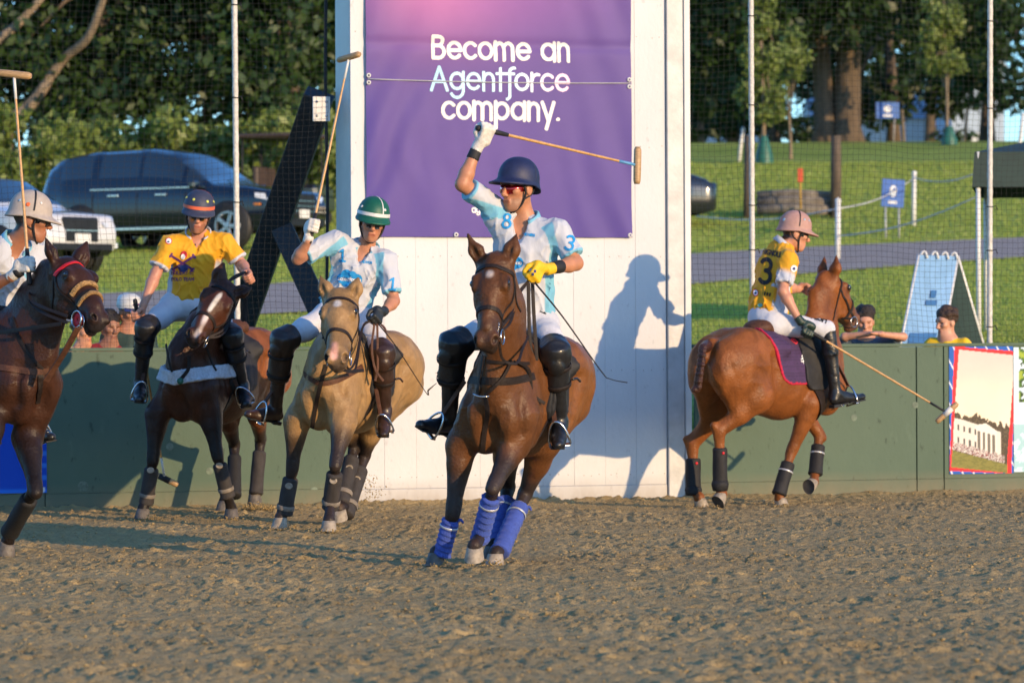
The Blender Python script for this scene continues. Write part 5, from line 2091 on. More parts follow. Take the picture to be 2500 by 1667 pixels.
def leafy(u, v):
    p = np.stack([u * 4, v * 6, u * 0], 1)
    C = np.tile(srgb(205, 226, 236), (len(u), 1))
    n_ = vnoise(p, (3, 3, 1), 61) + .5 * vnoise(p, (9, 9, 1), 62)
    gr = (v > .56) & (u > .08) & (n_ > -.35)
    C[gr] = srgb(70, 110, 45)
    C = np.where((gr & (n_ > .3))[:, None], srgb(150, 170, 60), C)
    C = np.where((gr & (n_ < -.15))[:, None], srgb(40, 62, 34), C)
    C = np.where(((v > .40) & (v < .47))[:, None], srgb(238, 240, 246), C)
    C = np.where(((v < .38) & (n_ > .0))[:, None], srgb(160, 200, 205), C)
    return C


X2_, _ = px2wall(2473, 846); X3_, _ = px2wall(2640, 846)
poster('poster', 'pale blue poster with green foliage at the right edge', X2_, X3_, Z0_ + .01, Z1_ - .01, leafy, 60, 120, .008)
xa, zt_ = px2wall(-260, 1040); xb, zb_ = px2wall(112, 1203)
xb, _ = px2wall(112, 1203)
_, zb_ = px2wall(60, 1203); _, zt_ = px2wall(60, 985)
def bluef(u, v):
    C = np.tile(srgb(8, 70, 180), (len(u), 1))
    C = blend(C, sstep(.06 - v, 0, .03), srgb(30, 110, 215))
    C = np.where(((u > .93) & (np.sin(v * 46) > .35) & (v > .08))[:, None], srgb(44, 112, 205), C)
    C = np.where((np.hypot((u - .975) * 6.6, (v - .035) * 3.4) < .09)[:, None], srgb(205, 210, 215), C)
    return C
poster('poster', 'plain blue vinyl sheet low on the boards at the left', xa, xb, zb_, zt_, bluef, 120, 60)

# ------------------------------------------------------------------ trees
M['bark'] = mat('bark', (.115, .085, .060), rough=.95, var=.4, scale=6, bump=.8, bscale=18, stretch=(1, 1, .3))
M['bark_old'] = mat('brown_bark', (.105, .078, .055), rough=.95, var=.4, scale=5, bump=.8, bscale=14, stretch=(1, 1, .25))
M['bark_pale'] = mat('pale_bark', (.22, .17, .12), rough=.95, var=.35, scale=6, bump=.6, bscale=18, stretch=(1, 1, .3))
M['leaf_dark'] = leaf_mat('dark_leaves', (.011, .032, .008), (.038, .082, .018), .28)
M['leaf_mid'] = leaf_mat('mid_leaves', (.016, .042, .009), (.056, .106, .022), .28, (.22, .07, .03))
M['leaf_light'] = leaf_mat('light_leaves', (.10, .16, .03), (.25, .31, .065), .40)
M['leaf_young'] = leaf_mat('young_leaves', (.12, .18, .04), (.28, .35, .09), .40)


def leaves(centres, spread, n, size, squash=.75):
    """n small leaf quads gathered round clump centres"""
    centres = np.asarray(centres, float)
    k = RNG.integers(0, len(centres), n)
    sp = np.asarray(spread)[k][:, None] if np.ndim(spread) else spread
    d = RNG.normal(size=(n, 3))
    d /= np.linalg.norm(d, axis=1)[:, None]
    rr = RNG.random((n, 1)) ** .45
    c = centres[k] + d * rr * sp * A(1, 1, squash)
    u = RNG.normal(size=(n, 3)) + d * .3
    u[:, 2] -= .3
    u /= np.linalg.norm(u, axis=1)[:, None]
    v = np.cross(u, RNG.normal(size=(n, 3)) + d * 1.2)
    v /= np.linalg.norm(v, axis=1)[:, None]
    s = size * (.6 + .8 * RNG.random((n, 1)))
    V = np.stack([c - u * s, c + v * s * .55, c + u * s, c - v * s * .55], axis=1)
    return V.reshape(-1, 3), np.arange(n * 4).reshape(-1, 4)


def tree(name, lab, base, height, crown, nclump, nleaf, size, mt, trunk_r=.2, bark='bark', group='trees behind the arena', limbs=5, lean=(0, 0), crown_lo=.3, clump=.9, cone=False):
    """crown: (rx, ry); foliage from crown_lo*height up"""
    base = np.asarray(base, float)
    root = empty(name, base, lab, 'tree', group)
    top = base + A(lean[0], lean[1], height * .92)
    mb = MB()
    tp = [lerp(base - A(0, 0, .2), top, t) + A(.12 * math.sin(t * 5 + base[0]), .1 * math.sin(t * 4 + base[1]), 0) * height * .08 for t in np.linspace(0, 1, 9)]
    mb.tube(tp, [trunk_r * (1.35 if i == 0 else 1.0 - .095 * i) for i in range(9)], 10)
    cl, sp = [], []
    zc = (crown_lo + 1) / 2 * height
    zr = (1 - crown_lo) / 2 * height
    for _ in range(nclump):
        while True:
            q = RNG.uniform(-1, 1, 3)
            if np.linalg.norm(q) < 1:
                break
        f_ = (1.05 - (q[2] + 1) / 2 * .95) if cone else 1.0
        cl.append(base + A(q[0] * crown[0] * f_ + lean[0] * .6, q[1] * crown[1] * f_ + lean[1] * .6, zc + q[2] * zr))
        sp.append(clump * (.55 + .8 * RNG.random()) * (f_ * .7 + .3))
    for i in range(limbs):
        q = cl[i % len(cl)]
        st = tp[3 + i % 4]
        mb.tube([st, lerp(st, q, .5) + A(0, 0, .2), q], [trunk_r * .45, trunk_r * .28, trunk_r * .08], 7)
    mb.build('trunk', M[bark], root, True)
    V, F = leaves(cl, sp, nleaf, size)
    mesh_obj('crown', V, F, M[mt], root, False)
    return root


def onground(px, d):
    X_ = (px - 1250) / FPX * d
    return A(X_, d, float(terr(X_, d)))


kinds = [('dense dark green tree', 'leaf_dark'), ('bushy mid green tree', 'leaf_mid'), ('bright yellow green tree', 'leaf_light')]
spec = [(-60, 84, 9.5, 2.8, 0, 'behind the white car at the far left'), (110, 90, 10.5, 2.6, 1, 'with bare limbs above the left rider'), (255, 83, 8.8, 2.3, 1, 'behind the rear of the dark car'),
        (395, 92, 11.0, 2.6, 0, 'above the roof of the dark car'), (505, 84, 9.6, 2.2, 1, 'above the slate and orange helmet'), (620, 90, 10.2, 2.5, 0, 'left of the black brace'),
        (720, 82, 9.2, 1.9, 1, 'just left of the goal tower'), (800, 95, 10.5, 2.4, 0, 'half hidden behind the goal tower'), (-190, 88, 10, 2.8, 0, 'outside the left edge')]
for (px, d, hgt, rx, kd, wh) in spec:
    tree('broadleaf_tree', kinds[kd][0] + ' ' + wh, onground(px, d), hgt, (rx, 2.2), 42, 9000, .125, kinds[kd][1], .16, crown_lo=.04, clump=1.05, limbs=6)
for (px, d, hgt, rx, wh) in ((30, 74, 2.6, 1.5, 'behind the white car'), (185, 76, 2.2, 1.2, 'between the white car and the dark car'), (330, 77, 2.0, 1.5, 'low behind the dark car'), (560, 77, 2.2, 1.5, 'beside the golf cart'), (720, 76, 2.4, 1.3, 'under the black brace')):
    root = empty('shrub', onground(px, d), 'bright green shrub ' + wh, 'shrub', 'shrubs along the lawn edge')
    b0 = onground(px, d)
    cl = [b0 + A(RNG.normal() * rx * .5, RNG.normal() * .5, hgt * (.25 + .6 * RNG.random())) for _ in range(16)]
    V, F = leaves(cl, .55, 3200, .10)
    mesh_obj('foliage', V, F, M['leaf_light'], root, False)
    tube('stem', [b0 - A(0, 0, .1), b0 + A(.05, 0, hgt * .4), b0 + A(0, .05, hgt * .8)], [.05, .035, .015], M['bark'], root, 6)
# the two bare limbs seen against the foliage at the upper left
lt_ = bpy.data.objects['broadleaf_tree.001']
tube('limb', [P(-40, 330, 82), P(70, 260, 82), P(150, 150, 82), P(215, 90, 81.5), P(258, -20, 81)], [.16, .14, .11, .10, .08], M['bark_pale'], lt_, 8, 30)
tube('limb', [P(-60, 130, 82), P(20, 80, 82), P(80, 20, 82), P(130, -40, 82)], [.13, .11, .09, .08], M['bark_pale'], lt_, 8, 20)

# right-hand side: old double-trunked tree, young trees, dark wood beyond
b0 = onground(2046, 112)
root = empty('old_tree', b0, 'huge old tree with double trunk on top of the lawn', 'tree', 'trees behind the arena')
mb = MB()
for (dx, r0, ex, s_) in ((-.36, .27, -1.2, 1), (.30, .37, .9, 2)):
    mb.tube([b0 + A(dx * 1.2, 0, -.3), b0 + A(dx, 0, .5), b0 + A(dx * .9 + ex * .1, 0, 2.4), b0 + A(dx * .8 + ex * .4, .2, 5), b0 + A(dx + ex, .4, 9)], [r0 * 1.7, r0 * 1.15, r0, r0 * .85, r0 * .6], 14)
    for i in range(4):
        mb.tube([b0 + A(dx * .8 + ex * .3, .2, 4.4 + i * .6), b0 + A(dx + ex * 2 + RNG.normal() * 1.5, RNG.normal(), 6.5 + i), b0 + A(dx + ex * 3.5 + RNG.normal() * 2.5, RNG.normal() * 2, 8.5 + i)], [r0 * .4, r0 * .25, r0 * .1], 8)
mb.build('trunk', M['bark_old'], root, True)
cl = [b0 + A(RNG.uniform(-6.5, 5), RNG.uniform(-2.5, 3), RNG.uniform(2.6, 11)) for _ in range(110)]
cl = [c for c in cl if not (abs(c[0] - b0[0]) < 1.5 and c[2] < b0[2] + 3.2)]
cl += [b0 + A(RNG.uniform(-3.5, 3.5), RNG.uniform(-2.6, -1.2), RNG.uniform(3.3, 6.5)) for _ in range(26)]
V, F = leaves(cl, 1.05, 24000, .15)
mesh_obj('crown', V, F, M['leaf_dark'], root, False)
tree('young_tree', 'young light green tree left of the old tree above the net pole', onground(1862, 98), 5.6, (.75, .7), 40, 5200, .085, 'leaf_young', .07, 'bark_pale', crown_lo=.18, clump=.42, cone=True, limbs=8)
tree('young_tree', 'young slender light green tree right of the old tree', onground(2312, 108), 4.7, (.60, .5), 26, 3000, .085, 'leaf_young', .06, 'bark_pale', crown_lo=.28, clump=.38, limbs=8)
tree('young_tree', 'thin young tree on a stake beside the goal edge', onground(1930, 100), 3.6, (.40, .4), 16, 1400, .08, 'leaf_young', .05, 'bark_pale', crown_lo=.45, clump=.35, limbs=5)
M['bag_green'] = mat('green_water_bag', (.02, .12, .09), rough=.5, var=.2)
for (px, d, h_) in ((1868, 97.6, .75), (2320, 107.6, .55)):
    c_ = onground(px, d)
    V_, F_ = revolve(c_, UPZ, [(.24, 0), (.23, h_ * .3), (.13, h_ * .8), (.07, h_)], 14)
    o = mesh_obj('watering_bag', np.array(V_), F_, M['bag_green'], None, True, origin=c_)
    tag(o, 'green watering bag round the foot of the ' + ('left' if px < 2000 else 'right') + ' young tree', 'bag', 'watering bags')
wood = [(1700, 128, 8.5, 3.2, 0), (1790, 140, 11, 3.0, 0), (1900, 150, 12, 4.0, 0), (2010, 155, 13, 4.5, 0), (2180, 140, 11.5, 3.2, 0), (2420, 132, 11.5, 3.4, 0), (2530, 128, 11, 3.6, 1), (1640, 120, 9, 2.6, 1), (2270, 165, 13, 3.5, 0)]
wl = ['next to the goal edge strip', 'behind the young tree by the net pole', 'left behind the old tree', 'straight behind the old tree', 'right of the old tree trunk', 'above the green canopy', 'at the right edge', 'hidden by the goal', 'between the old tree and the pale building']
for (px, d, hgt, rx, kd), w_ in zip(wood, wl):
    tree('wood_tree', 'dark wood tree ' + w_, onground(px, d), hgt, (rx, 2.5), 34, 6500, .20, kinds[kd][1], .28, crown_lo=.03 if px not in (2420,) else .22, clump=1.35, limbs=5)
# big trees off to the right that shade the top of the lawn
for (x_, y_, hgt), w_ in zip(((56, 73, 22), (66, 63, 23), (66, 94, 24), (46, 86, 19)), ('nearest the lawn top', 'closest to the arena', 'farthest from the arena', 'shortest of the group')):
    tree('shade_tree', 'large shade tree outside the picture to the right, ' + w_, A(x_, y_, float(terr(x_, y_))), hgt, (4.5, 4.5), 60, 5000, .42, 'leaf_mid', .45, group='shade trees right of the lawn', crown_lo=.25, clump=2.2)

# ------------------------------------------------------------------ pale building, rail fence, posts and signs on the lawn
M['pale_wall'] = mat('pale_blue_wall', (.42, .52, .66), rough=.8, var=.08)
M['shade_white'] = mat('white_boards', (.70, .72, .74), rough=.7, var=.08)
M['roof_grey'] = mat('grey_roof', (.30, .34, .40), rough=.7, var=.1)
bc = onground(2365, 178)
bl = empty('pale_building', bc, 'pale blue building with white eaves beyond the trees', 'building')
MB().box(bc + A(0, 0, 2.6), (A(1, 0, 0), A(0, 1, 0), UPZ), (1.25, 4, 2.7)).build('wall', M['pale_wall'], bl)
MB().add([bc + A(x, y, z) for (x, y, z) in ((-1.45, -4.2, 5.2), (1.45, -4.2, 5.2), (0, -4.2, 6.9), (-1.45, 4.2, 5.2), (1.45, 4.2, 5.2), (0, 4.2, 6.9))], [(0, 1, 2), (3, 5, 4), (0, 2, 5, 3), (1, 4, 5, 2), (0, 3, 4, 1)]).build('roof', M['roof_grey'], bl)
MB().box(bc + A(0, -4.03, 1.1), (A(1, 0, 0), A(0, 1, 0), UPZ), (.5, .03, 1.05)).build('door', M['shade_white'], bl)
bc = onground(2150, 185)
bl = empty('pale_building', bc, 'low white shed glimpsed right of the old tree trunk', 'building')
MB().box(bc + A(0, 0, 1.6), (A(1, 0, 0), A(0, 1, 0), UPZ), (3.4, 3, 1.7)).build('wall', M['shade_white'], bl)
MB().add([bc + A(x, y, z) for (x, y, z) in ((-3.7, -3.2, 3.2), (3.7, -3.2, 3.2), (3.7, 0, 4.6), (-3.7, 0, 4.6), (-3.7, 3.2, 3.2), (3.7, 3.2, 3.2))], [(0, 1, 2, 3), (3, 2, 5, 4), (0, 3, 4), (1, 5, 2), (0, 4, 5, 1)]).build('roof', M['roof_grey'], bl)
bc = onground(1725, 178)
bl = empty('pale_building', bc, 'pale blue shed glimpsed just right of the goal', 'building')
MB().box(bc + A(0, 0, 2.3), (A(1, 0, 0), A(0, 1, 0), UPZ), (3.0, 3, 2.3)).build('wall', M['pale_wall'], bl)
MB().add([bc + A(x, y, z) for (x, y, z) in ((-3.3, -3.2, 4.5), (3.3, -3.2, 4.5), (3.3, 0, 5.8), (-3.3, 0, 5.8), (-3.3, 3.2, 4.5), (3.3, 3.2, 4.5))], [(0, 1, 2, 3), (3, 2, 5, 4), (0, 3, 4), (1, 5, 2), (0, 4, 5, 1)]).build('roof', M['roof_grey'], bl)

M['stake'] = mat('white_stake', (.68, .68, .66), rough=.6, var=.1)
M['rope_white'] = mat('white_rope', (.55, .56, .55), rough=.8, var=.1)


def stake(px, ytop, d, lab, r=.045, lean=0.0, mt='stake'):
    b = onground(px, d)
    top = P(px + lean, ytop, d)
    root = empty('marker_post', b, lab, 'post', 'white marker posts on the lawn')
    tube('shaft', [b - A(0, 0, .1), lerp(b, top, .5), top], [r, r, r * .95], M[mt], root, 8)
    V_, F_ = revolve(top, UPZ, [(r * 1.1, -.05), (r * 1.1, .0), (.001, .03)], 8)
    mesh_obj('cap', np.array(V_), F_, M[mt], root)
    return top


t1 = stake(2046, 487, 60.5, 'white marker post right behind the chestnut horse ears')
t2 = stake(2232, 420, 73.5, 'white marker post right of the near blue sign')
t3 = stake(1806, 313, 99, 'small leaning white post left of the log jump', .05, 8)
stake(2486, 278, 96, 'leaning white post at the right edge above the canopy', .05, 12)
stake(2210, 270, 112, 'thin pale post left of the slender young tree', .05, -8, 'bark_pale')
stake(2356, 268, 112, 'thin pale post right of the slender young tree', .05, 6, 'bark_pale')
rp = empty('rope_line', t1, 'thin white rope strung between the marker posts', 'rope')
for a_, b_ in ((t1 - A(0, 0, .15), t2 - A(0, 0, .12)), (t2 - A(0, 0, .12), P(2392, 420, 62)), (P(1700, 528, 66), t1 - A(0, 0, .15)), (t1 - A(0, 0, .6), P(2386, 480, 55))):
    tube('rope', [lerp(a_, b_, t) - A(0, 0, .12 * math.sin(math.pi * t)) for t in np.linspace(0, 1, 10)], .012, M['rope_white'], rp, 5)

lg = empty('log_jump', onground(1935, 76), 'grey log jump between two thick timber posts on the lawn', 'jump')
for px in (1829, 2041):
    b = onground(px, 76)
    tube('timber_post', [b - A(0, 0, .2), P(px, 420, 76), P(px, 332, 76)], [.12, .11, .10], M['bark'], lg, 10)
M['old_log'] = mat('weathered_log', (.17, .15, .125), rough=.95, var=.5, scale=5, bump=.6, bscale=20)
for i, (y0, r_) in enumerate(((510, .11), (492, .11), (474, .09))):
    tube('log', [P(1848, y0 + 3, 76.1 + .1 * i), P(1935, y0 - 2, 76.1 + .1 * i), P(2030, y0 + 4, 76.1 + .1 * i)], r_, M['old_log'], lg, 10)
fl = empty('jump_flag', P(1955, 505, 75.6), 'orange red flag on a short yellow pole at the log jump', 'flag')
M['flag_red'] = mat('flag_red', (.55, .08, .03), rough=.7)
M['flag_pole'] = mat('flag_pole', (.55, .32, .04), rough=.6)
tube('pole', [P(1955, 510, 75.6), P(1953, 415, 75.6)], .018, M['flag_pole'], fl, 6)
MB().box(P(1954, 428, 75.58), (A(1, 0, 0), A(0, 1, 0), UPZ), (.055, .01, .14), .003).build('flag', M['flag_red'], fl)

M['sign_blue'] = mat('sign_blue', (.015, .11, .42), rough=.5, var=.08)


def sign(px0, px1, py0, py1, d, lab, slant=0.0):
    c = P((px0 + px1) / 2, (py0 + py1) / 2, d)
    root = empty('lawn_sign', onground((px0 + px1) / 2, d), lab, 'sign', 'blue signs on the lawn')
    hw, hh = (px1 - px0) / 2 / FPX * d, (py1 - py0) / 2 / FPX * d
    ax = nrm(A(1, .15, -slant)); up_ = nrm(np.cross(ax, A(0, 1, 0)) * -1)
    up_ = nrm(A(slant, 0, 1))
    p = MB().box(c, (ax, np.cross(up_, ax), up_), (hw, .02, hh), .004).build('panel', M['sign_blue'], root)
    uv, Fq = mask_quads(lambda u, v: (np.hypot(u / (hw * .32), (v - hh * .15) / (hh * .42)) < 1) & (np.hypot((u - hw * .1) / (hw * .2), (v - hh * .25) / (hh * .2)) > .7) | ((np.abs(u) < hw * .4) & (np.abs(v + hh * .66) < hh * .10)), -hw, hw, -hh, hh, hw / 26)
    mesh_obj('emblem', c + np.outer(uv[:, 0], ax) + np.outer(uv[:, 1], up_) + A(0, -.03, 0), Fq, M['print_white'], p)
    for sx in (-.6, .6):
        b = onground((px0 + px1) / 2, d) + ax * hw * sx
        tube('leg', [b - A(0, 0, .1), c + ax * hw * sx - up_ * hh], .018, M['steel_grey'], root, 6)


sign(2152, 2208, 438, 506, 70, 'blue sign with white emblem on the lawn', .06)
sign(2138, 2196, 250, 290, 110, 'far blue sign beside the old tree')

# ------------------------------------------------------------------ canopy, folding sign
M['canopy'] = mat('dark_green_canopy', (.018, .040, .034), rough=.7, var=.2, scale=3, bump=.2, bscale=12)
cz = P(2384, 458, 38.5)
ground_c = onground(2384, 38.5)
tent = empty('canopy_tent', ground_c, 'dark green canopy tent on white legs at the right edge', 'tent')
x0_, x1_, y0_, y1_ = cz[0] - .06, cz[0] + 3.0, 38.4, 41.4
ztop = P(2384, 372, 38.5)[2]
for (x_, y_) in ((x0_ + .07, y0_ + .05), (x1_ - .07, y0_ + .05), (x0_ + .52, y1_ - .07), (x1_ - .07, y1_ - .07)):
    tube('leg', [A(x_, y_, float(terr(x_, y_)) - .05), A(x_, y_, ztop)], .026, M['stake'], tent, 8)
V_ = [A(x0_, y0_, cz[2]), A(x1_, y0_, cz[2]), A(x1_, y1_, cz[2]), A(x0_ + .44, y1_, cz[2]), A(x0_ + .03, y0_ + .03, ztop), A(x1_ - .03, y0_ + .03, ztop), A(x1_ - .03, y1_ - .03, ztop), A(x0_ + .46, y1_ - .03, ztop), A((x0_ + x1_) / 2, (y0_ + y1_) / 2, ztop + .32)]
mesh_obj('canopy', np.array(V_), [(0, 1, 5, 4), (1, 2, 6, 5), (2, 3, 7, 6), (3, 0, 4, 7), (4, 5, 8), (5, 6, 8), (6, 7, 8), (7, 4, 8)], M['canopy'], tent, False)

M['sign_panel'] = mat('pale_blue_sign_panel', (.22, .40, .66), rough=.5, var=.12, scale=5)
M['sign_mark'] = mat('sign_dark_blue', (.04, .14, .36), rough=.5, var=.1)
gz_ = float(terr(4.0, 36)) - .02
A0, B0 = P(2243, 622, 35.5), P(2338, 626, 36.1)
def down(p, q):                       # a panel edge from the hinge to the ground
    q = q.copy(); q[2] = gz_; return q
fl_, fr_ = down(A0, P(2180, 900, 35.0)), down(B0, P(2282, 900, 35.5))
bl_, br_ = down(A0, P(2330, 900, 36.2)), down(B0, P(2424, 900, 36.7))
sb = empty('folding_sign', A(A0[0], A0[1], gz_), 'pale blue folding sign with white frame behind the wall on the right', 'sign')
for nm_, (a_, b_, c_, d_) in (('front_panel', (A0, B0, fr_, fl_)), ('rear_panel', (A0 + A(0, .03, 0), B0 + A(0, .03, 0), br_, bl_))):
    nn = nrm(np.cross(b_ - a_, d_ - a_)) * .012
    mesh_obj(nm_, np.array([a_ + nn, b_ + nn, c_ + nn, d_ + nn, a_ - nn, b_ - nn, c_ - nn, d_ - nn]), [(0, 1, 2, 3), (7, 6, 5, 4), (0, 4, 5, 1), (1, 5, 6, 2), (2, 6, 7, 3), (3, 7, 4, 0)], M['sign_panel'] if nm_[0] == 'f' else M['canopy'], sb, False)
    for q0, q1 in ((a_, d_), (b_, c_)):
        tube('frame_tube', [q0, lerp(q0, q1, .5), q1], .021 if q0 is b_ else .014, M['white_plastic'], sb, 8)
for t in (.12, .40, .66, .90):
    c_ = lerp(A0, B0, t)
    tube('handle', [c_ + A(-.03, -.02, -.03), c_ + A(-.02, -.02, .02), c_ + A(.015, -.02, .03), c_ + A(.035, -.02, -.035)], .014, M['white_plastic'], sb, 7, 8)
fu, fv = nrm(B0 - A0), nrm(fl_ - A0)
fnn = nrm(np.cross(fv, fu)) * .016
fnn = fnn if fnn[1] < 0 else -fnn
def panel_mark(name, u0, u1, v0, v1):
    W_ = np.linalg.norm(B0 - A0); H_ = np.linalg.norm(fl_ - A0)
    q = lambda u, v: A0 + (B0 - A0) * u + lerp(fl_ - A0, fr_ - B0, u) * v + fnn
    mesh_obj(name, np.array([q(u0, v0), q(u1, v0), q(u1, v1), q(u0, v1)]), [(0, 1, 2, 3)], M['sign_mark'], sb, False)
panel_mark('print', .38, .66, .36, .40)
panel_mark('print', .46, .60, .28, .34)
panel_mark('print', .14, .80, .62, .72)
panel_mark('print', .48, .80, .74, .84)

# ------------------------------------------------------------------ cars
M['glass'] = mat('car_glass', (.012, .018, .024), rough=.03, var=.05, coat=1.0, spec=1.0)
M['tyre'] = mat('tyre', (.015, .015, .016), rough=.8, var=.2)
M['rim'] = mat('alloy_rim', (.50, .51, .53), rough=.3, var=.1, metal=.9)
M['chrome'] = mat('chrome', (.70, .71, .73), rough=.15, var=.05, metal=1.0)
M['lamp'] = mat('headlamp', (.62, .65, .68), rough=.08, var=.1, coat=1.0)
M['amber'] = mat('amber_lamp', (.75, .22, .02), rough=.3, var=.1)
M['grille'] = mat('grille', (.02, .02, .022), rough=.4, var=.3, metal=.4)


def car(name, lab, c, yaw, L_, W_, H_, paint_, suv=True, plate=True):
    Fv = A(math.cos(yaw), math.sin(yaw), 0); Lv = A(-math.sin(yaw), math.cos(yaw), 0)
    root = empty(name, c, lab, 'car', 'cars parked behind the arena')
    def K(x, y, z):
        return c + Fv * x + Lv * y + UPZ * z
    n = 61
    xs = np.linspace(0, 1, n)
    # stations from tail (0) to nose (1)
    if suv:
        zr = np.interp(xs, [0, .03, .08, .20, .46, .56, .69, .735, .88, .97, 1], [.62, .82, .93, .985, 1.0, .955, .70, .635, .60, .55, .42]) * H_
        zb = np.interp(xs, [0, .1, .7, .97, 1], [.58, .60, .585, .545, .42]) * H_
    else:
        zr = np.interp(xs, [0, .04, .16, .30, .52, .60, .72, .755, .97, .99, 1], [.50, .66, .80, .96, 1.0, .96, .74, .66, .58, .52, .40]) * H_
        zb = np.interp(xs, [0, .1, .7, .97, 1], [.60, .63, .62, .56, .40]) * H_
    hw = np.interp(xs, [0, .03, .12, .5, .86, .97, 1], [.40, .46, .495, .5, .49, .43, .38]) * W_
    zlo = np.interp(xs, [0, .05, .95, 1], [.22, .17, .17, .22]) * H_
    V, quads = [], []
    prof_n = 15
    for i in range(n):
        gh = np.clip((zr[i] - zb[i]) / (.42 * H_), 0, 1)
        w_ = hw[i]
        pts = [(w_ * .90, zlo[i]), (w_ * .985, zlo[i] + .05 * H_), (w_, zlo[i] + .18 * H_), (w_, lerp(zlo[i] + .18 * H_, zb[i], .6)), (w_ * .975, zb[i]),
               (w_ * lerp(.955, .90, gh), lerp(zb[i], zr[i], .30)), (w_ * lerp(.92, .82, gh), lerp(zb[i], zr[i], .66)), (w_ * lerp(.86, .74, gh), lerp(zb[i], zr[i], .90)), (w_ * lerp(.7, .62, gh), lerp(zb[i], zr[i], .975)), (w_ * .34, zr[i] + .006), (0, zr[i] + .012)]
        X_ = (xs[i] - .5) * L_
        for (y, z) in pts:
            V.append(K(X_, y, z))
        for (y, z) in pts[::-1][1:]:
            V.append(K(X_, -y, z))
    m_ = 21
    parts = {'body': []}
    for i in range(n - 1):
        xm = (xs[i] + xs[i + 1]) / 2
        for k in range(m_ - 1):
            kk = k if k < 10 else 19 - k
            f = (i * m_ + k, i * m_ + k + 1, (i + 1) * m_ + k + 1, (i + 1) * m_ + k)
            nm = 'body'
            if kk in (5, 6) and zr[i] - zb[i] > .16 * H_:
                for a_, b_ in ((.10, .24), (.26, .43), (.45, .61)):
                    if a_ < xm < b_:
                        nm = 'window%d%d' % (int(k < 10), int(a_ * 10))
            if kk in (7, 8, 9) and .605 < xm < .735:
                nm = 'windscreen'
            if kk in (5, 6) and .63 < xm < .70 and zr[i] - zb[i] > .08 * H_:
                nm = 'windscreen'
            if kk in (8, 9) and .03 < xm < .11:
                nm = 'rear_window'
            parts.setdefault(nm, []).append(f)
    parts['body'] += [tuple(range(m_ - 1, -1, -1)), tuple((n - 1) * m_ + k for k in range(m_))]
    V = np.array(V)
    for nm, fs in parts.items():
        used = sorted({i for f in fs for i in f})
        mp_ = {o: k for k, o in enumerate(used)}
        mesh_obj(nm.rstrip('0123456789'), V[used], [tuple(mp_[i] for i in f) for f in fs], M[paint_] if nm == 'body' else M['glass'], root, True)
    # wheels with dark arches
    wr = .215 * H_ if suv else .225 * H_
    for sx in (-.305, .315):
        for sy in (-1, 1):
            wc = K(sx * L_, sy * (W_ / 2 - .10), wr)
            ax = Lv * sy
            V_, F_ = revolve(wc, ax, [(wr * 1.12, -.05), (wr * 1.14, .095), (wr * .9, .097)], 24)
            mesh_obj('wheel_arch', np.array(V_), F_, M['rubber'], root)
            V_, F_ = revolve(wc, ax, [(wr * .66, -.10), (wr * .97, -.10), (wr, -.07), (wr, .08), (wr * .96, .105), (wr * .66, .108)], 26)
            wo = mesh_obj('wheel', np.array(V_), F_, M['tyre'], root)
            sp_ = MB()
            for q in range(5):
                an = q * 2 * math.pi / 5 + .3
                dv = UPZ * math.cos(an) + Fv * math.sin(an)
                sp_.box(wc + ax * .10 + dv * wr * .36, (dv, np.cross(ax, dv), ax), (wr * .33, wr * .085, .012), .003)
            V_, F_ = revolve(wc, ax, [(wr * .67, .07), (wr * .67, .112), (wr * .59, .112), (wr * .57, .08)], 24)
            sp_.add(V_, F_)
            V_, F_ = revolve(wc, ax, [(wr * .16, .08), (wr * .15, .12), (.001, .122)], 12)
            sp_.add(V_, F_)
            sp_.build('rim', M['rim'], wo)
    # nose: grille, lamps, bumper, plate
    nx = L_ / 2
    MB().box(K(nx - .045, 0, .42 * H_), (Fv, Lv, UPZ), (.055, W_ * (.20 if suv else .19), (.115 if suv else .13) * H_), .03).build('grille', M['grille'], root)
    gb = bpy.data.objects[-1] if False else None
    for z_ in ((.36, .41, .46) if suv else (.415,)):
        MB().box(K(nx + .014, 0, z_ * H_), (Fv, Lv, UPZ), (.006, W_ * .185, .006)).build('grille_bar', M['chrome'], root)
    MB().box(K(nx - .02, 0, .25 * H_), (Fv, Lv, UPZ), (.05, W_ * .33, .035 * H_), .01).build('air_intake', M['grille'], root)
    for sy in (-1, 1):
        MB().add([K(nx - .02, sy * W_ * .24, .50 * H_), K(nx - .10, sy * W_ * .40, .515 * H_), K(nx - .42, sy * W_ * .470, .53 * H_), K(nx - .40, sy * W_ * .478, .485 * H_), K(nx - .07, sy * W_ * .41, .445 * H_), K(nx + .0, sy * W_ * .25, .455 * H_)],
                 [(0, 1, 4, 5), (1, 2, 3, 4)]).build('headlight', M['lamp'], root)
        MB().box(K(nx - .06, sy * W_ * .36, .27 * H_), (Fv, Lv, UPZ), (.05, .09, .04), .01).build('fog_lamp', M['lamp'], root)
        MB().box(K(.19 * L_, sy * (W_ / 2 + .10), .62 * H_), (Fv, Lv, UPZ), (.07, .10, .065), .03).build('mirror', M[paint_], root)
        for hx in (-.16, .04):
            MB().box(K(hx * L_, sy * (W_ / 2 + .012), .535 * H_), (Fv, Lv, UPZ), (.12, .014, .018), .006).build('door_handle', M['chrome'], root)
        for dx in (-.25, -.06, .14):
            MB().box(K(dx * L_, sy * (W_ / 2 + .001), .40 * H_), (Fv, Lv, UPZ), (.005, .003, .16 * H_)).build('door_gap', M['rubber'], root)
        MB().box(K(-.02 * L_, sy * (W_ * .4875 + .010), .598 * H_), (Fv, Lv, UPZ), (.24 * L_, .008, .010)).build('belt_trim', M['chrome'], root)
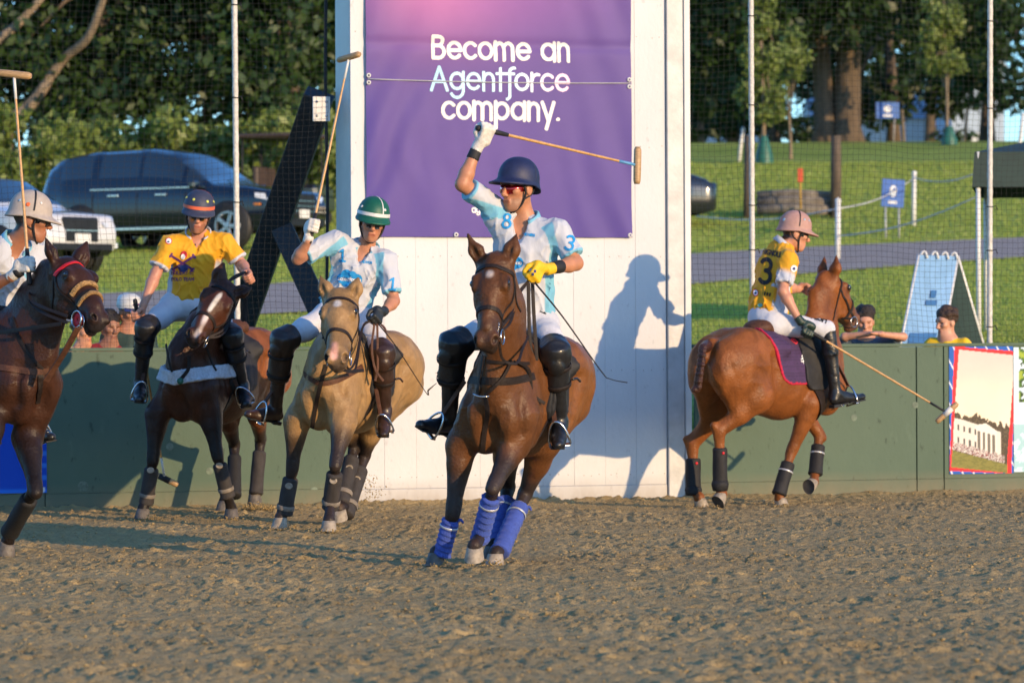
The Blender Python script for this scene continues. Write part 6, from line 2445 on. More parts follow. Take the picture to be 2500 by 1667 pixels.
        MB().box(K(0, sy * (W_ / 2 + .004), .21 * H_), (Fv, Lv, UPZ), (.22 * L_, .012, .020)).build('sill_trim', M['chrome'], root)
        MB().box(K(.43 * L_, sy * (W_ * .475), .42 * H_), (Fv, Lv, UPZ), (.06, .02, .02)).build('side_marker', M['amber'], root)
    if plate:
        MB().box(K(nx + .022, 0, .335 * H_), (Fv, Lv, UPZ), (.006, .16, .075), .002).build('number_plate', M['white_plastic'], root)
    return root


M['paint_navy'] = mat('navy_car_paint', (.004, .006, .016), rough=.16, var=.05, coat=1.0)
M['paint_white'] = mat('white_car_paint', (.60, .60, .59), rough=.25, var=.03, coat=1.0)
M['paint_black'] = mat('black_car_paint', (.014, .016, .022), rough=.22, var=.05, coat=1.0)
car('parked_car', 'dark navy sport utility car parked behind the net', onground(448, 66), math.radians(-29), 5.1, 1.98, 1.82, 'paint_navy')
car('parked_car', 'white car with black grille at the left edge', onground(-55, 57), math.radians(-40), 4.7, 1.86, 1.50, 'paint_white', False)
car('parked_car', 'dark car half hidden behind the right edge of the goal', onground(1462, 74), math.radians(184), 4.6, 1.82, 1.38, 'paint_black', False)
# golf cart behind the dark car
gc = onground(690, 74)
cart = empty('golf_cart', gc, 'brown roofed golf cart behind the black brace', 'cart', None)
M['cart_roof'] = mat('brown_cart_roof', (.055, .035, .028), rough=.6, var=.2)
X_, Y_ = A(.95, -.3, 0), A(.3, .95, 0)
MB().box(gc + A(0, 0, 1.83), (X_, Y_, UPZ), (.78, .62, .045), .03).build('roof', M['cart_roof'], cart)
MB().box(gc + A(0, 0, .48), (X_, Y_, UPZ), (.95, .58, .17), .06).build('body', M['paint_black'], cart)
MB().box(gc + X_ * .72 + A(0, 0, .70), (X_, Y_, UPZ), (.22, .55, .14), .08).build('cowl', M['paint_black'], cart)
MB().box(gc - X_ * .12 + A(0, 0, .74), (X_, Y_, UPZ), (.26, .52, .07), .03).build('seat', M['cart_roof'], cart)
MB().box(gc - X_ * .38 + A(0, 0, 1.0), (X_, Y_, UPZ), (.06, .52, .22), .03).build('backrest', M['cart_roof'], cart)
for sx, sy in ((.68, .52), (.68, -.52), (-.66, .52), (-.66, -.52)):
    tube('roof_post', [gc + X_ * sx * 1.0 + Y_ * sy + A(0, 0, .5), gc + X_ * sx * .96 + Y_ * sy + A(0, 0, 1.8)], .02, M['black'], cart, 6)
    V_, F_ = revolve(gc + X_ * sx * .95 + Y_ * sy * 1.0 + A(0, 0, .22), Y_ * (1 if sy > 0 else -1), [(.10, -.06), (.21, -.06), (.22, 0), (.21, .08), (.10, .085)], 16)
    mesh_obj('wheel', np.array(V_), F_, M['tyre'], cart)
tube('steering_wheel', [gc + X_ * .38 + Y_ * .25 + .15 * (Y_ * math.cos(a) + nrm(UPZ - X_ * .5) * math.sin(a)) + A(0, 0, 1.02) for a in np.linspace(0, 6.283, 15)], .015, M['black'], cart, 6)


# ------------------------------------------------------------------ spectators leaning on the wall
def bystander(lab, hc, fwd, up_, shirt, hair, skin, arms=None, cap=None, s=.92, hands=None):
    g0 = A(hc[0], hc[1], float(terr(hc[0], hc[1])))
    root = empty('person', g0, lab, 'person', 'spectators behind the wall')
    fwd = nrm(fwd); up_ = nrm(up_ - fwd * (up_ @ fwd)); rt = np.cross(fwd, up_)
    f = Field(.008)
    Q, Rh = head_prims(f, hc, fwd, up_, s)
    nk = hc - A(0, 0, .165 * s) - fwd * .01
    f.cone(Q(-.025, 0, -.05), nk, .040 * s, .046 * s, k=.02)
    tf = nrm(A(fwd[0] * .5, -abs(fwd[1]) - .5, 0)); tr = np.cross(tf, UPZ)
    pel = nk - A(0, -.06, .50 * s)
    f.cone(nk, pel, .08 * s, .10 * s, k=.05, flat=(tr, 1.3))
    for sg in (1, -1):
        hp = pel + tr * sg * .08
        ft = A(hp[0], hp[1], g0[2] + .04)
        f.cone(hp, lerp(hp, ft, .5), .075 * s, .055 * s, k=.04)
        f.cone(lerp(hp, ft, .5), ft, .055 * s, .035 * s, k=.03)
    shs = [nk + tr * sg * .160 * s - A(0, 0, .035 * s) for sg in (1, -1)]
    if arms is None:
        arms = [(sh + tr * sg * .06 - A(0, 0, .24), sh + tr * sg * .02 - A(0, -.02, .42)) for sh, sg in zip(shs, (1, -1))]
    for sh, (el, wr) in zip(shs, arms):
        f.cone(nk - A(0, 0, .06), sh - A(0, 0, .02), .042 * s, .040 * s, k=.03)
        f.cone(lerp(sh, el, .15), el, .040 * s, .036 * s, k=.03)
        f.cone(el, wr, .037 * s, .026 * s, k=.025)
        hd = nrm(wr - el)
        f.cone(wr, wr + hd * .07, .028 * s, .030 * s, k=.02, flat=(UPZ, .6))
        sd = nrm(np.cross(hd, UPZ))
        for q in range(4):
            o_ = sd * (q - 1.5) * .018
            f.cone(wr + hd * .07 + o_, wr + hd * .125 + o_ - A(0, 0, .006 * q), .010, .008, k=.006)
        f.cone(wr + hd * .03 + sd * .03, wr + hd * .075 + sd * .05, .011, .009, k=.008)
    f.build()
    V, F = f.mesh(1)
    sk, hr = A(*skin), A(*hair)
    spl = [(pc(Q(.094, -.02, -.072), Q(.094, .02, -.072), .012 * s), sk * A(.7, .45, .45), .005, .8),
           (pe(Q(-.03, 0, .06), A(.105, .10, .08) * s, Rh), hr, .01), (pe(Q(-.075, 0, -.01), A(.06, .075, .06) * s, Rh), hr, .012)]
    for y in (-1, 1):
        spl.append((pe(Q(.092, y * .032, .008), A(.016, .014, .007) * s, Rh), A(.03, .02, .018), .004))
        spl.append((pc(Q(.096, y * .018, .030), Q(.088, y * .046, .030), .006 * s), hr, .004, .8))
    mesh_obj('body', V, F, M['skin'], root, cols=paint(V, sk, spl))
    g = Field(.009)
    g.cone(nk - A(0, 0, .035), lerp(nk, pel, .5), .078 * s, .118 * s, k=.05, flat=(tr, 1.3))
    g.cone(lerp(nk, pel, .5), pel, .115 * s, .115 * s, k=.05, flat=(tr, 1.3))
    for sh, (el, wr) in zip(shs, arms):
        g.cone(nk - A(0, 0, .045), sh, .064 * s, .064 * s, k=.04)
        g.cap(sh, lerp(sh, el, .75), .060 * s, .058 * s, k=.03)
    g.build(fold=lambda p: np.minimum(vnoise(p, (18, 18, 8), 5) * .008, .003))
    V, F = g.mesh(1)
    mesh_obj('shirt', V, F, M['jersey'], root, cols=np.tile(A(*shirt), (len(V), 1)))
    b = Field(.010)
    for sg in (1, -1):
        hp = pel + tr * sg * .08
        b.cone(pel, hp, .12 * s, .10 * s, k=.05)
        b.cap(hp, A(hp[0], hp[1], g0[2] + .03), .092 * s, .065 * s, k=.03)
    b.build()
    V, F = b.mesh(1)
    mesh_obj('trousers', V, F, M['print_navy'], root)
    if cap is None:
        h_ = Field(.008)
        h_.ell(Q(-.022, 0, .055), A(.108, .090, .088) * s, Rh, k=.02)
        for _ in range(40):
            a1, a2 = RNG.uniform(-2.6, 2.6), RNG.uniform(.15, 1.35)
            d_ = A(math.cos(a1) * math.cos(a2) * .8, math.sin(a1) * math.cos(a2), math.sin(a2))
            h_.ell(Q(-.022 + d_[0] * .105, d_[1] * .088, .055 + d_[2] * .085), .020 + .012 * RNG.random(), k=.012)
        h_.ell(Q(.12, 0, -.03), A(.07, .11, .085) * s, Rh, k=.02, op='sub')
        h_.build()
        V, F = h_.mesh(0)
        mesh_obj('hair', V, F, mat('hair', hair, rough=.5, var=.5, scale=60, bump=.8, bscale=90), root)
    else:
        cc = Q(-.010, 0, .048)
        V, F = [], []
        prof = [(1.0, -.10), (1.02, .12), (.98, .45), (.84, .74), (.5, .95), (.02, 1.0)]
        for (r_, z_) in prof:
            for k in range(24):
                a_ = 2 * math.pi * k / 24
                V.append(cc + s * (fwd * r_ * .112 * math.cos(a_) + rt * r_ * .094 * math.sin(a_) + up_ * z_ * .105))
        for i in range(5):
            for k in range(24):
                F.append((i * 24 + k, i * 24 + (k + 1) % 24, (i + 1) * 24 + (k + 1) % 24, (i + 1) * 24 + k))
        co = mesh_obj('cap', np.array(V), F, M[cap], root)
        V, F = [], []
        for k in range(11):
            a_ = math.radians(-60 + 12 * k)
            for (e_, z_) in ((0, .0), (.065, -.02), (.065, -.024), (0, -.008)):
                V.append(cc + s * (fwd * ((.110 + e_) * math.cos(a_)) + rt * ((.092 + e_ * .35) * math.sin(a_)) + up_ * (z_)))
        for k in range(10):
            for q in range(4):
                F.append((k * 4 + q, k * 4 + (q + 1) % 4, (k + 1) * 4 + (q + 1) % 4, (k + 1) * 4 + q))
        mesh_obj('cap_peak', np.array(V), F, M['print_navy'], co)
        S, wd = text_segs('Cranks' if False else 'reno', .020, .05)
        pts = []
        uv, Fq = mask_quads(lambda u, v: seg_dist(u, v, S) < .003, -.01, wd + .01, -.015, .04, .0022)
        an = (uv[:, 0] - wd / 2) / .105
        p_ = cc + s * (fwd * (.116 * np.cos(an))[:, None] + rt * (.098 * np.sin(-an))[:, None] * -1 + up_ * (uv[:, 1] + .018)[:, None])
        mesh_obj('cap_lettering', p_, Fq, M['print_purple'], co)
    return root


bystander('boy with dark curly hair resting on folded arms on the wall', P(2112, 786, 32.92), A(-.05, -1, -.25), A(0, 0, 1), (.05, .08, .12), (.02, .012, .009), (.55, .27, .17),
          arms=[(P(2062, 822, 32.72), P(2120, 815, 32.62)), (P(2205, 822, 32.72), P(2150, 816, 32.60))], s=.95)
bystander('brown haired boy in a yellow shirt looking left over the wall', P(2311, 788, 33.1), A(-.82, -.50, -.12), A(0, 0, 1), (.80, .50, .01), (.05, .026, .015), (.55, .28, .18), s=.98)
bystander('grinning spectator in white cap and dark green shirt', P(316, 762, 31.15), A(.62, -.74, -.16), A(-.08, 0, 1), (.02, .05, .045), (.02, .014, .012), (.50, .23, .13), cap='white_plastic', s=1.05)
bystander('dark haired spectator in red shirt by the nose of the left horse', P(268, 800, 31.1), A(.55, -.80, -.1), A(0, 0, 1), (.22, .01, .02), (.018, .013, .012), (.34, .16, .10), s=.98)
bystander('small child peering over the wall under the bridle of the left horse', P(203, 812, 31.05), A(.75, -.6, 0), A(0, 0, 1), (.45, .30, .18), (.16, .08, .04), (.60, .28, .16), s=.85)

# ------------------------------------------------------------------ the five horses and riders
GH = 'polo ponies in the arena'
GR = 'mounted polo players'
M['blue_wrap'] = mat('blue_bandage', (0.045, 0.085, 0.37), rough=0.85, var=0.15, scale=20, bump=0.3, bscale=120, sheen=0.2)
M['grey_boot'] = mat('charcoal_neoprene', (0.035, 0.030, 0.029), rough=0.8, var=0.3, scale=16, bump=0.2, bscale=90)
M['hook_strap'] = mat('grey_hook_strap', (0.20, 0.17, 0.14), rough=0.9, var=0.3, scale=30)
M['black_boot'] = mat('black_neoprene', (0.012, 0.011, 0.012), rough=0.75, var=0.3, scale=16, bump=0.2, bscale=90)
M['silver_tape'] = mat('silver_tape', (0.55, 0.55, 0.56), rough=0.35, var=0.2, metal=0.4)
M['helm_navy'] = mat('navy_helmet', (0.012, 0.018, 0.065), rough=0.55, var=0.15, scale=30, bump=0.1, bscale=200)
M['helm_navy_grey'] = mat('slate_helmet', (0.035, 0.042, 0.075), rough=0.6, var=0.15, scale=30, bump=0.1, bscale=200)
M['helm_green'] = mat('green_helmet', (0.006, 0.095, 0.055), rough=0.5, var=0.12, scale=30, bump=0.1, bscale=200)
M['helm_tan'] = mat('grey_tan_helmet', (0.40, 0.34, 0.29), rough=0.65, var=0.1, scale=30, bump=0.1, bscale=200)
M['helm_pink'] = mat('dusty_pink_helmet', (0.42, 0.24, 0.20), rough=0.65, var=0.1, scale=30, bump=0.1, bscale=200)
M['yellow_dot'] = mat('yellow_vent', (0.65, 0.62, 0.10), rough=0.5, var=0.1)
M['orange_band'] = mat('orange_band', (0.75, 0.13, 0.05), rough=0.6, var=0.1)
M['lblue_dot'] = mat('pale_blue_dot', (0.35, 0.50, 0.62), rough=0.5, var=0.1)
M['yellow_glove'] = mat('yellow_glove', (0.78, 0.47, 0.01), rough=0.6, var=0.12, scale=40, bump=0.2, bscale=90)
M['black_glove'] = mat('black_glove', (0.015, 0.018, 0.020), rough=0.5, var=0.4, scale=40, bump=0.2, bscale=90)
M['dark_green_glove'] = mat('dark_green_glove', (0.015, 0.035, 0.025), rough=0.45, var=0.5, scale=40, bump=0.2, bscale=90)


def saddle_set(hs, padmt='black', padcol=None, flapmt='black', flap_x=(-.36, .00), pad_x=(-.50, .02), pad_z=1.02, slant=0.0):
    def reg(x0, x1, z0, rnd=.10, slant=0.0):
        def r_(q):
            cx, hx = (x0 + x1) / 2, (x1 - x0) / 2
            dx = np.abs(q[:, 0] - cx) - hx + rnd
            if slant:
                dx = np.maximum(dx, (x0 + slant * (1.45 - q[:, 2])) - q[:, 0] + rnd)
            dz = (z0 - q[:, 2]) + rnd
            return (np.hypot(np.maximum(dx, 0), np.maximum(dz, 0)) + np.minimum(np.maximum(dx, dz), 0) - rnd).astype(np.float32)
        return r_
    pad = hs.shell('saddle_pad', reg(pad_x[0], pad_x[1], pad_z, .10, slant), .014, padmt, cols=padcol)
    hs.shell('saddle_flap', reg(flap_x[0], flap_x[1], 1.0, .12), .030, flapmt)
    g = Field(.011)
    W = hs.W
    g.cone(W(-.07, 0, 1.515), W(-.30, 0, 1.475), .065, .085, k=.04, flat=(hs.U, .7))
    g.cone(W(-.30, 0, 1.475), W(-.54, 0, 1.535), .095, .13, k=.05, flat=(hs.U, .5))
    g.cone(W(-.54, -.07, 1.55), W(-.54, .07, 1.55), .04, .04, k=.05)
    g.build()
    V, F = g.mesh(1)
    mesh_obj('saddle', V, F, M['tack_brown'], hs.root)
    hs.loop('girth', -.02, 95, 265, .085, 'tack', off=.008, xs=[-.14, -.02, -.02, -.14])



def ray(hs, pix, d0, off=.006):
    """points of the horse's surface seen at photo pixels"""
    st = np.array([P(x, y, d0 - 1.3) for x, y in pix])
    dr = np.array([nrm(P(x, y, d0) - A(0, 0, CAMH)) for x, y in pix])
    p, hit = hs.f.march(st, dr, 3.4, .006, off)
    return p[hit]


def rstrap(hs, name, pix, d0, wd, mt, off=.006, n=30):
    px = catmull(np.array([(x, y, 0) for x, y in pix], float), n)[:, :2]
    p = ray(hs, px, d0, off)
    if len(p) < 3:
        return None
    for _ in range(2):
        p[1:-1] = (p[:-2] + 2 * p[1:-1] + p[2:]) / 4
    return strap(name, p, wd, .007, M[mt], hs.root, hs.f, off, n=len(p), snap=False)


def rein(hs, name, pts, mt='tack', wd=.016):
    return strap(name, [P(*p) for p in pts], wd, .005, M[mt], hs.root, n=20, normal=A(.2, -1, .1))


def coat_splats(base, pale=None, top=.72, muz=(.030, .022, .019), face=.62, star=None, ear=.4, topline=True):
    def fn(s):
        H = s.H
        sp = [(pc(s.W(.3, 0, .95), s.W(-.6, 0, .85), .16), base * 1.15, .15, .6)]
        if topline:
            sp.append((pc(s.W(-.1, 0, 1.5), s.W(-1.0, 0, 1.52), .16, .14), base * top, .12, .8))
        sp += [(pc(H(.0, -.02, 0), H(.40, .0, 0), .11, .07), base * face, .05, .8),
               (pc(H(.47, -.05, 0), H(.60, -.06, 0), .09), A(*muz), .05, .9)]
        for y in (-1, 1):
            sp.append((pe(H(.168, .022, y * .095), .030 * s.hk), A(.012, .008, .007), .018, .8))
            sp.append((pe(H(.563, .006, y * .054), .020 * s.hk), A(.008, .006, .006), .008))
        if star:
            for a, b, r_, col, soft in star:
                sp.append((pc(H(*a), H(*b), r_), A(*col), soft, .95))
        for t, b in zip(s.eartips, (H(0, -.03, -.06), H(0, -.03, .06))):
            sp.append((pc(lerp(b, t, .55), t, .03, .02), base * ear, .03, .8))
        return sp + s.splats
    return fn


# ================= the bay in front and its rider
BLK = A(.014, .010, .009)
h1 = Horse('polo_pony', 'bay horse with blue leg bandages and black tack nearest the camera', GH, P(1206, 1016, 22.2), (.36, 0, 1.03), math.radians(-105), lean=.11)
h1.trunk()
kLF, fLF = P(1207, 1183, 22.06), P(1174, 1306, 22.28)
kRF, fRF = P(1107, 1243, 22.38), P(1081, 1345, 22.46)
kLH, fLH = P(1282, 1205, 23.12), P(1226, 1335, 22.76)
kRH, fRH = P(1240, 1190, 23.30), P(1216, 1318, 23.0)
h1.foreleg(-1, P(1126, 1088, 22.42), kRF, fRF, P(1062, 1379, 22.46), A(-.45, -.9, 0), 'hoof_dark', .42, BLK * 2.4)
h1.foreleg(1, P(1256, 1082, 22.30), kLF, fLF, P(1158, 1364, 22.18), A(-.20, -.85, -.35), 'hoof', .36, BLK * 2.4, upn=A(0, -.3, 1))
h1.hindleg(1, P(1338, 1060, 22.92), kLH, fLH, P(1207, 1381, 22.66), A(-.35, -.9, 0), 'hoof', .16, BLK * 2.4)
h1.hindleg(-1, P(1232, 1060, 23.0), kRH, fRH, P(1200, 1362, 22.90), A(-.35, -.9, 0), 'hoof_dark', .35, BLK * 1.6)
h1.hwide = 1.34
h1.headframe(P(1203, 640, 21.86), P(1186, 844, 21.64), A(.97, -.24, .0))
h1.neck([h1.W(.06, 0, 1.20), h1.W(.22, 0, 1.26), P(1234, 775, 22.12), P(1217, 690, 21.99), h1.H(.02, -.07, 0)], [.30, .265, .200, .160, .120])
h1.head([P(1146, 578, 21.90), P(1259, 576, 21.88)])
BAY = A(.112, .044, .016)
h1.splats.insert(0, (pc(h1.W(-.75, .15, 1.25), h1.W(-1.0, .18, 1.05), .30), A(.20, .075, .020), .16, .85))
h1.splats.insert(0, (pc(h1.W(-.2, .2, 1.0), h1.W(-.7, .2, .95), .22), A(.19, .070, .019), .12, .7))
h1.finish(BAY, coat_splats(BAY, star=[((.115, .062, .005), (.125, .062, .005), .022, (.50, .42, .38), .012)]))
h1.bridle()
for (k_, f_, r_) in ((kRF, fRF, .055), (kLF, fLF, .058), (kLH, fLH, .060), (kRH, fRH, .060)):
    wr = h1.wrap(lerp(k_, f_, .24), lerp(k_, f_, 1.10), r_, r_ * .98, 'blue_wrap')
    band('wrap_tape', lerp(k_, f_, .38), f_, r_ * 1.06, M['silver_tape'], wr, .014)
    tube('loose_end', [lerp(k_, f_, .27) + A(.04, -.01, 0), lerp(k_, f_, .25) + A(.062, -.015, 0), lerp(k_, f_, .28) + A(.078, -.01, -.012)], [.012, .010, .006], M['blue_wrap'], wr, 6, 6)
saddle_set(h1)
rstrap(h1, 'breast_collar', [(1106, 905), (1140, 925), (1190, 930), (1250, 930), (1305, 918)], 22.2, .046, 'tack')
rstrap(h1, 'neck_strap', [(1188, 882), (1230, 886), (1292, 887)], 22.2, .020, 'tack')
rstrap(h1, 'martingale', [(1180, 868), (1172, 915), (1166, 962)], 22.2, .030, 'tack', off=.012)
rstrap(h1, 'martingale', [(1185, 968), (1190, 1010), (1182, 1060), (1178, 1105)], 22.2, .030, 'tack')
rstrap(h1, 'breast_strap', [(1250, 880), (1225, 925), (1185, 965)], 22.2, .020, 'tack', off=.012)
tube('buckle', [P(1155, 962, 22.08), P(1172, 968, 22.06), P(1195, 967, 22.07)], .006, M['steel'], h1.root, 6, 6)
for y in (0, 1):
    rein(h1, 'rein', [(1216, 806 + 8 * y, 21.72), (1246, 770 + 16 * y, 21.85), (1262, 720 + 8 * y, 22.1), (1290, 686, 22.40)])
    rein(h1, 'rein', [(1290 + 10 * y, 690, 22.38), (1291 + 12 * y, 760, 22.36), (1294 + 14 * y, 840, 22.34), (1304 + 6 * y, 880, 22.34)], wd=.022)
rein(h1, 'rein', [(1218, 835, 21.72), (1228, 878, 21.80), (1262, 886, 21.9), (1276, 850, 22.1), (1290, 820, 22.3)])
rein(h1, 'rein', [(1262, 880, 22.05), (1292, 905, 22.2), (1300, 960, 22.25), (1330, 985, 22.3)], wd=.02)
for t in np.linspace(0, 1, 7):
    c_ = P(lerp(1216, 1210, t), lerp(792, 842, t), 21.70)
    tube('curb_chain', [c_ + .008 * A(math.cos(a), 0, math.sin(a)) for a in np.linspace(0, 2 * math.pi, 9)], .0028, M['steel'], h1.root, 5)

J1 = dict(pelvis=P(1280, 770, 22.86), neck=P(1282, 548, 22.86), sR=P(1210, 510, 22.82), sL=P(1358, 555, 22.78),
          eR=P(1129, 450, 22.68), wR=P(1164, 362, 22.72), eL=P(1406, 643, 22.72), wL=P(1346, 655, 22.52),
          hR=P(1232, 792, 22.82), hL=P(1322, 795, 22.86), kR=P(1106, 842, 22.52), kL=P(1356, 862, 22.40),
          aR=P(1096, 1032, 22.78), aL=P(1366, 1030, 22.62), tR=P(1028, 1036, 22.62), tL=P(1362, 1084, 22.42))
g1R = (P(1184, 324, 22.72), P(1172, 315, 22.70) - P(1240, 331, 22.82))
r1 = make_rider('person', 'rider in white and pale blue jersey and navy helmet with one arm raised', GR, J1, A(-.30, -.95, 0),
                (P(1263, 460, 22.80), A(-.66, -.75, -.04), A(.05, 0, 1)), 'white', dict(mat='helm_navy', tilt=9, brim=.056, nape=.03, ribs=[(100, 260, .004, 'helm_navy_grey')]),
                A(J1['pelvis'][0], J1['pelvis'][1], 0), skin=(.48, .215, .115), h=.0065, scale=1.08, hscale=1.05,
                glove=dict(R='white_glove', L='yellow_glove'), glasses='red_glass', beard=(.26, .14, .09),
                grips=dict(R=g1R, L=(P(1304, 667, 22.42), A(-.45, -.5, .55))), hair=(.02, .014, .012))
knee_guard(r1, 'R', 'boot', wd=.092, fwd=A(-.5, -.85, 0))
knee_guard(r1, 'L', 'boot', wd=.092, fwd=A(0, -1, 0))
tube('wristband', [lerp(J1['wR'], J1['eR'], t) for t in (.02, .06, .28, .32)], [.033, .037, .040, .037], M['black'], r1['root'], 14)
tube('wristband', [lerp(J1['wL'], J1['eL'], t) for t in (.02, .06, .36, .40)], [.033, .038, .042, .039], M['black'], r1['root'], 14)
f8 = text_fn('8', .066, .014)
decal('number', r1['shirt'], r1['g'], 1237, 566, 22.7, f8[0], f8[1], 'print_blue', rot=-6, skew=.1)
f3 = text_fn('3', .066, .014)
decal('sleeve_number', r1['shirt'], r1['g'], 1384, 618, 22.7, f3[0], f3[1], 'print_blue', rot=-14)
cf = cloud_fn(.085)
decal('emblem', r1['shirt'], r1['g'], 1243, 648, 22.7, cf[0], cf[1], 'print_blue')
ft = text_fn('salesforce', .018, .005)
decal('emblem_lettering', r1['shirt'], r1['g'], 1243, 652, 22.7, ft[0], ft[1], 'print_white', off=.008)
ft = text_fn('MOVEN', .012, .004)
decal('lettering', r1['shirt'], r1['g'], 1290, 584, 22.7, ft[0], ft[1], 'print_blue', rot=-8)
decal('glove_badge', r1['gloveL'], r1['gfL'], 1303, 668, 22.4, lambda u, v: (np.abs(u) < .014) & (np.abs(v) < .018) & ((u > 0) == (v > 0)), (-.02, .02, -.02, .02), 'print_navy', cell=.002, off=.002, start=.3)
decal('logo', r1['breeches'], r1['b'], 1325, 762, 22.75, lambda u, v: ((np.abs(u) < .022) & (v > -.012) & (v < .012 - np.abs(u + .01) * .6)), (-.03, .03, -.02, .02), 'print_black', rot=-25)
mallet('polo_mallet', 'mallet with blue taped shaft held up by the rider in front', P(1168, 313, 22.69), P(1556, 404, 23.35), A(.03, .1, 1), tip='tape_blue')
tube('riding_whip', [P(1306, 690, 22.35), P(1375, 775, 22.3), P(1467, 905, 22.3), P(1490, 925, 22.3), P(1532, 934, 22.3)], [.006, .005, .004, .0025, .0035], M['black'], None, 6, 30, origin=P(1306, 690, 22.35))
tag(bpy.data.objects['riding_whip'], 'long black whip hanging from the yellow glove', 'whip', 'riding whips')
stirrup(h1, lerp(r1['heelR'], J1['tR'], .62), J1['tR'] - r1['heelR'], -1, P(1135, 930, 22.55))
stirrup(h1, lerp(r1['heelL'], J1['tL'], .62), J1['tL'] - r1['heelL'], 1, P(1345, 960, 22.55))

# ================= the pale buckskin and its rider
h2 = Horse('polo_pony', 'golden buckskin horse with white star and charcoal leg boots', GH, P(788, 972, 26.75), (.36, 0, 1.03), math.radians(-109), lean=.05)
h2.trunk()
kRF, fRF = P(714, 1140, 27.0), P(697, 1240, 27.05)
kLF, fLF = P(820, 1128, 26.55), P(808, 1226, 26.68)
kLH, fLH = P(890, 1112, 28.0), P(850, 1238, 27.7)
kRH, fRH = P(866, 1085, 27.95), P(838, 1210, 27.7)
h2.foreleg(-1, P(724, 1030, 26.98), kRF, fRF, P(682, 1288, 27.02), A(-.4, -.9, 0), 'hoof', .62, BLK * 2)
h2.foreleg(1, P(838, 1030, 26.72), kLF, fLF, P(802, 1296, 26.55), A(-.1, -.98, 0), 'hoof', .58, BLK * 2)
h2.hindleg(1, P(915, 1010, 27.75), kLH, fLH, P(830, 1268, 27.55), A(-.35, -.8, -.3), 'hoof', .28, BLK * 2.5)
h2.hindleg(-1, P(825, 1020, 27.65), kRH, fRH, P(826, 1262, 27.6), A(-.3, -.9, 0), 'hoof', .6, BLK * 2)
h2.hwide = 1.48
h2.headframe(P(829, 724, 26.44), P(821, 884, 26.12), A(.99, -.08, .03))
h2.neck([h2.W(.06, 0, 1.20), h2.W(.22, 0, 1.26), P(832, 835, 26.75), P(832, 770, 26.6), h2.H(.02, -.07, 0)], [.30, .265, .195, .155, .118])
h2.head([P(782, 676, 26.5), P(873, 684, 26.48)])
BUCK = A(.31, .185, .080)
h2.finish(BUCK, coat_splats(BUCK, top=.85, muz=(.075, .058, .052), face=.80, ear=.25,
                            star=[((.10, .064, 0), (.125, .064, 0), .030, (.66, .60, .54), .014), ((.48, .03, -.006), (.56, .015, -.012), .026, (.60, .32, .27), .012)]))
h2.bridle()
for (k_, f_, r_) in ((kRF, fRF, .060), (kLF, fLF, .062), (kLH, fLH, .064), (kRH, fRH, .062)):
    wr = h2.wrap(lerp(k_, f_, .26), lerp(k_, f_, 1.16), r_, r_ * .98, 'grey_boot', 'leg_boot', 0)
    band('hook_strap', lerp(k_, f_, .92), f_ + (f_ - k_), r_ * 1.10, M['hook_strap'], wr, .035)
    c_ = lerp(k_, f_, .45)
    V_, F_ = revolve(c_ - A(0, r_ * 1.02, 0), A(0, -1, 0), [(.024, 0), (.022, .004), (.016, .004), (.012, .002), (.001, .003)], 14, sx=1.2)
    mesh_obj('boot_badge', np.array(V_), F_, M['hoof'], wr)
saddle_set(h2)
rstrap(h2, 'breast_collar', [(700, 888), (735, 908), (775, 934), (820, 930), (868, 905), (885, 895)], 26.7, .040, 'tack_brown')
rstrap(h2, 'martingale', [(797, 890), (785, 930), (772, 985), (762, 1045)], 26.7, .030, 'tack')
for y in (0, 1):
    rein(h2, 'rein', [(838, 862 + 5 * y, 26.2), (850, 900, 26.3), (868, 880 + 20 * y, 26.5), (885, 800, 26.8), (908, 782, 26.9)])
    rein(h2, 'rein', [(914 + 7 * y, 790, 26.9), (908 + 14 * y, 850, 26.85), (916 + 6 * y, 900, 26.85), (936 - 20 * y, 930, 26.85)], mt='tack_brown')
rein(h2, 'rein', [(826, 895, 26.2), (850, 906, 26.3), (888, 904, 26.6)], wd=.024)

J2 = dict(pelvis=P(836, 763, 27.38), neck=P(890, 612, 27.32), sR=P(825, 582, 27.26), sL=P(944, 628, 27.26),
          eR=P(727, 632, 27.15), wR=P(752, 588, 27.06), eL=P(961, 735, 27.2), wL=P(938, 760, 27.02),
          hR=P(800, 775, 27.36), hL=P(884, 780, 27.36), kR=P(690, 832, 27.0), kL=P(936, 864, 26.92),
          aR=P(672, 1003, 27.25), aL=P(939, 1003, 27.12), tR=P(608, 1010, 27.08), tL=P(936, 1058, 26.95))
g2R = (P(762, 553, 27.06), P(852, 140, 27.35) - P(757, 585, 27.05))
r2 = make_rider('person', 'rider in white and pale blue jersey with green helmet on the buckskin horse', GR, J2, A(.0, -1, 0),
                (P(909, 543, 27.22), A(.10, -.97, -.16), A(.15, 0, 1)), 'white', dict(mat='helm_green', band='white_plastic', tilt=2, brim=.050, ribs=[(150, 330, .008, 'white_plastic')], vents=[(-38, .42, .011, 'white_plastic'), (60, .42, .010, 'white_plastic')]),
                A(J2['pelvis'][0], J2['pelvis'][1], 0), skin=(.47, .21, .12), h=.007, scale=1.08, hscale=1.04,
                glove=dict(R='white_glove', L='black_glove'), boot='boot_brown',
                grips=dict(R=g2R, L=(P(917, 773, 26.93), A(-.5, -.5, .55))), hair=(.03, .018, .012))
knee_guard(r2, 'R', 'boot_brown', wd=.095, fwd=A(-.5, -.85, 0), dn=.55)
knee_guard(r2, 'L', 'boot_brown', wd=.085, fwd=A(0, -1, 0), dn=.55)
f_1 = text_fn('1', .066, .014)
decal('number', r2['shirt'], r2['g'], 845, 644, 27.2, f_1[0], f_1[1], 'print_blue', rot=-4)
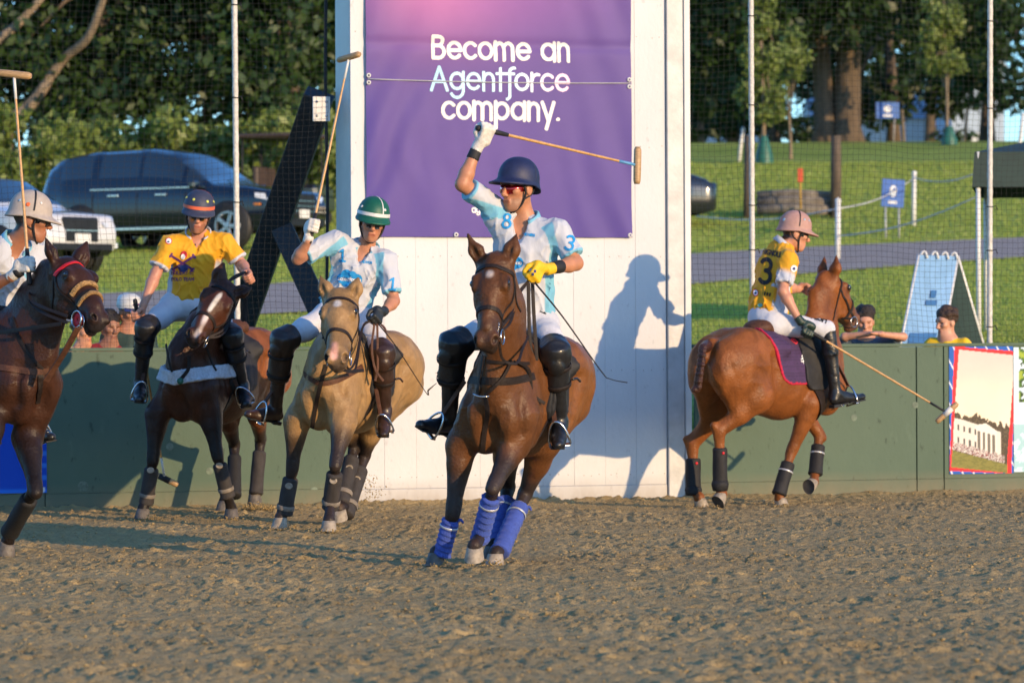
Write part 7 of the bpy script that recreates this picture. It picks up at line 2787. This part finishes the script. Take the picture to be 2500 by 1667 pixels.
decal('number', r2['shirt'], r2['g'], 964, 712, 27.2, f_1[0], f_1[1], 'print_blue', rot=-6)
cf = cloud_fn(.092)
decal('emblem', r2['shirt'], r2['g'], 863, 685, 27.2, cf[0], cf[1], 'print_blue', rot=-5)
ft = text_fn('salesforce', .020, .0055)
decal('emblem_lettering', r2['shirt'], r2['g'], 863, 690, 27.2, ft[0], ft[1], 'print_white', rot=-5, off=.008)
ft = text_fn('MOVEN', .013, .004)
decal('lettering', r2['shirt'], r2['g'], 904, 648, 27.2, ft[0], ft[1], 'print_blue', rot=-8)
mallet('polo_mallet', 'upright mallet held by the rider in the green helmet', P(756, 590, 27.05), P(852, 140, 27.35), A(.72, -.68, .14))
tube('riding_whip', [P(922, 788, 26.9), P(970, 850, 26.9), P(1040, 958, 26.9), P(1046, 952, 26.9), P(1066, 935, 26.9)], [.005, .004, .003, .006, .002], M['tack'], None, 6, 30, origin=P(922, 788, 26.9))
tag(bpy.data.objects['riding_whip.001'], 'thin dark whip in the left hand of the rider in green helmet', 'whip', 'riding whips')
stirrup(h2, lerp(r2['heelR'], J2['tR'], .62), J2['tR'] - r2['heelR'], -1, P(700, 900, 27.15))
stirrup(h2, lerp(r2['heelL'], J2['tL'], .62), J2['tL'] - r2['heelL'], 1, P(915, 930, 27.0))

# ================= the dark bay with the fleece breast band and its rider
h3 = Horse('polo_pony', 'dark bay horse with white blaze and white fleece breast band', GH, P(446, 955, 28.4), (.36, 0, 1.03), math.radians(-112), lean=0.0)
h3.trunk()
kRF, fRF = P(374, 1118, 28.5), P(359, 1214, 28.58)
kLF, fLF = P(530, 1108, 28.42), P(553, 1200, 28.5)
kRH, fRH = P(572, 1085, 29.85), P(572, 1195, 29.65)
kLH, fLH = P(636, 1072, 30.1), P(626, 1188, 30.0)
h3.foreleg(-1, P(384, 1010, 28.55), kRF, fRF, P(347, 1265, 28.55), A(-.3, -.95, 0), 'hoof_dark', .85, BLK)
h3.foreleg(1, P(512, 1010, 28.48), kLF, fLF, P(565, 1265, 28.55), A(.1, -.98, 0), 'hoof_dark', .85, BLK)
h3.hindleg(1, P(622, 965, 29.4), kLH, fLH, P(622, 1226, 30.0), A(-.2, -.9, -.3), 'hoof_dark', .25, BLK * 1.5)
h3.hindleg(-1, P(545, 975, 29.3), kRH, fRH, P(545, 1245, 29.5), A(-.4, -.9, 0), 'hoof_dark', .25, BLK * 1.5)
h3.hwide = 1.42
h3.headframe(P(550, 702, 28.28), P(470, 830, 27.98), A(.88, -.12, -.46))
h3.neck([h3.W(.06, 0, 1.20), h3.W(.22, 0, 1.26), P(495, 815, 28.5), P(530, 752, 28.42), h3.H(.02, -.07, 0)], [.30, .265, .195, .155, .118])
h3.head([P(544, 648, 28.32), P(612, 704, 28.30)])
DBAY = A(.060, .021, .011)
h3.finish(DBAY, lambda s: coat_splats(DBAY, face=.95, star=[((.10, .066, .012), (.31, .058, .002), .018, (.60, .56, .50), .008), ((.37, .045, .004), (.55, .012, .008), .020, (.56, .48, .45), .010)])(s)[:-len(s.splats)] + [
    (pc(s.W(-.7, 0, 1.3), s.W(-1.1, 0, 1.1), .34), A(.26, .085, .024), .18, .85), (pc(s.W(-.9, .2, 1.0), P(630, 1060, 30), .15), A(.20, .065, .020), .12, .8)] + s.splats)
h3.bridle()
for (k_, f_, r_) in ((kRF, fRF, .058), (kLF, fLF, .058), (kLH, fLH, .058), (kRH, fRH, .058)):
    wr = h3.wrap(lerp(k_, f_, .26), lerp(k_, f_, 1.16), r_, r_ * .98, 'black_boot' if f_ is fRH else 'grey_boot', 'leg_boot', 0)
    c_ = lerp(k_, f_, .30)
    if f_ is fRF or f_ is fLF:
        V_, F_ = revolve(c_ - A(0, r_ * 1.02, 0), A(0, -1, 0), [(.024, 0), (.022, .004), (.016, .004), (.012, .002), (.001, .003)], 14, sx=1.2)
        mesh_obj('boot_badge', np.array(V_), F_, M['hoof'], wr)
        band('hook_strap', lerp(k_, f_, .88), f_ + (f_ - k_), r_ * 1.08, M['hook_strap'], wr, .03)
saddle_set(h3, 'black')
def fleece_region(q):
    zc = 1.185 + .10 * np.abs(q[:, 1]) * 2 - .05
    return np.maximum(np.abs(q[:, 2] - zc) - .055, -.02 - q[:, 0]).astype(np.float32)
h3.shell('breast_band', fleece_region, .034, 'fleece', fold=lambda p: (vnoise(p, (70, 70, 22), 3) * .008).astype(np.float32))
rstrap(h3, 'martingale', [(462, 868), (460, 900), (442, 925)], 28.4, .028, 'tack', off=.04)
rstrap(h3, 'neck_strap', [(405, 840), (412, 880), (420, 908)], 28.4, .016, 'tack', off=.036)
rstrap(h3, 'neck_strap', [(505, 850), (518, 885), (528, 905)], 28.4, .016, 'tack', off=.036)
V_, F_ = revolve(P(440, 930, 28.0), A(0, -1, 0), [(.026, 0), (.024, .006), (.001, .008)], 14)
M['green_disc'] = mat('green_disc', (.01, .10, .06), rough=.5)
mesh_obj('rosette', np.array(V_), F_, M['green_disc'], h3.root)
for y in (0, 1):
    rein(h3, 'rein', [(500, 826, 28.1), (545, 815 - 10 * y, 28.2), (570, 760, 28.35), (598, 690, 28.5)])
    rein(h3, 'rein', [(604, 690, 28.5), (596 + 6 * y, 740, 28.5), (592 + 8 * y, 780, 28.5), (598, 772, 28.5), (602, 720, 28.5)], wd=.022)
    rein(h3, 'rein', [(552, 690, 28.3), (576, 672 + 6 * y, 28.4), (600, 664, 28.5)])

J3 = dict(pelvis=P(462, 733, 28.98), neck=P(484, 578, 28.88), sR=P(418, 590, 28.82), sL=P(545, 584, 28.86),
          eR=P(380, 668, 28.75), wR=P(350, 745, 28.65), eL=P(590, 646, 28.86), wL=P(602, 664, 28.62),
          hR=P(425, 748, 28.96), hL=P(508, 752, 28.96), kR=P(356, 802, 28.52), kL=P(566, 822, 28.50),
          aR=P(343, 935, 28.78), aL=P(592, 942, 28.72), tR=P(341, 974, 28.56), tL=P(600, 985, 28.52))
g3R = (P(336, 770, 28.62), P(336, 770, 28.62) - P(402, 1165, 29.1))
r3 = make_rider('person', 'rider in yellow jersey with slate and orange helmet facing the camera', GR, J3, A(.05, -1, 0),
                (P(484, 524, 28.78), A(.06, -.97, -.18), A(.10, 0, 1)), 'yellow', dict(mat='helm_navy_grey', band='orange_band', tilt=0, brim=.050, ribs=[(90, 270, .006, 'orange_band')], vents=[(25, .55, .011, 'yellow_dot'), (-35, .5, .011, 'yellow_dot'), (-78, .45, .011, 'yellow_dot'), (75, .55, .011, 'yellow_dot')]),
                A(J3['pelvis'][0], J3['pelvis'][1], 0), skin=(.50, .23, .15), h=.007, scale=1.08, hscale=1.04, beard=(.20, .08, .04),
                grips=dict(R=g3R, L=(P(606, 676, 28.55), A(-.3, -.5, .75))), hair=(.10, .045, .02))
knee_guard(r3, 'R', 'boot', wd=.082, fwd=A(-.4, -.9, 0), panel=False)
knee_guard(r3, 'L', 'boot', wd=.086, fwd=A(.3, -.9, 0), panel=False)
decal('badge', r3['shirt'], r3['g'], 432, 594, 28.8, lambda u, v: np.hypot(u, v) < .026, (-.03, .03, -.03, .03), 'print_red')
decal('badge_centre', r3['shirt'], r3['g'], 432, 594, 28.8, lambda u, v: (np.hypot(u, v) < .020), (-.03, .03, -.03, .03), 'print_white', off=.005)
decal('badge_figure', r3['shirt'], r3['g'], 431, 596, 28.8, lambda u, v: (np.abs(u) < .009) & (np.abs(v + .1 * u) < .006), (-.03, .03, -.03, .03), 'print_navy', off=.0075)
decal('logo', r3['shirt'], r3['g'], 498, 595, 28.8, lambda u, v: (seg_dist(u, v, [(-.012, .030, .012, -.006), (.012, .014, -.008, -.026), (.0, .012, .016, .004)]) < .007), (-.03, .03, -.04, .04), 'print_black')
decal('emblem_bones', r3['shirt'], r3['g'], 465, 645, 28.8, lambda u, v: (seg_dist(u, v, [(-.085, .05, .075, -.055), (.085, .045, -.075, -.055), (-.098, .045, -.082, .066), (.098, .035, .082, .058), (.066, -.068, .086, -.05), (-.066, -.068, -.086, -.048)]) < .0085), (-.12, .12, -.1, .1), 'print_purple')
decal('emblem_oval', r3['shirt'], r3['g'], 466, 655, 28.8, lambda u, v: (np.hypot(u / .042, v / .046) < 1) & (v < .012), (-.1, .1, -.1, .1), 'print_navy', off=.0045)
decal('emblem_cap', r3['shirt'], r3['g'], 468, 627, 28.8, lambda u, v: (np.hypot(u / .026, (v) / .030) < 1), (-.1, .1, -.1, .1), 'print_red', off=.0045)
decal('emblem_face', r3['shirt'], r3['g'], 466, 632, 28.8, lambda u, v: (np.hypot(u / .017, (v) / .022) < 1), (-.1, .1, -.1, .1), 'print_white', off=.0065)
for (txt, yy) in (('HOLIDAY ST', 674), ('POLO TEAM', 689)):
    ft = text_fn(txt, .018, .005)
    decal('lettering', r3['shirt'], r3['g'], 465, yy, 28.8, ft[0], ft[1], 'print_purple')
mallet('polo_mallet', 'mallet with black taped head hanging beside the dark bay horse', P(330, 735, 28.58), P(402, 1168, 29.25), A(.88, -.1, -.42), head_tapes=[(-.2, .2, 'black')])
stirrup(h3, lerp(r3['heelR'], J3['tR'], .62), J3['tR'] - r3['heelR'], -1, P(352, 900, 28.7))
stirrup(h3, lerp(r3['heelL'], J3['tL'], .62), J3['tL'] - r3['heelL'], 1, P(560, 900, 28.7))

# ================= the dark bay at the left edge and its rider
h4 = Horse('polo_pony', 'dark brown horse with red browband cut off by the left edge', GH, P(112, 945, 23.5), (.36, .06, 1.03), math.radians(-44), lean=0.0)
h4.trunk()
kLF, fLF = P(86, 1192, 23.36), P(30, 1288, 23.76)
kRF, fRF = P(-42, 1200, 23.1), P(-60, 1300, 23.2)
h4.foreleg(1, P(68, 1068, 23.62), kLF, fLF, P(14, 1350, 23.82), A(.5, -.5, -.4), 'hoof_dark', .8, BLK)
h4.foreleg(-1, h4.W(.12, -.17, .92), kRF, fRF, P(-66, 1364, 23.2), A(.7, -.7, 0), 'hoof_dark', .8, BLK)
for sd_ in (1, -1):
    h4.hindleg(sd_, h4.W(-.78, sd_ * .2, .93), h4.W(-1.12, sd_ * .16, .56), h4.W(-1.02, sd_ * .15, .22), h4.W(-.94, sd_ * .15, 0.003 / h4.sc), h4.F, 'hoof_dark', .3, BLK)
h4.hwide = 1.36
h4.headframe(P(170, 642, 23.26), P(250, 786, 22.94), A(.69, .72, 0))
h4.neck([h4.W(.06, 0, 1.20), h4.W(.22, 0, 1.26), P(92, 770, 23.5), P(132, 698, 23.38), h4.H(.02, -.07, 0)], [.30, .27, .215, .170, .125])
h4.head([P(112, 582, 23.2), P(210, 598, 23.4)])
DBR = A(.043, .017, .0095)
h4.finish(DBR, coat_splats(DBR, face=.55, top=.5, muz=(.018, .016, .017)))
h4.bridle(brow='red', nose='tack')
M['sheep'] = mat('tan_fleece', (.42, .24, .09), rough=.95, var=.4, scale=60, bump=1.0, bscale=120)
h4.hstrap('noseband_fleece', [(.30, -70), (.29, -30), (.285, 0), (.29, 30), (.30, 80)], .030, 'sheep', th=.02)
h4.hstrap('noseband_fleece', [(.40, -70), (.39, -30), (.385, 0), (.39, 30), (.40, 80)], .022, 'sheep', th=.018)
c_ = h4.H(.475, -.075, -.075)
tube('gag_ring', [c_ + .052 * (h4.hf * math.cos(a) + h4.hd * math.sin(a)) for a in np.linspace(0, 2 * math.pi, 25)], .006, M['steel'], h4.root, 8)
V_, F_ = revolve(h4.H(.475, -.078, -.060), -h4.hl, [(.045, 0), (.045, .012), (.012, .014), (.010, .004)], 20)
mesh_obj('bit_guard', np.array(V_), F_, M['red'], h4.root)
rstrap(h4, 'breast_collar', [(-10, 895), (40, 902), (90, 908), (120, 905)], 23.5, .040, 'tack_brown')
rstrap(h4, 'neck_strap', [(30, 775), (45, 820), (75, 870), (115, 912)], 23.5, .022, 'tack')
rstrap(h4, 'martingale', [(100, 915), (98, 950), (92, 985)], 23.5, .034, 'tack')
strap('martingale', [P(190, 800, 22.95), P(160, 855, 23.05), P(135, 895, 23.15), P(112, 930, 23.2)], .040, .008, M['tack_brown'], h4.root, n=12, normal=A(.5, -.8, 0))
for y in (0, 1):
    rein(h4, 'rein', [(165, 772 + 16 * y, 22.98), (110, 752 + 14 * y, 23.1), (78, 735 + 6 * y, 23.25), (74, 715, 23.4), (95, 695, 23.7)], wd=.02)
rein(h4, 'rein', [(150, 790, 23.0), (80, 800, 23.15), (0, 812, 23.4)], wd=.024)
for (k_, f_) in ((kLF, fLF), (kRF, fRF)):
    h4.wrap(lerp(k_, f_, .26), lerp(k_, f_, 1.14), .060, .060, 'black_boot', 'leg_boot', 0)
saddle_set(h4)
J4 = dict(pelvis=P(-32, 778, 24.15), neck=P(34, 600, 24.02), sR=P(-28, 606, 23.82), sL=P(92, 610, 24.2),
          eR=P(-30, 700, 23.6), wR=P(28, 676, 23.46), eL=P(62, 712, 24.05), wL=P(130, 705, 23.92),
          hR=P(-62, 795, 24.0), hL=P(10, 802, 24.3), kR=P(-30, 862, 23.50), kL=P(70, 872, 24.42),
          aR=P(-70, 1040, 23.72), aL=P(78, 1035, 24.55), tR=P(-10, 1072, 23.5), tL=P(124, 1066, 24.35))
g4R = (P(64, 648, 23.42), P(34, 182, 23.6) - P(70, 680, 23.4))
r4 = make_rider('person', 'rider in white jersey with grey tan helmet at the left edge', GR, J4, A(.45, -.89, 0),
                (P(76, 537, 23.95), A(.95, .10, -.12), A(-.02, 0, 1)), 'white', dict(mat='helm_tan', tilt=-4, brim=.056, nape=.02, ribs=[(80, 280, .012, 'black')], vents=[(62, .45, .009, 'white_plastic'), (125, .4, .009, 'lblue_dot'), (98, .28, .014, 'orange')]),
                A(J4['pelvis'][0], J4['pelvis'][1], 0), skin=(.34, .14, .075), h=.007, scale=1.08, hscale=1.05, glove=dict(R='white_glove'),
                grips=dict(R=g4R, L=(P(160, 700, 23.9), A(.2, -.3, .9))), hair=(.015, .012, .011))
tube('glove_strap', [lerp(J4['wR'], g4R[0], t) for t in (.30, .34, .56, .60)], [.034, .040, .042, .038], M['black'], r4['root'], 14)
knee_guard(r4, 'R', 'boot', wd=.088, fwd=A(.5, -.8, 0))
knee_guard(r4, 'L', 'boot', wd=.088, fwd=A(.8, -.3, 0))
f2_ = text_fn('2', .075, .015)
decal('number', r4['shirt'], r4['g'], 14, 645, 23.9, f2_[0], f2_[1], 'print_blue', rot=6)
decal('emblem', r4['shirt'], r4['g'], 0, 668, 23.9, cloud_fn(.08)[0], cloud_fn(.08)[1], 'print_blue')
mallet('polo_mallet', 'mallet with white taped tip standing upright at the left edge', P(72, 690, 23.40), P(34, 182, 23.62), A(.97, -.2, -.12))
stirrup(h4, lerp(r4['heelL'], J4['tL'], .62), J4['tL'] - r4['heelL'], 1, P(60, 940, 24.4))
stirrup(h4, lerp(r4['heelR'], J4['tR'], .62), J4['tR'] - r4['heelR'], -1, P(-50, 940, 23.6))

# ================= the chestnut moving away on the right and its rider
h5 = Horse('polo_pony', 'chestnut horse with braided tail and black leg boots seen from behind', GH, P(1724, 852, 29.92), (-1.18, 0, 1.36), math.radians(43), lean=0.0)
h5.trunk()
kRF, fRF = P(1933, 1100, 30.5), P(1904, 1198, 30.4)
kLF, fLF = P(2000, 1060, 30.95), P(1991, 1150, 30.85)
kLH, fLH = P(1692, 1086, 30.35), P(1693, 1196, 30.32)
kRH, fRH = P(1757, 1054, 29.95), P(1758, 1182, 29.98)
h5.foreleg(-1, P(1982, 985, 30.5), kRF, fRF, P(1908, 1236, 30.42), A(.74, .67, 0), 'hoof', 0.0, BLK)
h5.foreleg(1, h5.W(.12, .17, .90), kLF, fLF, P(1974, 1186, 30.72), A(.05, .1, -.98), 'hoof', 0.0, BLK, upn=A(.6, .75, .15))
h5.hindleg(1, h5.W(-.74, .2, .92), kLH, fLH, P(1712, 1237, 30.30), A(.74, .67, 0), 'hoof', 0.0, BLK)
h5.hindleg(-1, P(1852, 968, 30.05), kRH, fRH, P(1752, 1224, 29.95), A(.40, .35, -.75), 'hoof', 0.0, BLK, upn=A(.65, .6, .55))
h5.hwide = 1.38
h5.headframe(P(2027, 676, 31.08), P(2092, 786, 31.36), A(-.69, .72, 0))
h5.neck([h5.W(.06, 0, 1.20), h5.W(.22, 0, 1.26), P(2004, 800, 30.95), P(2008, 730, 31.0), h5.H(.02, -.07, 0)], [.29, .25, .175, .145, .115])
h5.head([P(2042, 628, 31.0), P(2013, 630, 31.15)])
CHE = A(.200, .066, .017)
h5.splats = []
h5.finish(CHE, coat_splats(CHE, face=.55, muz=(.10, .06, .05), ear=.55, top=.62))
h5.bridle()
h5.hstrap('rein', [(.50, -100), (.42, -125), (.34, -150)], .018, 'tack')
for (k_, f_, r_) in ((kRF, fRF, .060), (kLF, fLF, .060), (kLH, fLH, .064), (kRH, fRH, .062)):
    wr = h5.wrap(lerp(k_, f_, .30), lerp(k_, f_, 1.10), r_, r_, 'black_boot', 'leg_boot', 0)
    if f_ is fRF or f_ is fLF:
        band('wrap_tape', lerp(k_, f_, .50), f_, r_ * 1.05, M['silver_tape'], wr, .014)
    else:
        tube('fetlock_pad', [lerp(k_, f_, .92), lerp(k_, f_, 1.0), lerp(k_, f_, 1.12)], [.062, .072, .060], M['black_boot'], wr, 14)
        V_, F_ = revolve(lerp(k_, f_, .40) + A(.025, -.058, 0), A(.3, -1, 0), [(.012, 0), (.011, .004), (.001, .005)], 10)
        mesh_obj('boot_badge', np.array(V_), F_, M['red'], wr)
M['pad_cloth'] = mat('quilted_pad', (.03, .025, .07), rough=.85, var=.15, scale=10, attr=True, bump=.4, bscale=50)
def padcol(q):
    C = np.tile(A(.058, .028, .088), (len(q), 1))
    stripe = (np.sin(q[:, 2] * 230) > .55)
    C[stripe] = A(.040, .020, .064)
    x0 = np.maximum(-.66, -.66 + .42 * (1.45 - q[:, 2]))
    dx, dz = (x0 + .10) - q[:, 0], (1.05 + .10) - q[:, 2]
    edge = np.where((dx > 0) & (dz > 0), np.hypot(dx, dz), np.maximum(dx, dz)) > .078
    C[edge] = A(.50, .010, .045)
    return C
saddle_set(h5, 'pad_cloth', padcol, pad_x=(-.66, -.02), pad_z=1.05, flap_x=(-.24, .06), slant=.42)
decal('pad_emblem', h5.root, h5.f, 1950, 872, 30.2, lambda u, v: (np.hypot(u / .035, v / .05) < 1) & (np.sin(u * 260) * np.sin(v * 210 + u * 90) > -.1), (-.04, .04, -.06, .06), 'print_white', rot=-20, off=.019)
decal('pad_flag', h5.root, h5.f, 1924, 832, 30.2, lambda u, v: (np.abs(u) < .03) & (np.abs(v) < .014), (-.04, .04, -.03, .03), 'print_red', rot=-38, off=.019)
# braided, tied-up tail
tf_ = Field(.008)
tp = catmull([h5.W(-1.17, 0, 1.38), P(1716, 850, 29.78), P(1712, 885, 29.72), P(1706, 920, 29.72), P(1703, 945, 29.74)], 14)
tf_.cone(tp[0], tp[3], .055, .038, k=.03)
for i_, p_ in enumerate(tp[2:]):
    for s_ in (-1, 1):
        tf_.ell(p_ + A(.7, -.6, 0) * 0 + h5.L * s_ * .016 + A(0, -.008 * (i_ % 2), 0), A(.026, .028, .022), k=.006)
tf_.ell(tp[-1] + A(-.015, 0, -.02), A(.04, .035, .03), k=.01)
tf_.build()
V_, F_ = tf_.mesh(1)
mesh_obj('braided_tail', V_, F_, mat('tail_hair', (.05, .016, .008), rough=.35, var=.4, scale=60, bump=.6, bscale=120), h5.root)

J5 = dict(pelvis=P(1870, 772, 30.5), neck=P(1908, 604, 30.62), sR=P(1926, 626, 30.42), sL=P(1884, 620, 30.86),
          eR=P(1911, 710, 30.3), wR=P(1950, 780, 30.28), eL=P(1925, 702, 30.95), wL=P(1950, 706, 31.02),
          hR=P(1886, 792, 30.40), hL=P(1878, 794, 30.7), kR=P(2020, 802, 30.42), kL=P(1996, 802, 31.2),
          aR=P(2040, 962, 30.46), aL=P(2010, 960, 31.25), tR=P(2104, 968, 30.66), tL=P(2070, 970, 31.4))
g5R = (P(1974, 808, 30.28), P(1974, 808, 30.28) - P(2312, 1007, 30.4))
r5 = make_rider('person', 'rider in yellow number three jersey with dusty pink helmet seen from behind', GR, J5, A(.72, .60, 0),
                (P(1941, 570, 30.62), A(.93, .18, -.20), A(.10, 0, 1)), 'yellow', dict(mat='helm_pink', tilt=2, brim=.056, nape=.02, ribs=[(88, 272, .010, 'black')], vents=[(70, .5, .009, 'lblue_dot'), (45, .5, .009, 'lblue_dot'), (150, .3, .014, 'lblue_dot')]),
                A(J5['pelvis'][0], J5['pelvis'][1], 0), skin=(.52, .25, .16), h=.007, scale=1.06, hscale=1.05, glove=dict(R='dark_green_glove'),
                grips=dict(R=g5R, L=(P(1968, 707, 31.02), A(.3, -.2, .9))), hair=(.04, .02, .012), vneck=False)
f3 = text_fn('3', .150, .036)
decal('number', r5['shirt'], r5['g'], 1853, 696, 30.5, f3[0], f3[1], 'print_black', rot=-7, sx=.8)
ft = text_fn('BIGNOLI', .030, .010)
decal('lettering', r5['shirt'], r5['g'], 1868, 628, 30.5, ft[0], ft[1], 'print_black', rot=-12, sx=.75)
decal('badge', r5['shirt'], r5['g'], 1831, 717, 30.5, lambda u, v: np.hypot(u, v) < .030, (-.04, .04, -.04, .04), 'print_red', sx=.8)
decal('badge_centre', r5['shirt'], r5['g'], 1831, 717, 30.5, lambda u, v: np.hypot(u, v) < .022, (-.04, .04, -.04, .04), 'print_white', off=.005, sx=.8)
decal('badge_figure', r5['shirt'], r5['g'], 1831, 718, 30.5, lambda u, v: np.hypot(u / 1.4, v) < .009, (-.04, .04, -.04, .04), 'print_navy', off=.0075, sx=.8)
decal('logo', r5['shirt'], r5['g'], 1858, 720, 30.5, lambda u, v: (np.abs(u) < .035) & (np.abs(v) < .014) & (np.sin(u * 300) > -.2), (-.05, .05, -.03, .03), 'print_black', rot=-15)
decal('logo', r5['shirt'], r5['g'], 1842, 747, 30.5, lambda u, v: np.hypot(u, v * 1.3) < .020, (-.05, .05, -.03, .03), 'print_teal')
decal('badge', r5['shirt'], r5['g'], 1923, 660, 30.4, lambda u, v: np.hypot(u, v) < .028, (-.04, .04, -.04, .04), 'print_white')
decal('badge_figure', r5['shirt'], r5['g'], 1923, 660, 30.4, lambda u, v: np.hypot(u, v) < .012, (-.04, .04, -.04, .04), 'print_navy', off=.005)
ft = text_fn('NISH', .036, .012)
decal('lettering', r5['breeches'], r5['b'], 1982, 783, 30.4, ft[0], ft[1], 'print_black', rot=-20, off=.003)
decal('knee_patch', r5['breeches'], r5['b'], 2012, 800, 30.4, lambda u, v: np.hypot(u, v) < .001, (-.05, .05, -.03, .03), 'print_black')
mallet('polo_mallet', 'mallet slanting down from the gloved hand of the yellow number three rider', P(1962, 800, 30.25), P(2312, 1007, 30.4), A(.74, 0, .66), tip='black', head_tapes=[(-.14, .22, 'tape_white')])
stirrup(h5, lerp(r5['heelR'], J5['tR'], .62), J5['tR'] - r5['heelR'], -1, P(2030, 860, 30.55))
stirrup(h5, lerp(r5['heelL'], J5['tL'], .62), J5['tL'] - r5['heelL'], 1, P(2000, 860, 31.15))
